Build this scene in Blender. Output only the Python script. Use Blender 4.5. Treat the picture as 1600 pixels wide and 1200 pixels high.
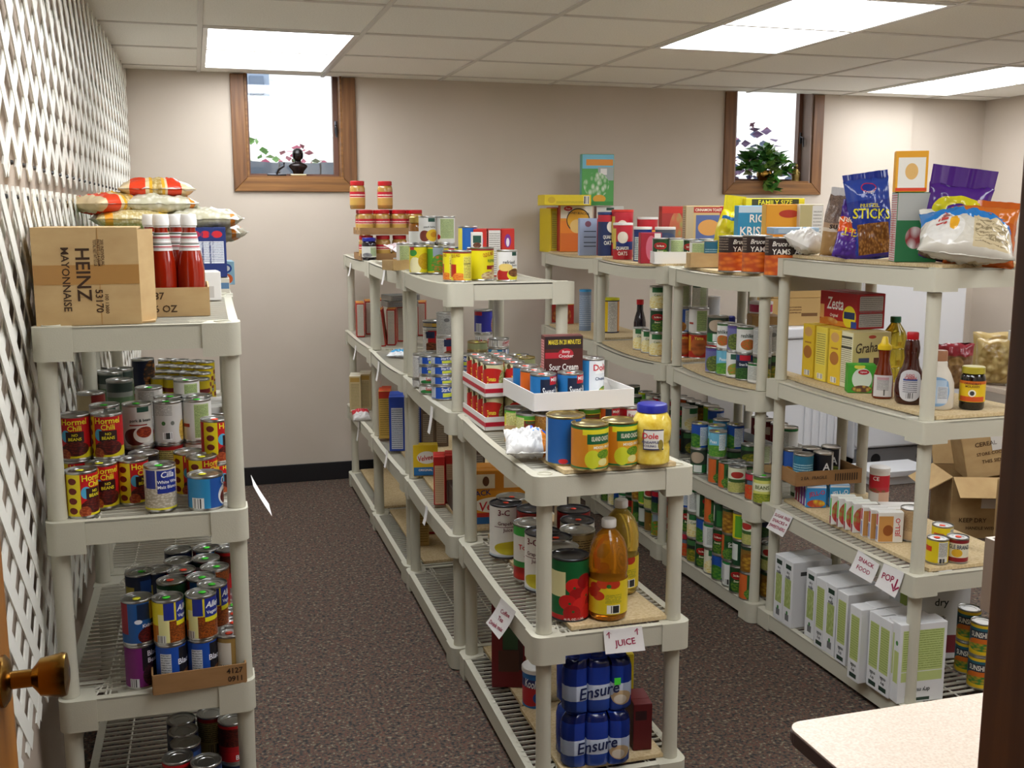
import bpy, bmesh, math, random
from mathutils import Vector, Matrix, noise
PI = math.pi
rnd = random.Random(7)
scene = bpy.context.scene
for o in list(bpy.data.objects): bpy.data.objects.remove(o)
COL = scene.collection

# ---------------- camera ----------------
F_PX, YAW, PITCH, CAM_H = 1642.77, .2901, .1601, 1.6074
cam = bpy.data.cameras.new('camera'); camo = bpy.data.objects.new('camera', cam); COL.objects.link(camo)
cam.sensor_width = 36; cam.lens = F_PX/1600*36; cam.clip_start = .02
camo.location = (0, 0, CAM_H); camo.rotation_euler = (PI/2-PITCH, 0, -YAW)
scene.camera = camo
# ---------------- world, exposure ----------------
wd = bpy.data.worlds.new('sky'); scene.world = wd; wd.use_nodes = True
bg = wd.node_tree.nodes['Background']; bg.inputs[0].default_value = (.93, .96, 1, 1); bg.inputs[1].default_value = 2.2
scene.view_settings.view_transform = 'Standard'; scene.view_settings.look = 'None'
scene.view_settings.gamma = 1; scene.view_settings.use_curve_mapping = False
scene.view_settings.exposure = 0.27
LAMP = 9.5            # emission of the fluorescent diffusers
scene.cycles.max_bounces = 8; scene.cycles.diffuse_bounces = 4; scene.cycles.transparent_max_bounces = 12
scene.cycles.sample_clamp_indirect = 6; scene.cycles.caustics_reflective = False; scene.cycles.caustics_refractive = False

# ---------------- helpers ----------------
def hexc(h):
    if not isinstance(h, str): return tuple(h)
    h = h.lstrip('#'); c = [int(h[i:i+2], 16)/255 for i in (0, 2, 4)]
    return tuple(x/12.92 if x <= .04045 else ((x+.055)/1.055)**2.4 for x in c)+(1,)
MATS = {}
def pm(name, c, rough=.5, metal=0, trans=0, ior=1.45, emit=None, es=0, alpha=1, coat=0, bump=None):
    if name in MATS: return MATS[name]
    m = bpy.data.materials.new(name); m.use_nodes = True; MATS[name] = m
    b = m.node_tree.nodes['Principled BSDF']; i = b.inputs
    i['Base Color'].default_value = hexc(c); i['Roughness'].default_value = rough; i['Metallic'].default_value = metal
    i['Transmission Weight'].default_value = trans; i['IOR'].default_value = ior; i['Alpha'].default_value = alpha
    i['Coat Weight'].default_value = coat
    if emit: i['Emission Color'].default_value = hexc(emit); i['Emission Strength'].default_value = es
    if bump:
        nt = m.node_tree; tc = nt.nodes.new('ShaderNodeTexCoord'); n = nt.nodes.new('ShaderNodeTexNoise'); n.inputs['Scale'].default_value = bump[0]
        bp = nt.nodes.new('ShaderNodeBump'); bp.inputs['Strength'].default_value = bump[1]; bp.inputs['Distance'].default_value = .01
        nt.links.new(tc.outputs['Object'], n.inputs['Vector']); nt.links.new(n.outputs['Fac'], bp.inputs['Height']); nt.links.new(bp.outputs[0], i['Normal'])
    return m
def noisemat(name, cols, scale, rough=.9, detail=4, stretch=(1, 1, 1), bump=0, pos=None, kind='noise'):
    m = pm(name, cols[0], rough); nt = m.node_tree; b = nt.nodes['Principled BSDF']
    tc = nt.nodes.new('ShaderNodeTexCoord'); mp = nt.nodes.new('ShaderNodeMapping'); mp.inputs['Scale'].default_value = stretch
    n = nt.nodes.new('ShaderNodeTexNoise'); n.inputs['Scale'].default_value = scale; n.inputs['Detail'].default_value = detail
    r = nt.nodes.new('ShaderNodeValToRGB'); e = r.color_ramp.elements
    pos = pos or [.3+.4*k/(len(cols)-1) for k in range(len(cols))]
    while len(e) < len(cols): e.new(.5)
    for k, c in enumerate(cols): e[k].position = pos[k]; e[k].color = hexc(c)
    nt.links.new(tc.outputs['Object'], mp.inputs[0]); nt.links.new(mp.outputs[0], n.inputs['Vector'])
    nt.links.new(n.outputs['Fac'], r.inputs[0]); nt.links.new(r.outputs[0], b.inputs['Base Color'])
    if bump:
        bp = nt.nodes.new('ShaderNodeBump'); bp.inputs['Strength'].default_value = bump; bp.inputs['Distance'].default_value = .005
        nt.links.new(n.outputs['Fac'], bp.inputs['Height']); nt.links.new(bp.outputs[0], b.inputs['Normal'])
    return m
# node groups that print one flat shape on a label (UV space): r rect, e ellipse, l lines, b beans in ellipse, B beans in rect, c bar code
GR = {}
def grp(kind):
    if kind in GR: return GR[kind]
    g = bpy.data.node_groups.new('print_'+kind, 'ShaderNodeTree'); GR[kind] = g
    for nm, t in (('Base', 'NodeSocketColor'), ('P1', 'NodeSocketColor'), ('P2', 'NodeSocketColor'), ('C', 'NodeSocketVector'), ('H', 'NodeSocketVector'), ('N', 'NodeSocketFloat')):
        g.interface.new_socket(nm, in_out='INPUT', socket_type=t)
    g.interface.new_socket('Color', in_out='OUTPUT', socket_type='NodeSocketColor')
    N, L = g.nodes.new, g.links.new
    gi = N('NodeGroupInput'); go = N('NodeGroupOutput'); tc = N('ShaderNodeTexCoord')
    def vm(op, a, b=None):
        n = N('ShaderNodeVectorMath'); n.operation = op; L(a, n.inputs[0])
        if b is not None: L(b, n.inputs[1])
        return n.outputs['Value' if op == 'LENGTH' else 'Vector']
    def mm(op, a, b=None):
        n = N('ShaderNodeMath'); n.operation = op
        for k, x in enumerate((a, b)):
            if x is None: continue
            if isinstance(x, (int, float)): n.inputs[k].default_value = x
            else: L(x, n.inputs[k])
        return n.outputs[0]
    uv = tc.outputs['UV']
    d = vm('DIVIDE', vm('ABSOLUTE', vm('SUBTRACT', uv, gi.outputs['C'])), gi.outputs['H'])
    if kind in 'eb': k = vm('LENGTH', d)
    else:
        s = N('ShaderNodeSeparateXYZ'); L(d, s.inputs[0]); k = mm('MAXIMUM', s.outputs[0], s.outputs[1])
    mask = mm('LESS_THAN', k, 1.0)
    paint = gi.outputs['P1']
    s2 = N('ShaderNodeSeparateXYZ'); L(uv, s2.inputs[0])
    if kind == 'l':
        mask = mm('MULTIPLY', mask, mm('GREATER_THAN', mm('FRACT', mm('MULTIPLY', s2.outputs[1], gi.outputs['N'])), .55))
        wn = N('ShaderNodeTexNoise'); wn.inputs['Scale'].default_value = 60; L(uv, wn.inputs['Vector'])
        mask = mm('MULTIPLY', mask, mm('GREATER_THAN', wn.outputs['Fac'], .42))
    if kind == 'c':
        w = N('ShaderNodeTexWhiteNoise'); w.noise_dimensions = '1D'; L(mm('FLOOR', mm('MULTIPLY', s2.outputs[0], gi.outputs['N'])), w.inputs['W'])
        mask = mm('MULTIPLY', mask, mm('GREATER_THAN', w.outputs[0], .5))
    if kind in 'bB':
        v = N('ShaderNodeTexVoronoi'); L(uv, v.inputs['Vector']); L(gi.outputs['N'], v.inputs['Scale'])
        mx = N('ShaderNodeMix'); mx.data_type = 'RGBA'; L(mm('MULTIPLY', v.outputs['Distance'], 1.5), mx.inputs[0]); L(gi.outputs['P1'], mx.inputs[6]); L(gi.outputs['P2'], mx.inputs[7])
        paint = mx.outputs[2]
    mx = N('ShaderNodeMix'); mx.data_type = 'RGBA'; L(mask, mx.inputs[0]); L(gi.outputs['Base'], mx.inputs[6]); L(paint, mx.inputs[7])
    L(mx.outputs[2], go.inputs[0]); return g
def dm(name, base, shapes=(), rough=.42):
    name = 'print_'+name
    if name in MATS: return MATS[name]
    m = pm(name, base, rough); nt = m.node_tree; prev = None
    for s in shapes:
        k, u, v, hu, hv, c = s[:6]; c2 = s[6] if len(s) > 6 else c; n = s[7] if len(s) > 7 else 20
        g = nt.nodes.new('ShaderNodeGroup'); g.node_tree = grp(k); i = g.inputs
        i['Base'].default_value = hexc(base); i['P1'].default_value = hexc(c); i['P2'].default_value = hexc(c2)
        i['C'].default_value = (u, v, 0); i['H'].default_value = (hu, hv, 1); i['N'].default_value = n
        if prev: nt.links.new(prev, i['Base'])
        prev = g.outputs[0]
    if prev: nt.links.new(prev, nt.nodes['Principled BSDF'].inputs['Base Color'])
    return m
# ---- meshes
def mk(name, bm, mats, smooth=None):
    me = bpy.data.meshes.new(name); bm.normal_update(); bm.to_mesh(me); bm.free()
    for m in (mats if isinstance(mats, (list, tuple)) else [mats]): me.materials.append(m)
    if smooth is not None:
        me.shade_smooth()
        if smooth < 180: me.set_sharp_from_angle(angle=math.radians(smooth))
    return me
def ob(name, me, parent=None, loc=(0, 0, 0), rot=(0, 0, 0)):
    o = bpy.data.objects.new(name, me); COL.objects.link(o); o.location = loc; o.rotation_euler = rot
    if parent: o.parent = parent
    return o
ALL_LABELS = {}
def tag(o, label, cat, group=None):
    o['label'] = label; o['category'] = cat
    if group: o['group'] = group
    ALL_LABELS.setdefault(label, []).append(o)
    return o
def thing(name, label, cat, loc=(0, 0, 0), rotz=0, group=None):
    o = bpy.data.objects.new(name, None); COL.objects.link(o); o.empty_display_size = .05
    o.location = loc; o.rotation_euler = (0, 0, rotz); return tag(o, label, cat, group)
def struct(o): o['kind'] = 'structure'; return o
def box(bm, c, s, mi=0, rot=None, bev=0):
    r = bmesh.ops.create_cube(bm, size=1); vs = r['verts']
    M = Matrix.Translation(c) @ (rot.to_4x4() if rot else Matrix()) @ Matrix.Diagonal((*s, 1))
    bmesh.ops.transform(bm, matrix=M, verts=vs)
    fs = {f for v in vs for f in v.link_faces}
    for f in fs: f.material_index = mi
    if bev:
        es = {e for v in vs for e in v.link_edges}
        r = bmesh.ops.bevel(bm, geom=list(es), offset=bev, segments=2, affect='EDGES', profile=.5)
        for f in r['faces']: f.material_index = mi
    return vs
def b2(bm, x0, x1, y0, y1, z0, z1, mi=0, bev=0):
    return box(bm, ((x0+x1)/2, (y0+y1)/2, (z0+z1)/2), (x1-x0, y1-y0, z1-z0), mi, bev=bev)
def prism(bm, pts, z0, z1, mi=0):
    a = [bm.verts.new((x, y, z0)) for x, y in pts]; b = [bm.verts.new((x, y, z1)) for x, y in pts]; n = len(pts)
    fs = [bm.faces.new(a[::-1]), bm.faces.new(b)]
    for i in range(n): fs.append(bm.faces.new((a[i], a[(i+1) % n], b[(i+1) % n], b[i])))
    for f in fs: f.material_index = mi
    return a+b
def tube(bm, pts, r, n=8, mi=0, cap=True):
    rings = []
    for i, p in enumerate(pts):
        p = Vector(p); a = Vector(pts[max(0, i-1)]); b = Vector(pts[min(len(pts)-1, i+1)]); t = (b-a).normalized()
        u = t.orthogonal().normalized() if abs(t.z) > .9 else t.cross(Vector((0, 0, 1))).normalized()
        w = t.cross(u); rr = r[i] if isinstance(r, (list, tuple)) else r
        rings.append([bm.verts.new(p+(u*math.cos(2*PI*k/n)+w*math.sin(2*PI*k/n))*rr) for k in range(n)])
    for a, b in zip(rings, rings[1:]):
        for k in range(n):
            f = bm.faces.new((a[k], a[(k+1) % n], b[(k+1) % n], b[k])); f.material_index = mi
    if cap:
        for q in (rings[0][::-1], rings[-1]): bm.faces.new(q).material_index = mi
    bmesh.ops.recalc_face_normals(bm, faces=list({f for q in rings for v in q for f in v.link_faces}))
def lathe(bm, prof, n=24, mats=None, vr=None, sx=1, sy=1):
    """prof: (r, z) from bottom to top; u runs round with the front (-y) at .5"""
    uvl = bm.loops.layers.uv.verify(); zs = [z for r, z in prof]; z0, z1 = vr or (min(zs), max(zs)); rings = []
    for r, z in prof:
        if r <= 1e-6: rings.append([bm.verts.new((0, 0, z))])
        else: rings.append([bm.verts.new((r*sx*math.sin(-PI+2*PI*j/n), -r*sy*math.cos(-PI+2*PI*j/n), z)) for j in range(n)])
    for i in range(len(prof)-1):
        a, b = rings[i], rings[i+1]; mi = mats[i] if mats else 0
        for j in range(n):
            k = (j+1) % n
            vs = [a[j % len(a)], a[k % len(a)], b[k % len(b)], b[j % len(b)]]
            us = [j/n, (j+1)/n, (j+1)/n, j/n]; zz = [prof[i][1], prof[i][1], prof[i+1][1], prof[i+1][1]]
            if len(a) == 1 and len(b) == 1: continue
            if len(a) == 1: vs, us, zz = [vs[0], vs[2], vs[3]], [us[0], us[2], us[3]], [zz[0], zz[2], zz[3]]
            elif len(b) == 1: vs, us, zz = vs[:3], us[:3], zz[:3]
            f = bm.faces.new(vs); f.material_index = mi; f.smooth = True
            for l, uu, z in zip(f.loops, us, zz): l[uvl].uv = (uu, (z-z0)/(z1-z0 or 1))
# ---- lettering
TXT = {}
def txt(s, bold=.012, shear=0):
    k = (s, bold, shear)
    if k in TXT: return TXT[k]
    c = bpy.data.curves.new('t', 'FONT'); c.body = s; c.offset = bold; c.shear = shear; c.resolution_u = 2
    o = bpy.data.objects.new('t', c); COL.objects.link(o)
    me = bpy.data.meshes.new_from_object(o); vs = [v.co.copy() for v in me.vertices]; fs = [tuple(p.vertices) for p in me.polygons]
    bpy.data.objects.remove(o); bpy.data.curves.remove(c); bpy.data.meshes.remove(me)
    x0, x1 = min(v.x for v in vs), max(v.x for v in vs); y0, y1 = min(v.y for v in vs), max(v.y for v in vs); h = y1-y0
    TXT[k] = ([((v.x-(x0+x1)/2)/h, (v.y-(y0+y1)/2)/h) for v in vs], fs, (x1-x0)/h); return TXT[k]
def lettering(texts, mapper, name='lettering'):
    """texts: (string, u, v, height, colour[, rot deg[, max width[, shear]]]) in metres on an unrolled face; mapper(x, y, off) -> xyz"""
    bm = bmesh.new(); mats = []
    for t in texts:
        s, u, v, h, c = t[:5]; rot = math.radians(t[5]) if len(t) > 5 and t[5] else 0
        P, fs, asp = txt(s, .015, t[7] if len(t) > 7 else 0); sx = h
        if len(t) > 6 and t[6]: sx = min(h, t[6]/asp)
        m = pm('ink_'+c, c, .5)
        if m not in mats: mats.append(m)
        vs = []
        for x, y in P:
            x, y = x*sx, y*h; x, y = x*math.cos(rot)-y*math.sin(rot), x*math.sin(rot)+y*math.cos(rot)
            vs.append(bm.verts.new(mapper(u+x, v+y)))
        for f in fs:
            try: bm.faces.new([vs[i] for i in f]).material_index = mats.index(m)
            except ValueError: pass
    return mk(name, bm, mats)
# ---- geometry of the view, used only to read positions off the shelves' planes
def ray(u, v):
    a = (u-800)/F_PX; b = (600-v)/F_PX; cp, sp = math.cos(PITCH), math.sin(PITCH); d = cp+b*sp; z = b*cp-sp; cy, sy = math.cos(YAW), math.sin(YAW)
    return Vector((a*cy+d*sy, -a*sy+d*cy, z))
def atz(u, v, z): r = ray(u, v); return Vector((0, 0, CAM_H))+r*((z-CAM_H)/r.z)
def aty(u, v, y): r = ray(u, v); return Vector((0, 0, CAM_H))+r*(y/r.y)
def facecam(x, y): return math.atan2(-x, y)
# ================= room =================
WB, ZC, XR, YN = 6.336, 2.393, 5.39, .80      # back wall, ceiling height, right wall, near wall
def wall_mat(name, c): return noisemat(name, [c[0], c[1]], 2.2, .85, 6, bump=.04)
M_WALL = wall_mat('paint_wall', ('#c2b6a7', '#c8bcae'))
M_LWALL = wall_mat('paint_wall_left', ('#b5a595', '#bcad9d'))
M_CARPET = None
def carpet():
    m = pm('carpet', '#554c48', .95); nt = m.node_tree; N, L = nt.nodes.new, nt.links.new; b = nt.nodes['Principled BSDF']
    tc = N('ShaderNodeTexCoord'); prev = None
    n = N('ShaderNodeTexNoise'); n.inputs['Scale'].default_value = 95; n.inputs['Detail'].default_value = 2; L(tc.outputs['Object'], n.inputs['Vector'])
    n2 = N('ShaderNodeTexNoise'); n2.inputs['Scale'].default_value = 45; n2.inputs['Detail'].default_value = 5; L(tc.outputs['Object'], n2.inputs['Vector'])
    mx0 = N('ShaderNodeMix'); mx0.inputs[0].default_value = .35; L(n.outputs['Fac'], mx0.inputs[2]); L(n2.outputs['Fac'], mx0.inputs[3])
    r = N('ShaderNodeValToRGB'); e = r.color_ramp.elements
    cs = [(.34, '#1c1b1a'), (.43, '#383633'), (.48, '#4d453d'), (.52, '#6b3f34'), (.56, '#474c3d'), (.64, '#877b68')]
    while len(e) < len(cs): e.new(.5)
    for q, (p, c) in zip(e, cs): q.position = p; q.color = hexc(c)
    L(mx0.outputs[0], r.inputs[0]); L(r.outputs[0], b.inputs['Base Color'])
    bp = N('ShaderNodeBump'); bp.inputs['Strength'].default_value = .5; bp.inputs['Distance'].default_value = .004; L(n.outputs['Fac'], bp.inputs['Height']); L(bp.outputs[0], b.inputs['Normal'])
    return m
bm = bmesh.new(); b2(bm, -1.6, XR+.15, -2.2, WB+.2, -.1, 0); struct(ob('floor', mk('floor', bm, carpet())))
# back wall with two window openings
WIN = [(.305, .855, 1.815, 2.45), (3.41, 3.985, 1.815, 2.45)]
bm = bmesh.new(); D = .2; xs = -.6
for (x0, x1, z0, z1) in WIN:
    b2(bm, xs, x0, WB, WB+D, 0, ZC+.1); b2(bm, x0, x1, WB, WB+D, 0, z0); b2(bm, x0, x1, WB, WB+D, z1, ZC+.1); xs = x1
b2(bm, xs, 4.77, WB, WB+D, 0, ZC+.1); b2(bm, 4.77, XR+.15, WB+.03, WB+D, 0, ZC+.1)
struct(ob('wall_back', mk('wall_back', bm, M_WALL)))
bm = bmesh.new(); b2(bm, XR, XR+.15, YN-.1, WB+.2, 0, ZC+.1); struct(ob('wall_right', mk('wall_right', bm, M_WALL)))
LX = lambda y: -.398+.0155*(y-1.8)             # the lattice face: this wall is a little out of square
def skew(vs, x0):                               # move verts built with x measured from the lattice face
    for v in vs: v.co.x += LX(v.co.y)
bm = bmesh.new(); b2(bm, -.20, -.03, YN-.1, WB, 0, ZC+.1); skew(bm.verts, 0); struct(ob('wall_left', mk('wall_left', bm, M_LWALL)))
# near wall with the doorway the camera stands in, and the hall behind
DX0, DX1 = -.285, .732
bm = bmesh.new(); b2(bm, -1.6, DX0-.03, YN-.1, YN, 0, ZC+.1); b2(bm, DX1+.10, XR+.15, YN-.1, YN, 0, ZC+.1); b2(bm, DX0-.03, DX1+.1, YN-.1, YN, 2.12, ZC+.1)
struct(ob('wall_near', mk('wall_near', bm, M_WALL)))
bm = bmesh.new(); b2(bm, -1.7, -1.6, -2.2, YN, 0, ZC+.1); b2(bm, 2.4, 2.5, -2.2, YN-.1, 0, ZC+.1); b2(bm, -1.6, 2.4, -2.3, -2.2, 0, ZC+.1); b2(bm, -1.7, 2.5, -2.3, YN-.1, ZC, ZC+.1)
struct(ob('wall_hall', mk('wall_hall', bm, M_WALL)))
bm = bmesh.new(); b2(bm, -.6, XR, WB-.012, WB, 0, .11, bev=.003); struct(ob('baseboard_back', mk('bb', bm, pm('vinyl_black', '#1c1a1c', .5))))
bm = bmesh.new(); b2(bm, XR-.012, XR, YN, WB, 0, .11, bev=.003); struct(ob('baseboard_right', mk('bb', bm, MATS['vinyl_black'])))
# ---- suspended ceiling
M_TILE = noisemat('ceiling_tile', ['#e6e4da', '#f1efe6', '#f4f2ea'], 160, .95, 3, bump=.25)
M_BAR = pm('ceiling_bar', '#cfcbc2', .5)
bm = bmesh.new(); b2(bm, -.8, XR+.15, YN-.1, WB+.2, ZC+.06, ZC+.1); ceil = struct(ob('ceiling', mk('ceiling', bm, pm('slab', '#8a8378', .9))))
GX = [-.46]+[.06+.69*k for k in range(8)]+[XR]
GY = [YN]+[6.14-.66*k for k in range(8, -1, -1)]+[WB+.03]
LIGHTS = [(1, 7), (4, 5), (7, 7), (1, 3), (5, 1), (7, 3), (2, 1)]     # (column, first row): each is two rows long; last four unseen, added fill light
lit = {(i, j+k) for i, j in LIGHTS for k in (0, 1)}
TM = {}
for i in range(len(GX)-1):
    for j in range(len(GY)-1):
        if (i, j) in lit: continue
        w, d = GX[i+1]-GX[i], GY[j+1]-GY[j]; k = (round(w, 3), round(d, 3))
        if k not in TM:
            bm = bmesh.new(); box(bm, (0, 0, .009), (w-.016, d-.016, .018), bev=.003); TM[k] = mk('ceiling_tile', bm, M_TILE)
        ob('ceiling_tile', TM[k], ceil, ((GX[i]+GX[i+1])/2, (GY[j]+GY[j+1])/2, ZC+.004+rnd.uniform(0, .002)))
for x in GX[1:-1]:
    bm = bmesh.new(); b2(bm, x-.011, x+.011, YN, WB+.03, ZC-.001, ZC+.03, bev=.002); ob('ceiling_bar', mk('bar', bm, M_BAR), ceil)
for y in GY[1:-1]:
    bm = bmesh.new(); b2(bm, GX[0], GX[-1], y-.011, y+.011, ZC-.0006, ZC+.0294, bev=.002); ob('ceiling_bar', mk('bar', bm, M_BAR), ceil)
lname = ['above the left window', 'over the middle aisle, nearest', 'far right, by the right window', 'over the near left rack, unseen added fill', 'over the table by the doorway, unseen added fill', 'over the near right corner, unseen added fill', 'in front of the short middle rack, unseen added fill']
for (i, j), ln in zip(LIGHTS, lname):
    x0, x1, y0, y1 = GX[i]+.012, GX[i+1]-.012, GY[j]+.012, GY[j+2]-.012
    t = thing('ceiling_light', 'fluorescent ceiling light panel '+ln, 'ceiling light', ((x0+x1)/2, (y0+y1)/2, ZC), 0, 'fluorescent ceiling lights')
    w, d = x1-x0, y1-y0
    bm = bmesh.new()
    for s in (-1, 1): box(bm, (s*(w/2-.011), 0, .012), (.022, d, .03)); box(bm, (0, s*(d/2-.011), .012), (w-.044, .022, .03))
    ob('frame', mk('frame', bm, pm('white_enamel', '#dcdad2', .35)), t)
    bm = bmesh.new(); box(bm, (0, 0, .016), (w-.044, d-.044, .006)); ob('diffuser', mk('diffuser', bm, pm('lamp_diffuser', '#ffffff', .4, emit='#f6faff', es=LAMP)), t)
    bm = bmesh.new(); box(bm, (0, 0, .045), (w, d, .04)); ob('housing', mk('housing', bm, MATS['white_enamel']), t)
# ---- windows
M_OAK = noisemat('oak_trim', ['#5c3d24', '#744e2e', '#835c38'], 6, .45, 6, (9, 1, .5), pos=[.3, .5, .7])
M_OAKH = noisemat('oak_trim_h', ['#6a4828', '#83592f', '#92683a'], 6, .45, 6, (.5, 1, 9), pos=[.3, .5, .7])
M_SASH = pm('sash_wood', '#6b4a3c', .4); M_CHROME = pm('chrome', '#c8c8c8', .2, 1)
M_JAMB = noisemat('window_jamb', ['#8c7a72', '#a08c84'], 5, .6, 4, (1, 1, .2))
g = bpy.data.materials.new('window_glass'); g.use_nodes = True; nt = g.node_tree; nt.nodes.clear()
o_ = nt.nodes.new('ShaderNodeOutputMaterial'); mx = nt.nodes.new('ShaderNodeMixShader'); mx.inputs[0].default_value = .06
t_ = nt.nodes.new('ShaderNodeBsdfTransparent'); gl = nt.nodes.new('ShaderNodeBsdfGlossy'); gl.inputs['Roughness'].default_value = .03
nt.links.new(t_.outputs[0], mx.inputs[1]); nt.links.new(gl.outputs[0], mx.inputs[2]); nt.links.new(mx.outputs[0], o_.inputs[0]); M_GLASS = g
for n, (x0, x1, z0, z1) in enumerate(WIN):
    w = struct(bpy.data.objects.new('window_%d' % (n+1), None)); COL.objects.link(w)
    c = .078
    def piece(name, pts, y0, y1, m):
        bm = bmesh.new(); vs = prism(bm, pts, y0, y1)
        for v in vs: v.co = Vector((v.co.x, v.co.z, v.co.y))
        bmesh.ops.recalc_face_normals(bm, faces=bm.faces); bmesh.ops.bevel(bm, geom=bm.edges[:], offset=.003, segments=1, affect='EDGES'); ob(name, mk(name, bm, m), w)
    zt = ZC-.002
    piece('casing', [(x0-c, z0-c), (x1+c, z0-c), (x1, z0), (x0, z0)], WB-.018, WB, M_OAKH)
    piece('casing', [(x0-c, z0-c), (x0, z0), (x0, zt), (x0-c, zt)], WB-.018, WB, M_OAK)
    piece('casing', [(x1+c, z0-c), (x1+c, zt), (x1, zt), (x1, z0)], WB-.018, WB, M_OAK)
    for nm, (a, b_, q, e) in (('jamb_board', (x0, x0+.012, z0, z1)), ('jamb_board', (x1-.012, x1, z0, z1)), ('sill_board', (x0+.012, x1-.012, z0, z0+.012)), ('head_board', (x0+.012, x1-.012, z1-.012, z1))):
        bm = bmesh.new(); b2(bm, a, b_, WB-.004, WB+.17, q, e); ob(nm, mk(nm, bm, M_JAMB if (nm == 'jamb_board' and n) else M_OAKH), w)
    bm = bmesh.new(); s = .028; a, b_, q, e = x0+.013, x1-.013, z0+.013, z1-.013
    b2(bm, a, a+s*.4, WB+.10, WB+.145, q, e); b2(bm, b_-s, b_, WB+.10, WB+.145, q, e); b2(bm, a+s*.4, b_-s, WB+.10, WB+.145, q, q+s*.5); b2(bm, a+s*.4, b_-s, WB+.10, WB+.145, e-s*.4, e)
    ob('sash', mk('sash', bm, M_SASH), w)
    bm = bmesh.new(); b2(bm, a+s*.4, b_-s, WB+.12, WB+.126, q+s*.5, e-s*.4); ob('pane', mk('pane', bm, M_GLASS), w)
    bm = bmesh.new(); box(bm, (b_-s*.5, WB+.094, z0+.30), (.014, .012, .075), bev=.003); tube(bm, [(b_-s*.5, WB+.09, z0+.31), (b_-s*.5, WB+.06, z0+.30), (b_-s*.5, WB+.055, z0+.24)], .006); ob('latch', mk('latch', bm, pm('dark_metal', '#4a4a4e', .3, 1), 40), w)
    bm = bmesh.new(); xx = x0+(.17 if n == 0 else .30); box(bm, (xx, WB+.075, z0+.02), (.11, .035, .014), bev=.004)
    tube(bm, [(xx, WB+.06, z0+.025), (xx+.01, WB+.05, z0+.05), (xx+.04, WB+.045, z0+.07), (xx+.042, WB+.045, z0+.09)], .0065); ob('crank', mk('crank', bm, MATS['dark_metal'], 40), w)
# ---- outdoors: white house across the yard, shrubs, patio edge (bright daylight)
bm = bmesh.new(); b2(bm, -14, 30, WB+.25, 30, -.2, 1.55); struct(ob('ground_outside', mk('yard', bm, noisemat('yard', ['#8d8f88', '#b9b9b2'], 3))))
t = thing('white_house', 'white sided house across the yard seen through left window', 'house', (0, 13.5, 1.55))
bm = bmesh.new(); 
for k in range(26): box(bm, (3, .08, .12+k*.24), (24, .16, .26), rot=Matrix.Rotation(math.radians(-1.2), 3, 'X'))
ob('siding', mk('siding', bm, pm('siding', '#f4f4f2', .7)), t)
p = aty(400, 132, 13.4); wf = None
for nm, dx, dz, w_, h_, m, yy in (('window', 0, 0, .30, .36, pm('ext_frame', '#8f9fb4', .6), -.16), ('pane', 0, -.02, .17, .22, pm('ext_glass', '#5f7086', .2), -.19), ('window', 0, .33, .30, .05, MATS['ext_frame'], -.16), ('pane', 0, .47, .27, .16, pm('ext_glass2', '#4a6278', .2), -.17)):
    bm = bmesh.new(); box(bm, (p.x+dx, yy, p.z-1.55+dz), (w_, .06, h_), bev=.01); o = ob(nm, mk(nm, bm, m), t if nm == 'window' or wf is None else wf); wf = o if nm == 'window' else wf
def shrub(label, loc, r, cols, n=120, cat='shrub', seed=1, leaf=.05):
    R = random.Random(seed); t = thing('flowering_shrub', label, cat, loc); bms = [bmesh.new() for _ in cols]
    for i in range(n):
        d = Vector((R.gauss(0, 1), R.gauss(0, 1), R.gauss(0, 1))).normalized()*r*R.uniform(.4, 1); d.z = abs(d.z)*1.3
        bm = bms[i % len(cols)]; q = Matrix.Rotation(R.uniform(0, 6), 3, 'Z') @ Matrix.Rotation(R.uniform(0, 3), 3, 'X')
        vs = [bm.verts.new(d+q @ Vector(c)*leaf) for c in ((-.5, 0, 0), (0, -.35, .08), (.6, 0, 0), (0, .35, .08))]; bm.faces.new(vs)
    for bm, (nm, c) in zip(bms, cols): ob(nm, mk(nm, bm, pm('leaf_'+c, c, .6)), t)['kind'] = 'stuff'
    bm = bmesh.new(); tube(bm, [(0, 0, -.05), (.01, 0, r*.5), (-.01, 0, r)], .012); ob('stem', mk('stem', bm, pm('stem', '#5a4632', .8)), t)
p = aty(418, 236, 9.5); shrub('pale green bush in the yard beside pink flowers, left window', (p.x-.28, 10.4, 1.55), .66, [('foliage', '#4f8a3a'), ('foliage', '#6f9a54')], 420, seed=2, leaf=.09)
p = aty(448, 236, 9.0); shrub('pink flowering plant in the yard behind the bust', (p.x+.08, 9.25, 1.62), .45, [('petals', '#8f2a50'), ('petals', '#a03f62'), ('foliage', '#5a7450')], 220, seed=3, leaf=.08)
p = aty(1160, 250, 8.2); shrub('purple leaved bush in the yard outside the right window', (p.x-.15, 8.2, 1.55), .70, [('foliage', '#4f3a5c'), ('foliage', '#6f3f5a'), ('foliage', '#5f6f8a')], 500, seed=4, leaf=.09)
bm = bmesh.new()
for k in range(10):
    x = -.9+k*.28; box(bm, (x+.14, 0, -.21+.16*((k-3)/6)**2), (.285, 1.3, .47), rot=Matrix.Rotation(-.03*(k-4), 3, 'Y'))
o = ob('patio_cover', mk('patio_cover', bm, pm('tarp', '#5f6c7c', .5))); p = aty(480, 262, 8.0); o.location = (p.x-.2, 8.0, p.z-.02); tag(o, 'grey blue curved cover in the yard below the left window', 'cover')
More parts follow.
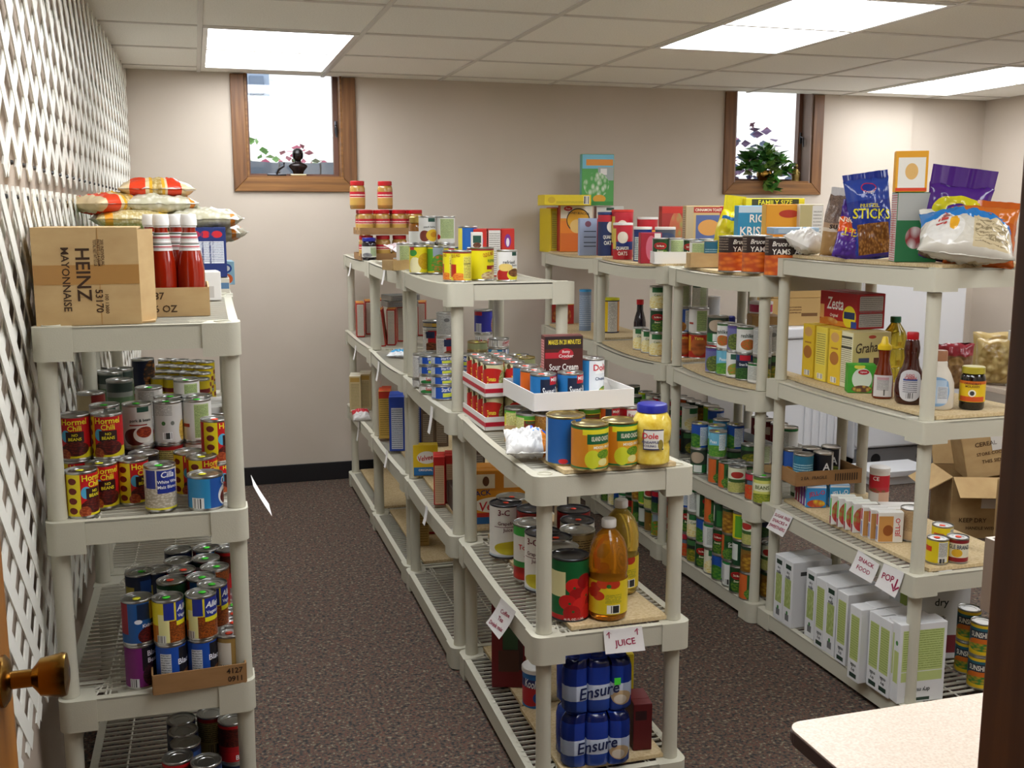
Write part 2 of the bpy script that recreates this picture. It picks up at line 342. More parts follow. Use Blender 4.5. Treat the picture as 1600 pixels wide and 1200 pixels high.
# ---- lattice panels on the left wall: every slat a part
M_LAT = pm('lattice_vinyl', '#e9e7dd', .45); M_SCREW = pm('screw', '#555555', .4, .8)
def lattice(z0, z1, y0, y1, label, P=.135):
    t = thing('lattice_panel', label, 'lattice', (0, 0, z0)); W = .040; H = z1-z0
    for layer, sg in ((0, -1), (1, 1)):
        n0 = int((y1-y0)/P)+int(H/P)+2
        for k in range(-int(H/P)-1, n0):
            # slat runs y = yb + sg*s, z = s
            yb = y0+k*P if sg > 0 else y0+k*P+0.06
            if sg < 0: yb += 0
            # clip to [y0,y1]x[0,H]
            a, b = 0.0, H
            if sg > 0: a = max(a, y0-yb); b = min(b, y1-yb)
            else: a = max(a, yb-y1); b = min(b, yb-y0)
            if b-a < .03: continue
            p = Vector((0, yb+sg*a, a)); q = Vector((0, yb+sg*b, b)); L = (q-p).length
            ang = math.atan2(q.z-p.z, q.y-p.y); bm = bmesh.new()
            r = W/2; pts = [(-L/2, -r), (L/2-r*.6, -r), (L/2, -r*.4), (L/2, r*.4), (L/2-r*.6, r), (-L/2, r)]
            xo = .004-layer*.0042
            prism(bm, pts, -.0018, .0018); me = mk('slat', bm, M_LAT)
            m = (p+q)/2; o = ob('slat', me, t)
            tx = .0155; ry = Vector((tx, math.cos(ang), math.sin(ang))).normalized(); nx = Vector((1, -tx, 0)).normalized(); bz = nx.cross(ry)
            MM = Matrix((ry, bz, nx)).transposed().to_4x4(); o.matrix_local = Matrix.Translation((LX(m.y)+xo, m.y, m.z)) @ MM
    bm = bmesh.new()
    y = y0+.05; zz = (H-.02 if z0 < 1 else .02)
    while y < y1:
        vs = bmesh.ops.create_cone(bm, cap_ends=True, segments=8, radius1=.006, radius2=.004, depth=.006)['verts']
        bmesh.ops.transform(bm, matrix=Matrix.Translation((LX(y)+.008, y, zz)) @ Matrix.Rotation(PI/2, 4, 'Y'), verts=vs); y += P
    ob('screws', mk('screws', bm, M_SCREW), t)['kind'] = 'stuff'
lattice(.47, 1.665, 1.75, WB-.02, 'white vinyl lattice panel on left wall, lower one behind the rack')
lattice(1.70, ZC-.01, 1.75, WB-.02, 'white vinyl lattice panel on left wall, upper one meeting ceiling', .155)
# ---- door leaf with brass knob (left edge) and door frame (right edge)
M_DOOR = noisemat('door_oak', ['#7d4a17', '#955d20', '#a46a28'], 4, .35, 6, (6, 6, .5))
M_FRAME = noisemat('frame_oak', ['#4c2a12', '#643a1a', '#7a4a20'], 4, .4, 6, (7, 7, .5))
d1 = struct(bpy.data.objects.new('door_1', None)); COL.objects.link(d1)
bm = bmesh.new(); b2(bm, -.30, -.262, YN-.02, 1.462, .01, 2.06, bev=.002); ob('leaf', mk('leaf', bm, M_DOOR), d1)
M_BRASS = pm('brass', '#9c7838', .22, 1)
kn = atz(17, 1037, 1.02); kz = 1.02
bm = bmesh.new(); lathe(bm, [(0, 0), (.033, 0), (.033, .004), (.026, .009), (.0115, .012), (.0115, .036), (.016, .040), (.024, .046), (.0285, .072), (.027, .077), (.012, .080), (0, .080)], 28); o = ob('knob', mk('knob', bm, M_BRASS, 40), d1); o.location = (-.262, 1.455-.06, kz); o.rotation_euler = (0, PI/2, 0)
bm = bmesh.new(); b2(bm, DX1, DX1+.10, YN-.14, YN+.012, 0, 2.12, bev=.003); tr = struct(ob('trim_1', mk('jamb', bm, M_FRAME)))
bm = bmesh.new(); b2(bm, DX1+.03, DX1+.11, YN+.012, YN+.03, 0, 2.18, bev=.003); ob('casing', mk('casing', bm, M_FRAME), tr)
bm = bmesh.new(); b2(bm, DX0-.03, DX0-.016, YN-.14, YN-.02, 0, 2.12, bev=.003); b2(bm, DX0-.03, DX1+.1, YN-.14, YN-.02, 2.10, 2.13); struct(ob('trim_2', mk('jamb2', bm, M_FRAME)))
# ---- table by the door, lower right
t = thing('folding_table', 'beige laminate table corner with dark edge beside the doorway', 'table', (.936, .86, 0))
def rrect(w, d, r, n=6):
    pts = []
    for cx, cy, a0 in ((w-r, r, -PI/2), (w-r, d-r, 0), (r, d-r, PI/2), (r, r, PI)):
        for k in range(n+1): a = a0+PI/2*k/n; pts.append((cx+r*math.cos(a), cy+r*math.sin(a)))
    return pts
bm = bmesh.new(); prism(bm, rrect(1.5, .635, .03), .714, .737); bmesh.ops.bevel(bm, geom=[e for e in bm.edges], offset=.004, segments=2, affect='EDGES'); ob('edge_band', mk('edge', bm, pm('edge_brown', '#3d2a26', .4)), t)
bm = bmesh.new(); prism(bm, [(x*.997+.002, y*.994+.002) for x, y in rrect(1.5, .635, .03)], .736, .7395); ob('table_top', mk('top', bm, noisemat('laminate', ['#c3b2a0', '#cfbfae', '#d8cabb'], 220, .35, 2)), t)
for x in (.10, 1.40):
    for y in (.08, .55): bm = bmesh.new(); tube(bm, [(x, y, 0), (x, y, .715)], .016, 12); ob('leg', mk('leg', bm, pm('brown_steel', '#4a3a34', .4, .4), 40), t)
# ================= racks =================
M_RES = pm('resin_grey', '#c0bcaa', .5, bump=(260, .05)); M_RESD = pm('resin_grid', '#cdc9b9', .5)
RW, RL = .457, .914
def sagf(y, L, s): t = (2*y/L-1); return s*max(0, 1-t*t)
SHELF = {}
def shelf_mesh(sag, boxy, L, top):
    k = (sag, boxy, L, top)
    if k in SHELF: return SHELF[k]
    bm = bmesh.new(); H = .056; T = .010
    def longbar(x0, x1, y0, y1, z0, z1, n=10):
        for i in range(n):
            a, b = y0+(y1-y0)*i/n, y0+(y1-y0)*(i+1)/n
            vs = [bm.verts.new(p) for p in ((x0, a, z0), (x1, a, z0), (x1, a, z1), (x0, a, z1), (x0, b, z0), (x1, b, z0), (x1, b, z1), (x0, b, z1))]
            for f in ((3, 2, 6, 7), (0, 4, 5, 1), (0, 3, 7, 4), (1, 5, 6, 2)): bm.faces.new([vs[j] for j in f])
            if i == 0: bm.faces.new([vs[j] for j in (0, 1, 2, 3)])
            if i == n-1: bm.faces.new([vs[j] for j in (4, 7, 6, 5)])
    for x0, x1 in ((.004, .014), (RW-.014, RW-.004)): longbar(x0, x1, .05, L-.05, -H, 0)
    for x0, x1 in ((.004, .026), (RW-.026, RW-.004)): longbar(x0, x1, .05, L-.05, -.004, .0015)
    for y0, y1 in ((.004, .014), (L-.014, L-.004)): b2(bm, .05, RW-.05, y0, y1, -H, 0)
    for y0, y1 in ((.004, .026), (L-.026, L-.004)): b2(bm, .05, RW-.05, y0, y1, -.004, .0015)
    cs, ch, rr = .088, .076 if not boxy else .066, .03 if not boxy else .010
    for cx in (0, 1):
        for cy in (0, 1):
            pts = []
            for k2 in range(6): a = PI+PI/2*k2/5; pts.append((rr+rr*math.cos(a), rr+rr*math.sin(a)))
            pts += [(cs, 0), (cs, .02), (.075, .075), (.02, cs), (0, cs)]
            pts = [((RW-x) if cx else x, (L-y) if cy else y) for x, y in pts]
            if cx != cy: pts = pts[::-1]
            prism(bm, pts, -ch, .002)
            px, py = (RW-.040 if cx else .040), (L-.042 if cy else .042)
            if top:
                tube(bm, [(px+.019*math.cos(a*PI/8), py+.019*math.sin(a*PI/8), .003) for a in range(17)], .0022, 5)
    for v in bm.verts: v.co.z -= sagf(v.co.y, L, sag)
    frame = mk('shelf', bm, M_RES, 30)
    bm = bmesh.new(); n = int((L-.06)/.0285)
    for i in range(1, n):
        y = .03+(L-.06)*i/n; ins = max(0, .085-y, .085-(L-y))
        box(bm, (RW/2, y, -.002-sagf(y, L, sag)), (RW-.03-ins*1.2, .0032, .007))
    for q in (.105, RW/2, RW-.105):
        for i in range(12):
            a, b = .02+(L-.04)*i/12, .02+(L-.04)*(i+1)/12; za, zb = -.0035-sagf(a, L, sag), -.0035-sagf(b, L, sag)
            tube(bm, [(q, a, za), (q, b, zb)], .003, 4, cap=False)
    for cx in (0, 1):
        for cy in (0, 1):
            X = lambda x: RW-x if cx else x
            Y = lambda y: L-y if cy else y
            for a, b in (((.07, .07), (.115, .115)), ((.115, .115), (.115, .02)), ((.115, .115), (.02, .115)), ((.115, .115), (.16, .13)), ((.08, .03), (.105, .14))):
                tube(bm, [(X(a[0]), Y(a[1]), -.003-sagf(Y(a[1]), L, sag)), (X(b[0]), Y(b[1]), -.003-sagf(Y(b[1]), L, sag))], .003, 4, cap=False)
    grid = mk('grid', bm, M_RESD); SHELF[k] = (frame, grid); return SHELF[k]
SURF = {}
POSTM = {}
def rack(code, label, x, y, zs, sags, boxy=False, L=RL, rot=0, pin=.040):
    t = thing('storage_rack', label, 'shelf rack', (x, y, 0), math.radians(rot), 'grey resin storage racks')
    for i, (z, s) in enumerate(zip(zs, sags)):
        fr, gr = shelf_mesh(s, boxy, L, i == len(zs)-1)
        o = ob('shelf', fr, t, (0, 0, z)); ob('grid', gr, o)['kind'] = 'stuff'
        SURF[code+str(i+1)] = dict(x=x, y=y, z=z, sag=s, L=L, rot=math.radians(rot), th=.002)
        lo = zs[i-1]+.002 if i else 0; hi = z-.07
        if hi-lo < .02: continue
        for px in (pin, RW-pin):
            for py in (.042, L-.042):
                k = round(hi-lo, 4)
                if k not in POSTM:
                    bm = bmesh.new(); lathe(bm, [(0, 0), (.0225, 0), (.0215, .03), (.0205, k*.5), (.0215, k), (0, k)], 18); POSTM[k] = mk('post', bm, M_RES, 50)
                ob('post', POSTM[k], t, (px, py, lo))
    if zs[0] < .09:
        for px in (pin, RW-pin):
            for py in (.042, L-.042):
                bm = bmesh.new(); lathe(bm, [(0, 0), (.03, 0), (.022, .012), (.021, max(zs[0]-.06, .013)), (0, max(zs[0]-.06, .013))], 14); ob('foot', mk('foot', bm, M_RES, 40), t, (px, py, 0))
    return t
ZT = (.080, .493, .933, 1.375)
LZ = (.060, .463, .902, 1.355)
rack('L', 'grey resin rack standing nearest along the white lattice', -.364, 2.54, LZ, (0, .006, .006, .004), rot=-.7, pin=.026)
rack('K', 'grey resin rack along the white lattice, farther, behind the chili cans', -.350, 3.46, LZ, (0, .008, .008, .006), rot=-.7, pin=.026)
rack('D', 'short three shelf grey resin rack at the front of the middle row', .812, 2.515, ZT[:3], (0, .012, .012), rot=-.9, L=.925)
rack('C', 'tall grey rack in middle row, directly behind the short rack', .805, 3.445, ZT, (0, .012, .016, .012), rot=-.5)
rack('B', 'tall grey rack in middle row, second behind the short rack', .812, 4.362, ZT, (0, .012, .016, .010), rot=0)
rack('A', 'tall grey rack in middle row, against the back wall', .818, 5.28, ZT, (0, .010, .010, .008), rot=0)
QZ = (.075, .505, .988, 1.447)
rack('Q', 'square cornered grey rack nearest the doorway in the right row', 2.066, 2.605, QZ, (0, .004, .006, .004), True, rot=.4)
rack('R', 'grey rack in right row, directly behind the square cornered rack', 2.034, 3.525, ZT, (0, .014, .020, .014), L=.80, rot=1.6)
rack('S', 'grey rack in right row, third from the doorway', 2.005, 4.335, ZT, (0, .014, .020, .016), L=.905)
rack('T', 'grey rack in right row, farthest, against the back wall', 2.020, 5.245, ZT, (0, .012, .016, .012))
def zat(key, y):
    s = SURF[key]; return s['z']-sagf(min(max(y-s['y'], 0), s['L']), s['L'], s['sag'])+s['th']
# chipboard liners on the shelves (they follow the sag)
M_CHIP = noisemat('chipboard', ['#b59c72', '#c6b086', '#d0bc96'], 130, .8, 3, bump=.1)
def board(key, x0, x1, y0, y1, label, rot=0, th=.011):
    """x, y measured from the rack's front-left corner"""
    s = SURF[key]; bm = bmesh.new(); n = 8; w, d = x1-x0, y1-y0; cx, cy = (x0+x1)/2, (y0+y1)/2; R = Matrix.Rotation(math.radians(rot), 2); rows = []
    for i in range(n+1):
        r = []
        for X in (-w/2, w/2):
            p = R @ Vector((X, -d/2+d*i/n)); px, py = s['x']+cx+p.x, s['y']+cy+p.y; z = s['z']-sagf(min(max(py-s['y'], 0), s['L']), s['L'], s['sag'])+.0032
            r += [Vector((px, py, z)), Vector((px, py, z+th))]
        rows.append(r)
    o0 = rows[0][0].copy(); V = [[bm.verts.new(p-o0) for p in r] for r in rows]
    for a, b in zip(V, V[1:]):
        for q in ((1, 3), (2, 0), (0, 1), (3, 2)): bm.faces.new((a[q[0]], a[q[1]], b[q[1]], b[q[0]]))
    bm.faces.new((V[0][0], V[0][2], V[0][3], V[0][1])); bm.faces.new((V[-1][1], V[-1][3], V[-1][2], V[-1][0]))
    bmesh.ops.recalc_face_normals(bm, faces=bm.faces)
    o = ob('chipboard_sheet', mk('chipboard', bm, M_CHIP), None, o0); tag(o, label, 'board', 'chipboard liners on the shelves')
BOARDED = {}
def bd(key, *a, **k):
    board(key, *a, **k); BOARDED.setdefault(key, []).append(a[:4])
bd('D3', .085, .405, .012, .55, 'chipboard sheet under pear cans on top of the short middle rack')
bd('D2', .115, .40, .03, .47, 'chipboard sheet under the juice bottles, second shelf of short rack')
bd('D2', .12, .41, .475, .90, 'chipboard sheet under the tall white juice can, short rack')
bd('D1', .09, .40, .03, .42, 'chipboard sheet under blue drink packs, bottom of short rack')
bd('D1', .10, .40, .43, .90, 'chipboard sheet under dark red carton, bottom of short rack')
bd('C2', .08, .43, .05, .86, 'chipboard sheet under large orange carton, middle rack third shelf')
bd('B2', .08, .43, .05, .86, 'chipboard sheet under blue cereal boxes, second middle rack')
bd('B1', .09, .44, .02, .88, 'chipboard sheet on bottom shelf of second middle rack, tan box on it')
bd('A1', .07, .44, .03, .88, 'chipboard sheet on bottom shelf by the black baseboard')
for q, nm in (('T', 'farthest'), ('S', 'third'), ('R', 'second')):
    bd(q+'4', .035, .43, .06, SURF[q+'4']['L']-.06, 'chipboard sheet on top shelf of the %s rack in right row' % nm)
    bd(q+'3', .04, .43, .06, SURF[q+'3']['L']-.06, 'chipboard sheet on second shelf of the %s rack in right row' % nm)
bd('Q4', .05, .43, .03, .88, 'chipboard sheet under chip bags, top of square cornered rack')
bd('Q3', .065, .43, .03, .88, 'chipboard sheet under the syrup bottles, square cornered rack')
bd('Q2', .075, .44, .03, .88, 'chipboard sheet under gelatin boxes, square cornered rack')
def resolve(key, y):
    """the rack of the same row that really stands at y"""
    s = SURF[key]
    if s['y']-.03 <= y <= s['y']+s['L']+.01: return key
    for row in ('QRST', 'DCBA', 'LK'):
        if key[0] in row:
            for c in row:
                k = c+key[1]
                if k in SURF and SURF[k]['y'] <= y <= SURF[k]['y']+SURF[k]['L']+.01: return k
    return key
def surf(key, x, y):
    """height of what an item at x, y stands on"""
    key = resolve(key, y); s = SURF[key]; lx, ly = x-s['x'], y-s['y']; z = zat(key, y)
    for (x0, x1, y0, y1) in BOARDED.get(key, ()):
        if x0-.02 < lx < x1+.03 and y0-.02 < ly < y1+.02: z += .013; break
    return z+.0006
def locate(key, u, v, r=0, dz=0, ref='b', xx=None, yy=None):
    """where the sight line u, v meets the shelf; on shelves near eye level the row's own x or y is given instead"""
    s = SURF[key]; z = s['z']+.01+dz
    if xx is not None or yy is not None:
        d = ray(u, v); k = (xx/d.x) if xx is not None else (yy/d.y); x, y = d.x*k, d.y*k
        return x, y, surf(key, x, y)
    for _ in range(6):
        p = atz(u, v, z)
        if ref == 'b':
            d = Vector((p.x, p.y)).normalized(); q = Vector((p.x+d.x*r, p.y+d.y*r))
        else: q = Vector((p.x, p.y))
        z = surf(key, q.x, q.y)+dz
    return q.x, q.y, z-dz
# ================= item builders =================
M_TIN = pm('tin', '#b9b9b6', .28, 1); M_TINY = pm('tin_gold', '#b9a873', .3, 1); M_TIND = pm('tin_dark', '#55555a', .35, 1)
DOT = {'g': '#4fe03a', 'o': '#ff4f2e', 'y': '#efe93a'}
SZ = {'std': (.0375, .112), 'soup': (.0335, .101), 'big': (.054, .178), 'x': (.050, .121), 'tuna': (.0425, .037), 'tt': (.0425, .055), 'short': (.0425, .085), 'tall': (.039, .122), 'sm': (.034, .082), 'c14': (.0385, .098)}
def canprof(r, h):
    return [(0, .002), (r*.92, .002), (r*.95, 0), (r, .0008), (r, .0042), (r*.972, .006), (r*.972, h-.006), (r, h-.0042), (r, h-.0008), (r*.985, h), (r*.955, h-.0006), (r*.94, h-.0045), (r*.80, h-.0045), (r*.77, h-.003), (r*.55, h-.003), (r*.52, h-.0042), (0, h-.0042)]
KIND = {}
def K(name, base, shapes=(), texts=(), lid=None): KIND[name] = (base, shapes, texts, lid)
MESH = {}
def canmesh(kind, size, part):
    k = (kind if part != 'tin' else KIND[kind][3], size, part)
    if k in MESH: return MESH[k]
    r, h = SZ[size]; base, sh, tx, lid = KIND[kind]; tin = {None: M_TIN, 'gold': M_TINY, 'dark': M_TIND}[lid]
    if part == 'tin': bm = bmesh.new(); lathe(bm, canprof(r, h), 28); MESH[k] = mk('tin', bm, tin, 40)
    elif part == 'label': bm = bmesh.new(); lathe(bm, [(r*.986, .0062), (r*.986, h-.0062)], 28, vr=(0, h)); MESH[k] = mk('label', bm, dm(kind, base, sh), 60)
    elif part == 'all':
        pr = canprof(r, h); bm = bmesh.new(); pr[5] = (r*.985, .0055); pr[6] = (r*.985, h-.0055); lathe(bm, pr, 20, mats=[0]*5+[1]+[0]*10, vr=(0, h)); MESH[k] = mk('can', bm, [tin, dm(kind, base, sh)], 40)
    elif part == 'text':
        R = r*.986+.0007
        def mp(x, y): a = x/R; return (R*math.sin(a), -R*math.cos(a), y)
        MESH[k] = lettering([(s, (u-.5)*2*PI*r, v*h, hh*h, c, *rest) for (s, u, v, hh, c, *rest) in tx], mp)
    return MESH[k]
DOTM = {}
def dotmesh(c):
    if c not in DOTM:
        bm = bmesh.new(); lathe(bm, [(0, 0), (.0095, 0), (.0095, .0006), (0, .0006)], 16); DOTM[c] = mk('price_dot', bm, pm('dot_'+c, DOT[c], .6))
    return DOTM[c]
CNAME = {'std': 'food_can', 'tuna': 'tuna_can', 'big': 'juice_can', 'soup': 'soup_can'}
PLACED = []
def can(x, y, z, kind, size, label, rot=0, dot=None, lod=1, group=None, name=None):
    r, h = SZ[size]; rz = facecam(x, y)+math.radians(rot); nm = name or CNAME.get(size, 'food_can')
    PLACED.append((x, y, z, r, h, label))
    if lod == 0 and not dot:
        o = ob(nm, canmesh(kind, size, 'all'), None, (x, y, z), (0, 0, rz)); return tag(o, label, 'can', group)
    t = thing(nm, label, 'can', (x, y, z), rz, group)
    ob('tin', canmesh(kind, size, 'tin'), t); l = ob('label', canmesh(kind, size, 'label'), t)
    if KIND[kind][2]: ob('lettering', canmesh(kind, size, 'text'), l)
    if dot: ob('price_dot', dotmesh(dot), t, (rnd.uniform(-.006, .006), rnd.uniform(-.006, .006), h-.003))
    return t
def stack(key, u, v, kinds, labels, size='std', ref='b', rot=0, dot=None, lod=1, dz=0, group=None, jit=.002, xx=None, yy=None):
    """cans one on another; (u, v) is the foot of the lowest one ('b') or the middle of the topmost lid ('t')"""
    if isinstance(kinds, str): kinds = [kinds]
    if isinstance(labels, str): labels = [labels]
    sizes = size if isinstance(size, (list, tuple)) else [size]*len(kinds); hs = [SZ[s][1] for s in sizes]; H = sum(hs)+.0008*(len(kinds)-1)
    x, y, z = locate(key, u, v, SZ[sizes[0]][0] if ref == 'b' else 0, dz+(H if ref == 't' else 0), ref, xx, yy)
    s_ = SURF[key]; x = min(max(x, s_['x']+.045), s_['x']+RW-.045); z = surf(key, x, y)+dz
    for i, (k, s) in enumerate(zip(kinds, sizes)):
        top = i == len(kinds)-1; rr = rot[i] if isinstance(rot, (list, tuple)) else rot
        can(x+(rnd.uniform(-jit, jit) if i else 0), y+(rnd.uniform(-jit, jit) if i else 0), z, k, s, labels[i], rr, dot if top else None, lod, group); z += hs[i]+.0008
    return x, y, z
# ---- cartons
CARD = {}
def CB(name, size, base, front=(), side=(), top=(), texts=(), sidecol=None, topcol=None, rough=.5): CARD[name] = (size, base, front, side, top, texts, sidecol or base, topcol or base, rough)
def cartonmesh(name):
    k = ('carton', name)
    if k in MESH: return MESH[k]
    (w, d, h), base, fr, si, to, tx, sc, tcx, rg = CARD[name]; bm = bmesh.new(); box(bm, (0, 0, h/2), (w, d, h), bev=min(.002, d*.08))
    nmain = len(bm.faces); fl = box(bm, (0, d*.16, h+.0004), (w*.985, d*.64, .0012), 3)
    uvl = bm.loops.layers.uv.verify()
    for f in bm.faces:
        n = f.normal; n = n if n.length > .5 else Vector((0, 0, 1)); f.normal_update(); n = f.normal
        ax = max(range(3), key=lambda i: abs(n[i])); mi = 0
        if abs(n[ax]) > .95: mi = (2, 1, 3)[ax]
        f.material_index = mi
        for l in f.loops:
            c = l.vert.co
            if ax == 1: uv = ((c.x/w+.5) if n.y < 0 else (.5-c.x/w), c.z/h)
            elif ax == 0: uv = ((c.y/d+.5) if n.x > 0 else (.5-c.y/d), c.z/h)
            else: uv = (c.x/w+.5, c.y/d+.5)
            l[uvl].uv = uv
    MESH[k] = mk('carton', bm, [pm('card_'+name, base, rg), dm(name+'_front', base, fr, rg), dm(name+'_side', sc, si, rg), dm(name+'_top', tcx, to, rg)]); return MESH[k]
def cartontext(name):
    k = ('ctext', name)
    if k in MESH: return MESH[k]
    (w, d, h), *_, = CARD[name]; tx = CARD[name][5]; out = []; o = .0009; bm_ = None
    fm = {'f': (w, h, lambda x, y: (x-w/2, -d/2-o, y)), 'l': (d, h, lambda x, y: (-w/2-o, d/2-x, y)), 'r': (d, h, lambda x, y: (w/2+o, x-d/2, y)), 't': (w, d, lambda x, y: (x-w/2, y-d/2, h+.0016))}
    mats = []; bm = bmesh.new()
    for (s, face, u, v, hh, c, *rest) in tx:
        W_, H_, mp = fm[face]; me = lettering([(s, u*W_, v*H_, hh*h if face != 't' else hh*d, c, *rest)], mp)
        m = me.materials[0]
        if m not in mats: mats.append(m)
        n0 = len(bm.faces); bm.from_mesh(me); bm.faces.ensure_lookup_table()
        for f in bm.faces[n0:]: f.material_index = mats.index(m)
        bpy.data.meshes.remove(me)
    MESH[k] = mk('lettering', bm, mats); return MESH[k]
def carton(name, x, y, z, label, rotz=0, cat='box', group=None, tilt=None, obname='carton_box'):
    """rotz in degrees; 0 = front towards the doorway (-y), 90 turns the front to the right, -90 to the left aisle"""
    t = thing(obname, label, cat, (x, y, z), math.radians(rotz), group)
    if tilt: t.rotation_euler = (math.radians(tilt[0]), math.radians(tilt[1]), math.radians(rotz))
    b = ob('carton', cartonmesh(name), t)
    if CARD[name][5]: ob('lettering', cartontext(name), b)
    return t
def cartonat(key, u, v, name, label, rotz=0, dz=0, dep=None, ref='b', xx=None, yy=None, **kw):
    (w, d, h) = CARD[name][0]; x, y, z = locate(key, u, v, (dep if dep is not None else d/2), dz, ref, xx, yy)
    z = surf(key, x, y)+dz; return carton(name, x, y, z, label, rotz, **kw)
# ---- bottles and jars (lathed, real wall of liquid colour)
def bottle(obname, label, x, y, z, parts, cat='bottle', rotz=0, sx=1, sy=1, group=None, texts=()):
    t = thing(obname, label, cat, (x, y, z), facecam(x, y)+math.radians(rotz), group); last = None
    for nm, prof, m in parts:
        k = (obname, nm, tuple(prof), m.name, sx, sy)
        if k not in MESH: bm = bmesh.new(); lathe(bm, prof, 28, sx=sx, sy=sy); MESH[k] = mk(nm, bm, m, 35)
        o = ob(nm, MESH[k], t); last = o if nm == 'label' else last
    for nm, R, tx in texts:
        def mp(a, b): q = a/R; return (R*sx*math.sin(q)*1.01, -R*sy*math.cos(q)*1.01-.0004, b)
        k = (obname, 'txt', nm, str(tx))
        if k not in MESH: MESH[k] = lettering(tx, mp)
        ob('lettering', MESH[k], last or t)
    return t
# ---- bags
def bagmesh(w, h, t, seed=0, wr=.006, nu=26, nv=30, fin=.02, mats=None, sag=0, pinch=.0):
    """pillow bag standing on z=0; front -y; u,v over the front and back"""
    bm = bmesh.new(); uvl = bm.loops.layers.uv.verify(); rows = {}
    for side in (-1, 1):
        g = []
        for j in range(nv+1):
            v = j/nv; r = []
            for i in range(nu+1):
                u = i/nu; X, Y = 2*u-1, 2*v-1
                pr = max(0, 1-abs(X)**2.6)**.6*max(0, 1-abs(Y)**3.2)**.6
                q = Vector((X*2.2+seed*3.1, Y*2.6, side*1.7+seed)); n = noise.noise(q)+.5*noise.noise(q*2.6)
                edge = 1-pinch*max(0, Y)**2+.03*noise.noise(Vector((seed, Y*2, side)))
                yy = side*(t/2*pr*(1+.25*n)) + wr*noise.noise(q*3.7)*pr*1.5
                xx = w/2*X*edge*(1-.06*(1-abs(Y)**4)) + sag*.3*noise.noise(Vector((seed+5, Y*1.5, 0)))
                zz = h*v + .010*noise.noise(Vector((X*2, seed+9, side*.2)))*(v) - sag*(X*X)*.02
                r.append(bm.verts.new((xx, yy, zz)))
            g.append(r)
        rows[side] = g
        for j in range(nv):
            for i in range(nu):
                vs = [g[j][i], g[j][i+1], g[j+1][i+1], g[j+1][i]]; uu = [(i/nu, j/nv), ((i+1)/nu, j/nv), ((i+1)/nu, (j+1)/nv), (i/nu, (j+1)/nv)]
                if side > 0: vs = vs[::-1]; uu = uu[::-1]
                f = bm.faces.new(vs); f.smooth = True
                for l, c in zip(f.loops, uu): l[uvl].uv = c
    bmesh.ops.remove_doubles(bm, verts=bm.verts, dist=.0006)
    return mk('bag', bm, mats, 180)
def finmesh(w, d, h0, hh, seed, m, back=0):
    bm = bmesh.new(); n = 24; a = []; b = []
    for i in range(n+1):
        x = -w/2+w*i/n; yy = .004*noise.noise(Vector((i*.4, seed, 0)))
        a.append((x, yy, h0)); b.append((x*1.02, yy*2+back+.012*noise.noise(Vector((i*.15, seed+3, 0))), h0+hh))
    for s in (-.0006, .0006):
        A = [bm.verts.new((x, y+s, z)) for x, y, z in a]; B = [bm.verts.new((x, y+s, z)) for x, y, z in b]
        for i in range(n): bm.faces.new((A[i], A[i+1], B[i+1], B[i]))
    return mk('seal', bm, m, 60)
def bag(obname, label, loc, rot, size, m, seed=0, cat='bag', fin=None, wr=.006, pinch=0, texts=None, group=None, finh=.025, sag=0):
    t = thing(obname, label, cat, loc, 0, group); t.rotation_euler = tuple(math.radians(a) for a in rot)
    w, h, th = size; o = ob('pouch', bagmesh(w, h, th, seed, wr, mats=m, pinch=pinch, sag=sag), t)
    if fin: ob('seal', finmesh(w*(.98-pinch), .01, h-.004, finh, seed, fin), t); ob('seal', finmesh(w*.94, .01, -.002, .006, seed+1, fin), t)
    if texts:
        def mp(a, b):
            X = 2*a/w; Y = 2*b/h-1; pr = max(0, 1-abs(X)**2.6)**.6*max(0, 1-abs(Y)**3.2)**.6
            q = Vector((X*2.2+seed*3.1, Y*2.6, -1.7+seed)); n = noise.noise(q)+.5*noise.noise(q*2.6)
            return (a*.95, -(t_/2*pr*(1+.25*n))+wr*noise.noise(q*3.7)*pr*1.5-.003, b)
        t_ = th; ob('lettering', lettering(texts, mp), o)
    return t
# ---- cardboard trays
def traymesh(w, d, h, th, m, stripe=None, cut=0):
    bm = bmesh.new(); b2(bm, -w/2, w/2, -d/2, d/2, 0, th)
    for s in (-1, 1):
        b2(bm, -w/2, w/2, s*d/2-th/2, s*d/2+th/2, 0, h); b2(bm, s*w/2-th/2, s*w/2+th/2, -d/2+th/2, d/2-th/2, 0, h)
    if stripe:
        z0, z1 = stripe
        for s in (-1, 1): b2(bm, -w/2-.001, w/2+.001, s*(d/2+th/2)-.0006, s*(d/2+th/2)+.0006, z0, z1, 1); b2(bm, s*(w/2+th/2)-.0006, s*(w/2+th/2)+.0006, -d/2, d/2, z0, z1, 1)
    return mk('tray', bm, m)
def tray(obname, label, x, y, z, size, m, rotz=0, texts=None, stripe=None, cat='tray', th=.004, flap=None):
    t = thing(obname, label, cat, (x, y, z), math.radians(rotz)); w, d, h = size
    o = ob('tray', traymesh(w, d, h, th, m, stripe), t)
    if texts: ob('lettering', lettering(texts, lambda a, b: (a, -d/2-th/2-.001, b)), o)
    return t
M_CARD = noisemat('cardboard', ['#b59566', '#bc9d6d', '#c2a474'], 12, .8, 4, (1, 1, 2)); M_CARDD = noisemat('cardboard_dark', ['#8f6a40', '#997248'], 12, .8, 4, (1, 1, 4))
M_WCARD = pm('white_card', '#dcd9d4', .6); M_REDST = pm('red_stripe', '#b3122c', .5)
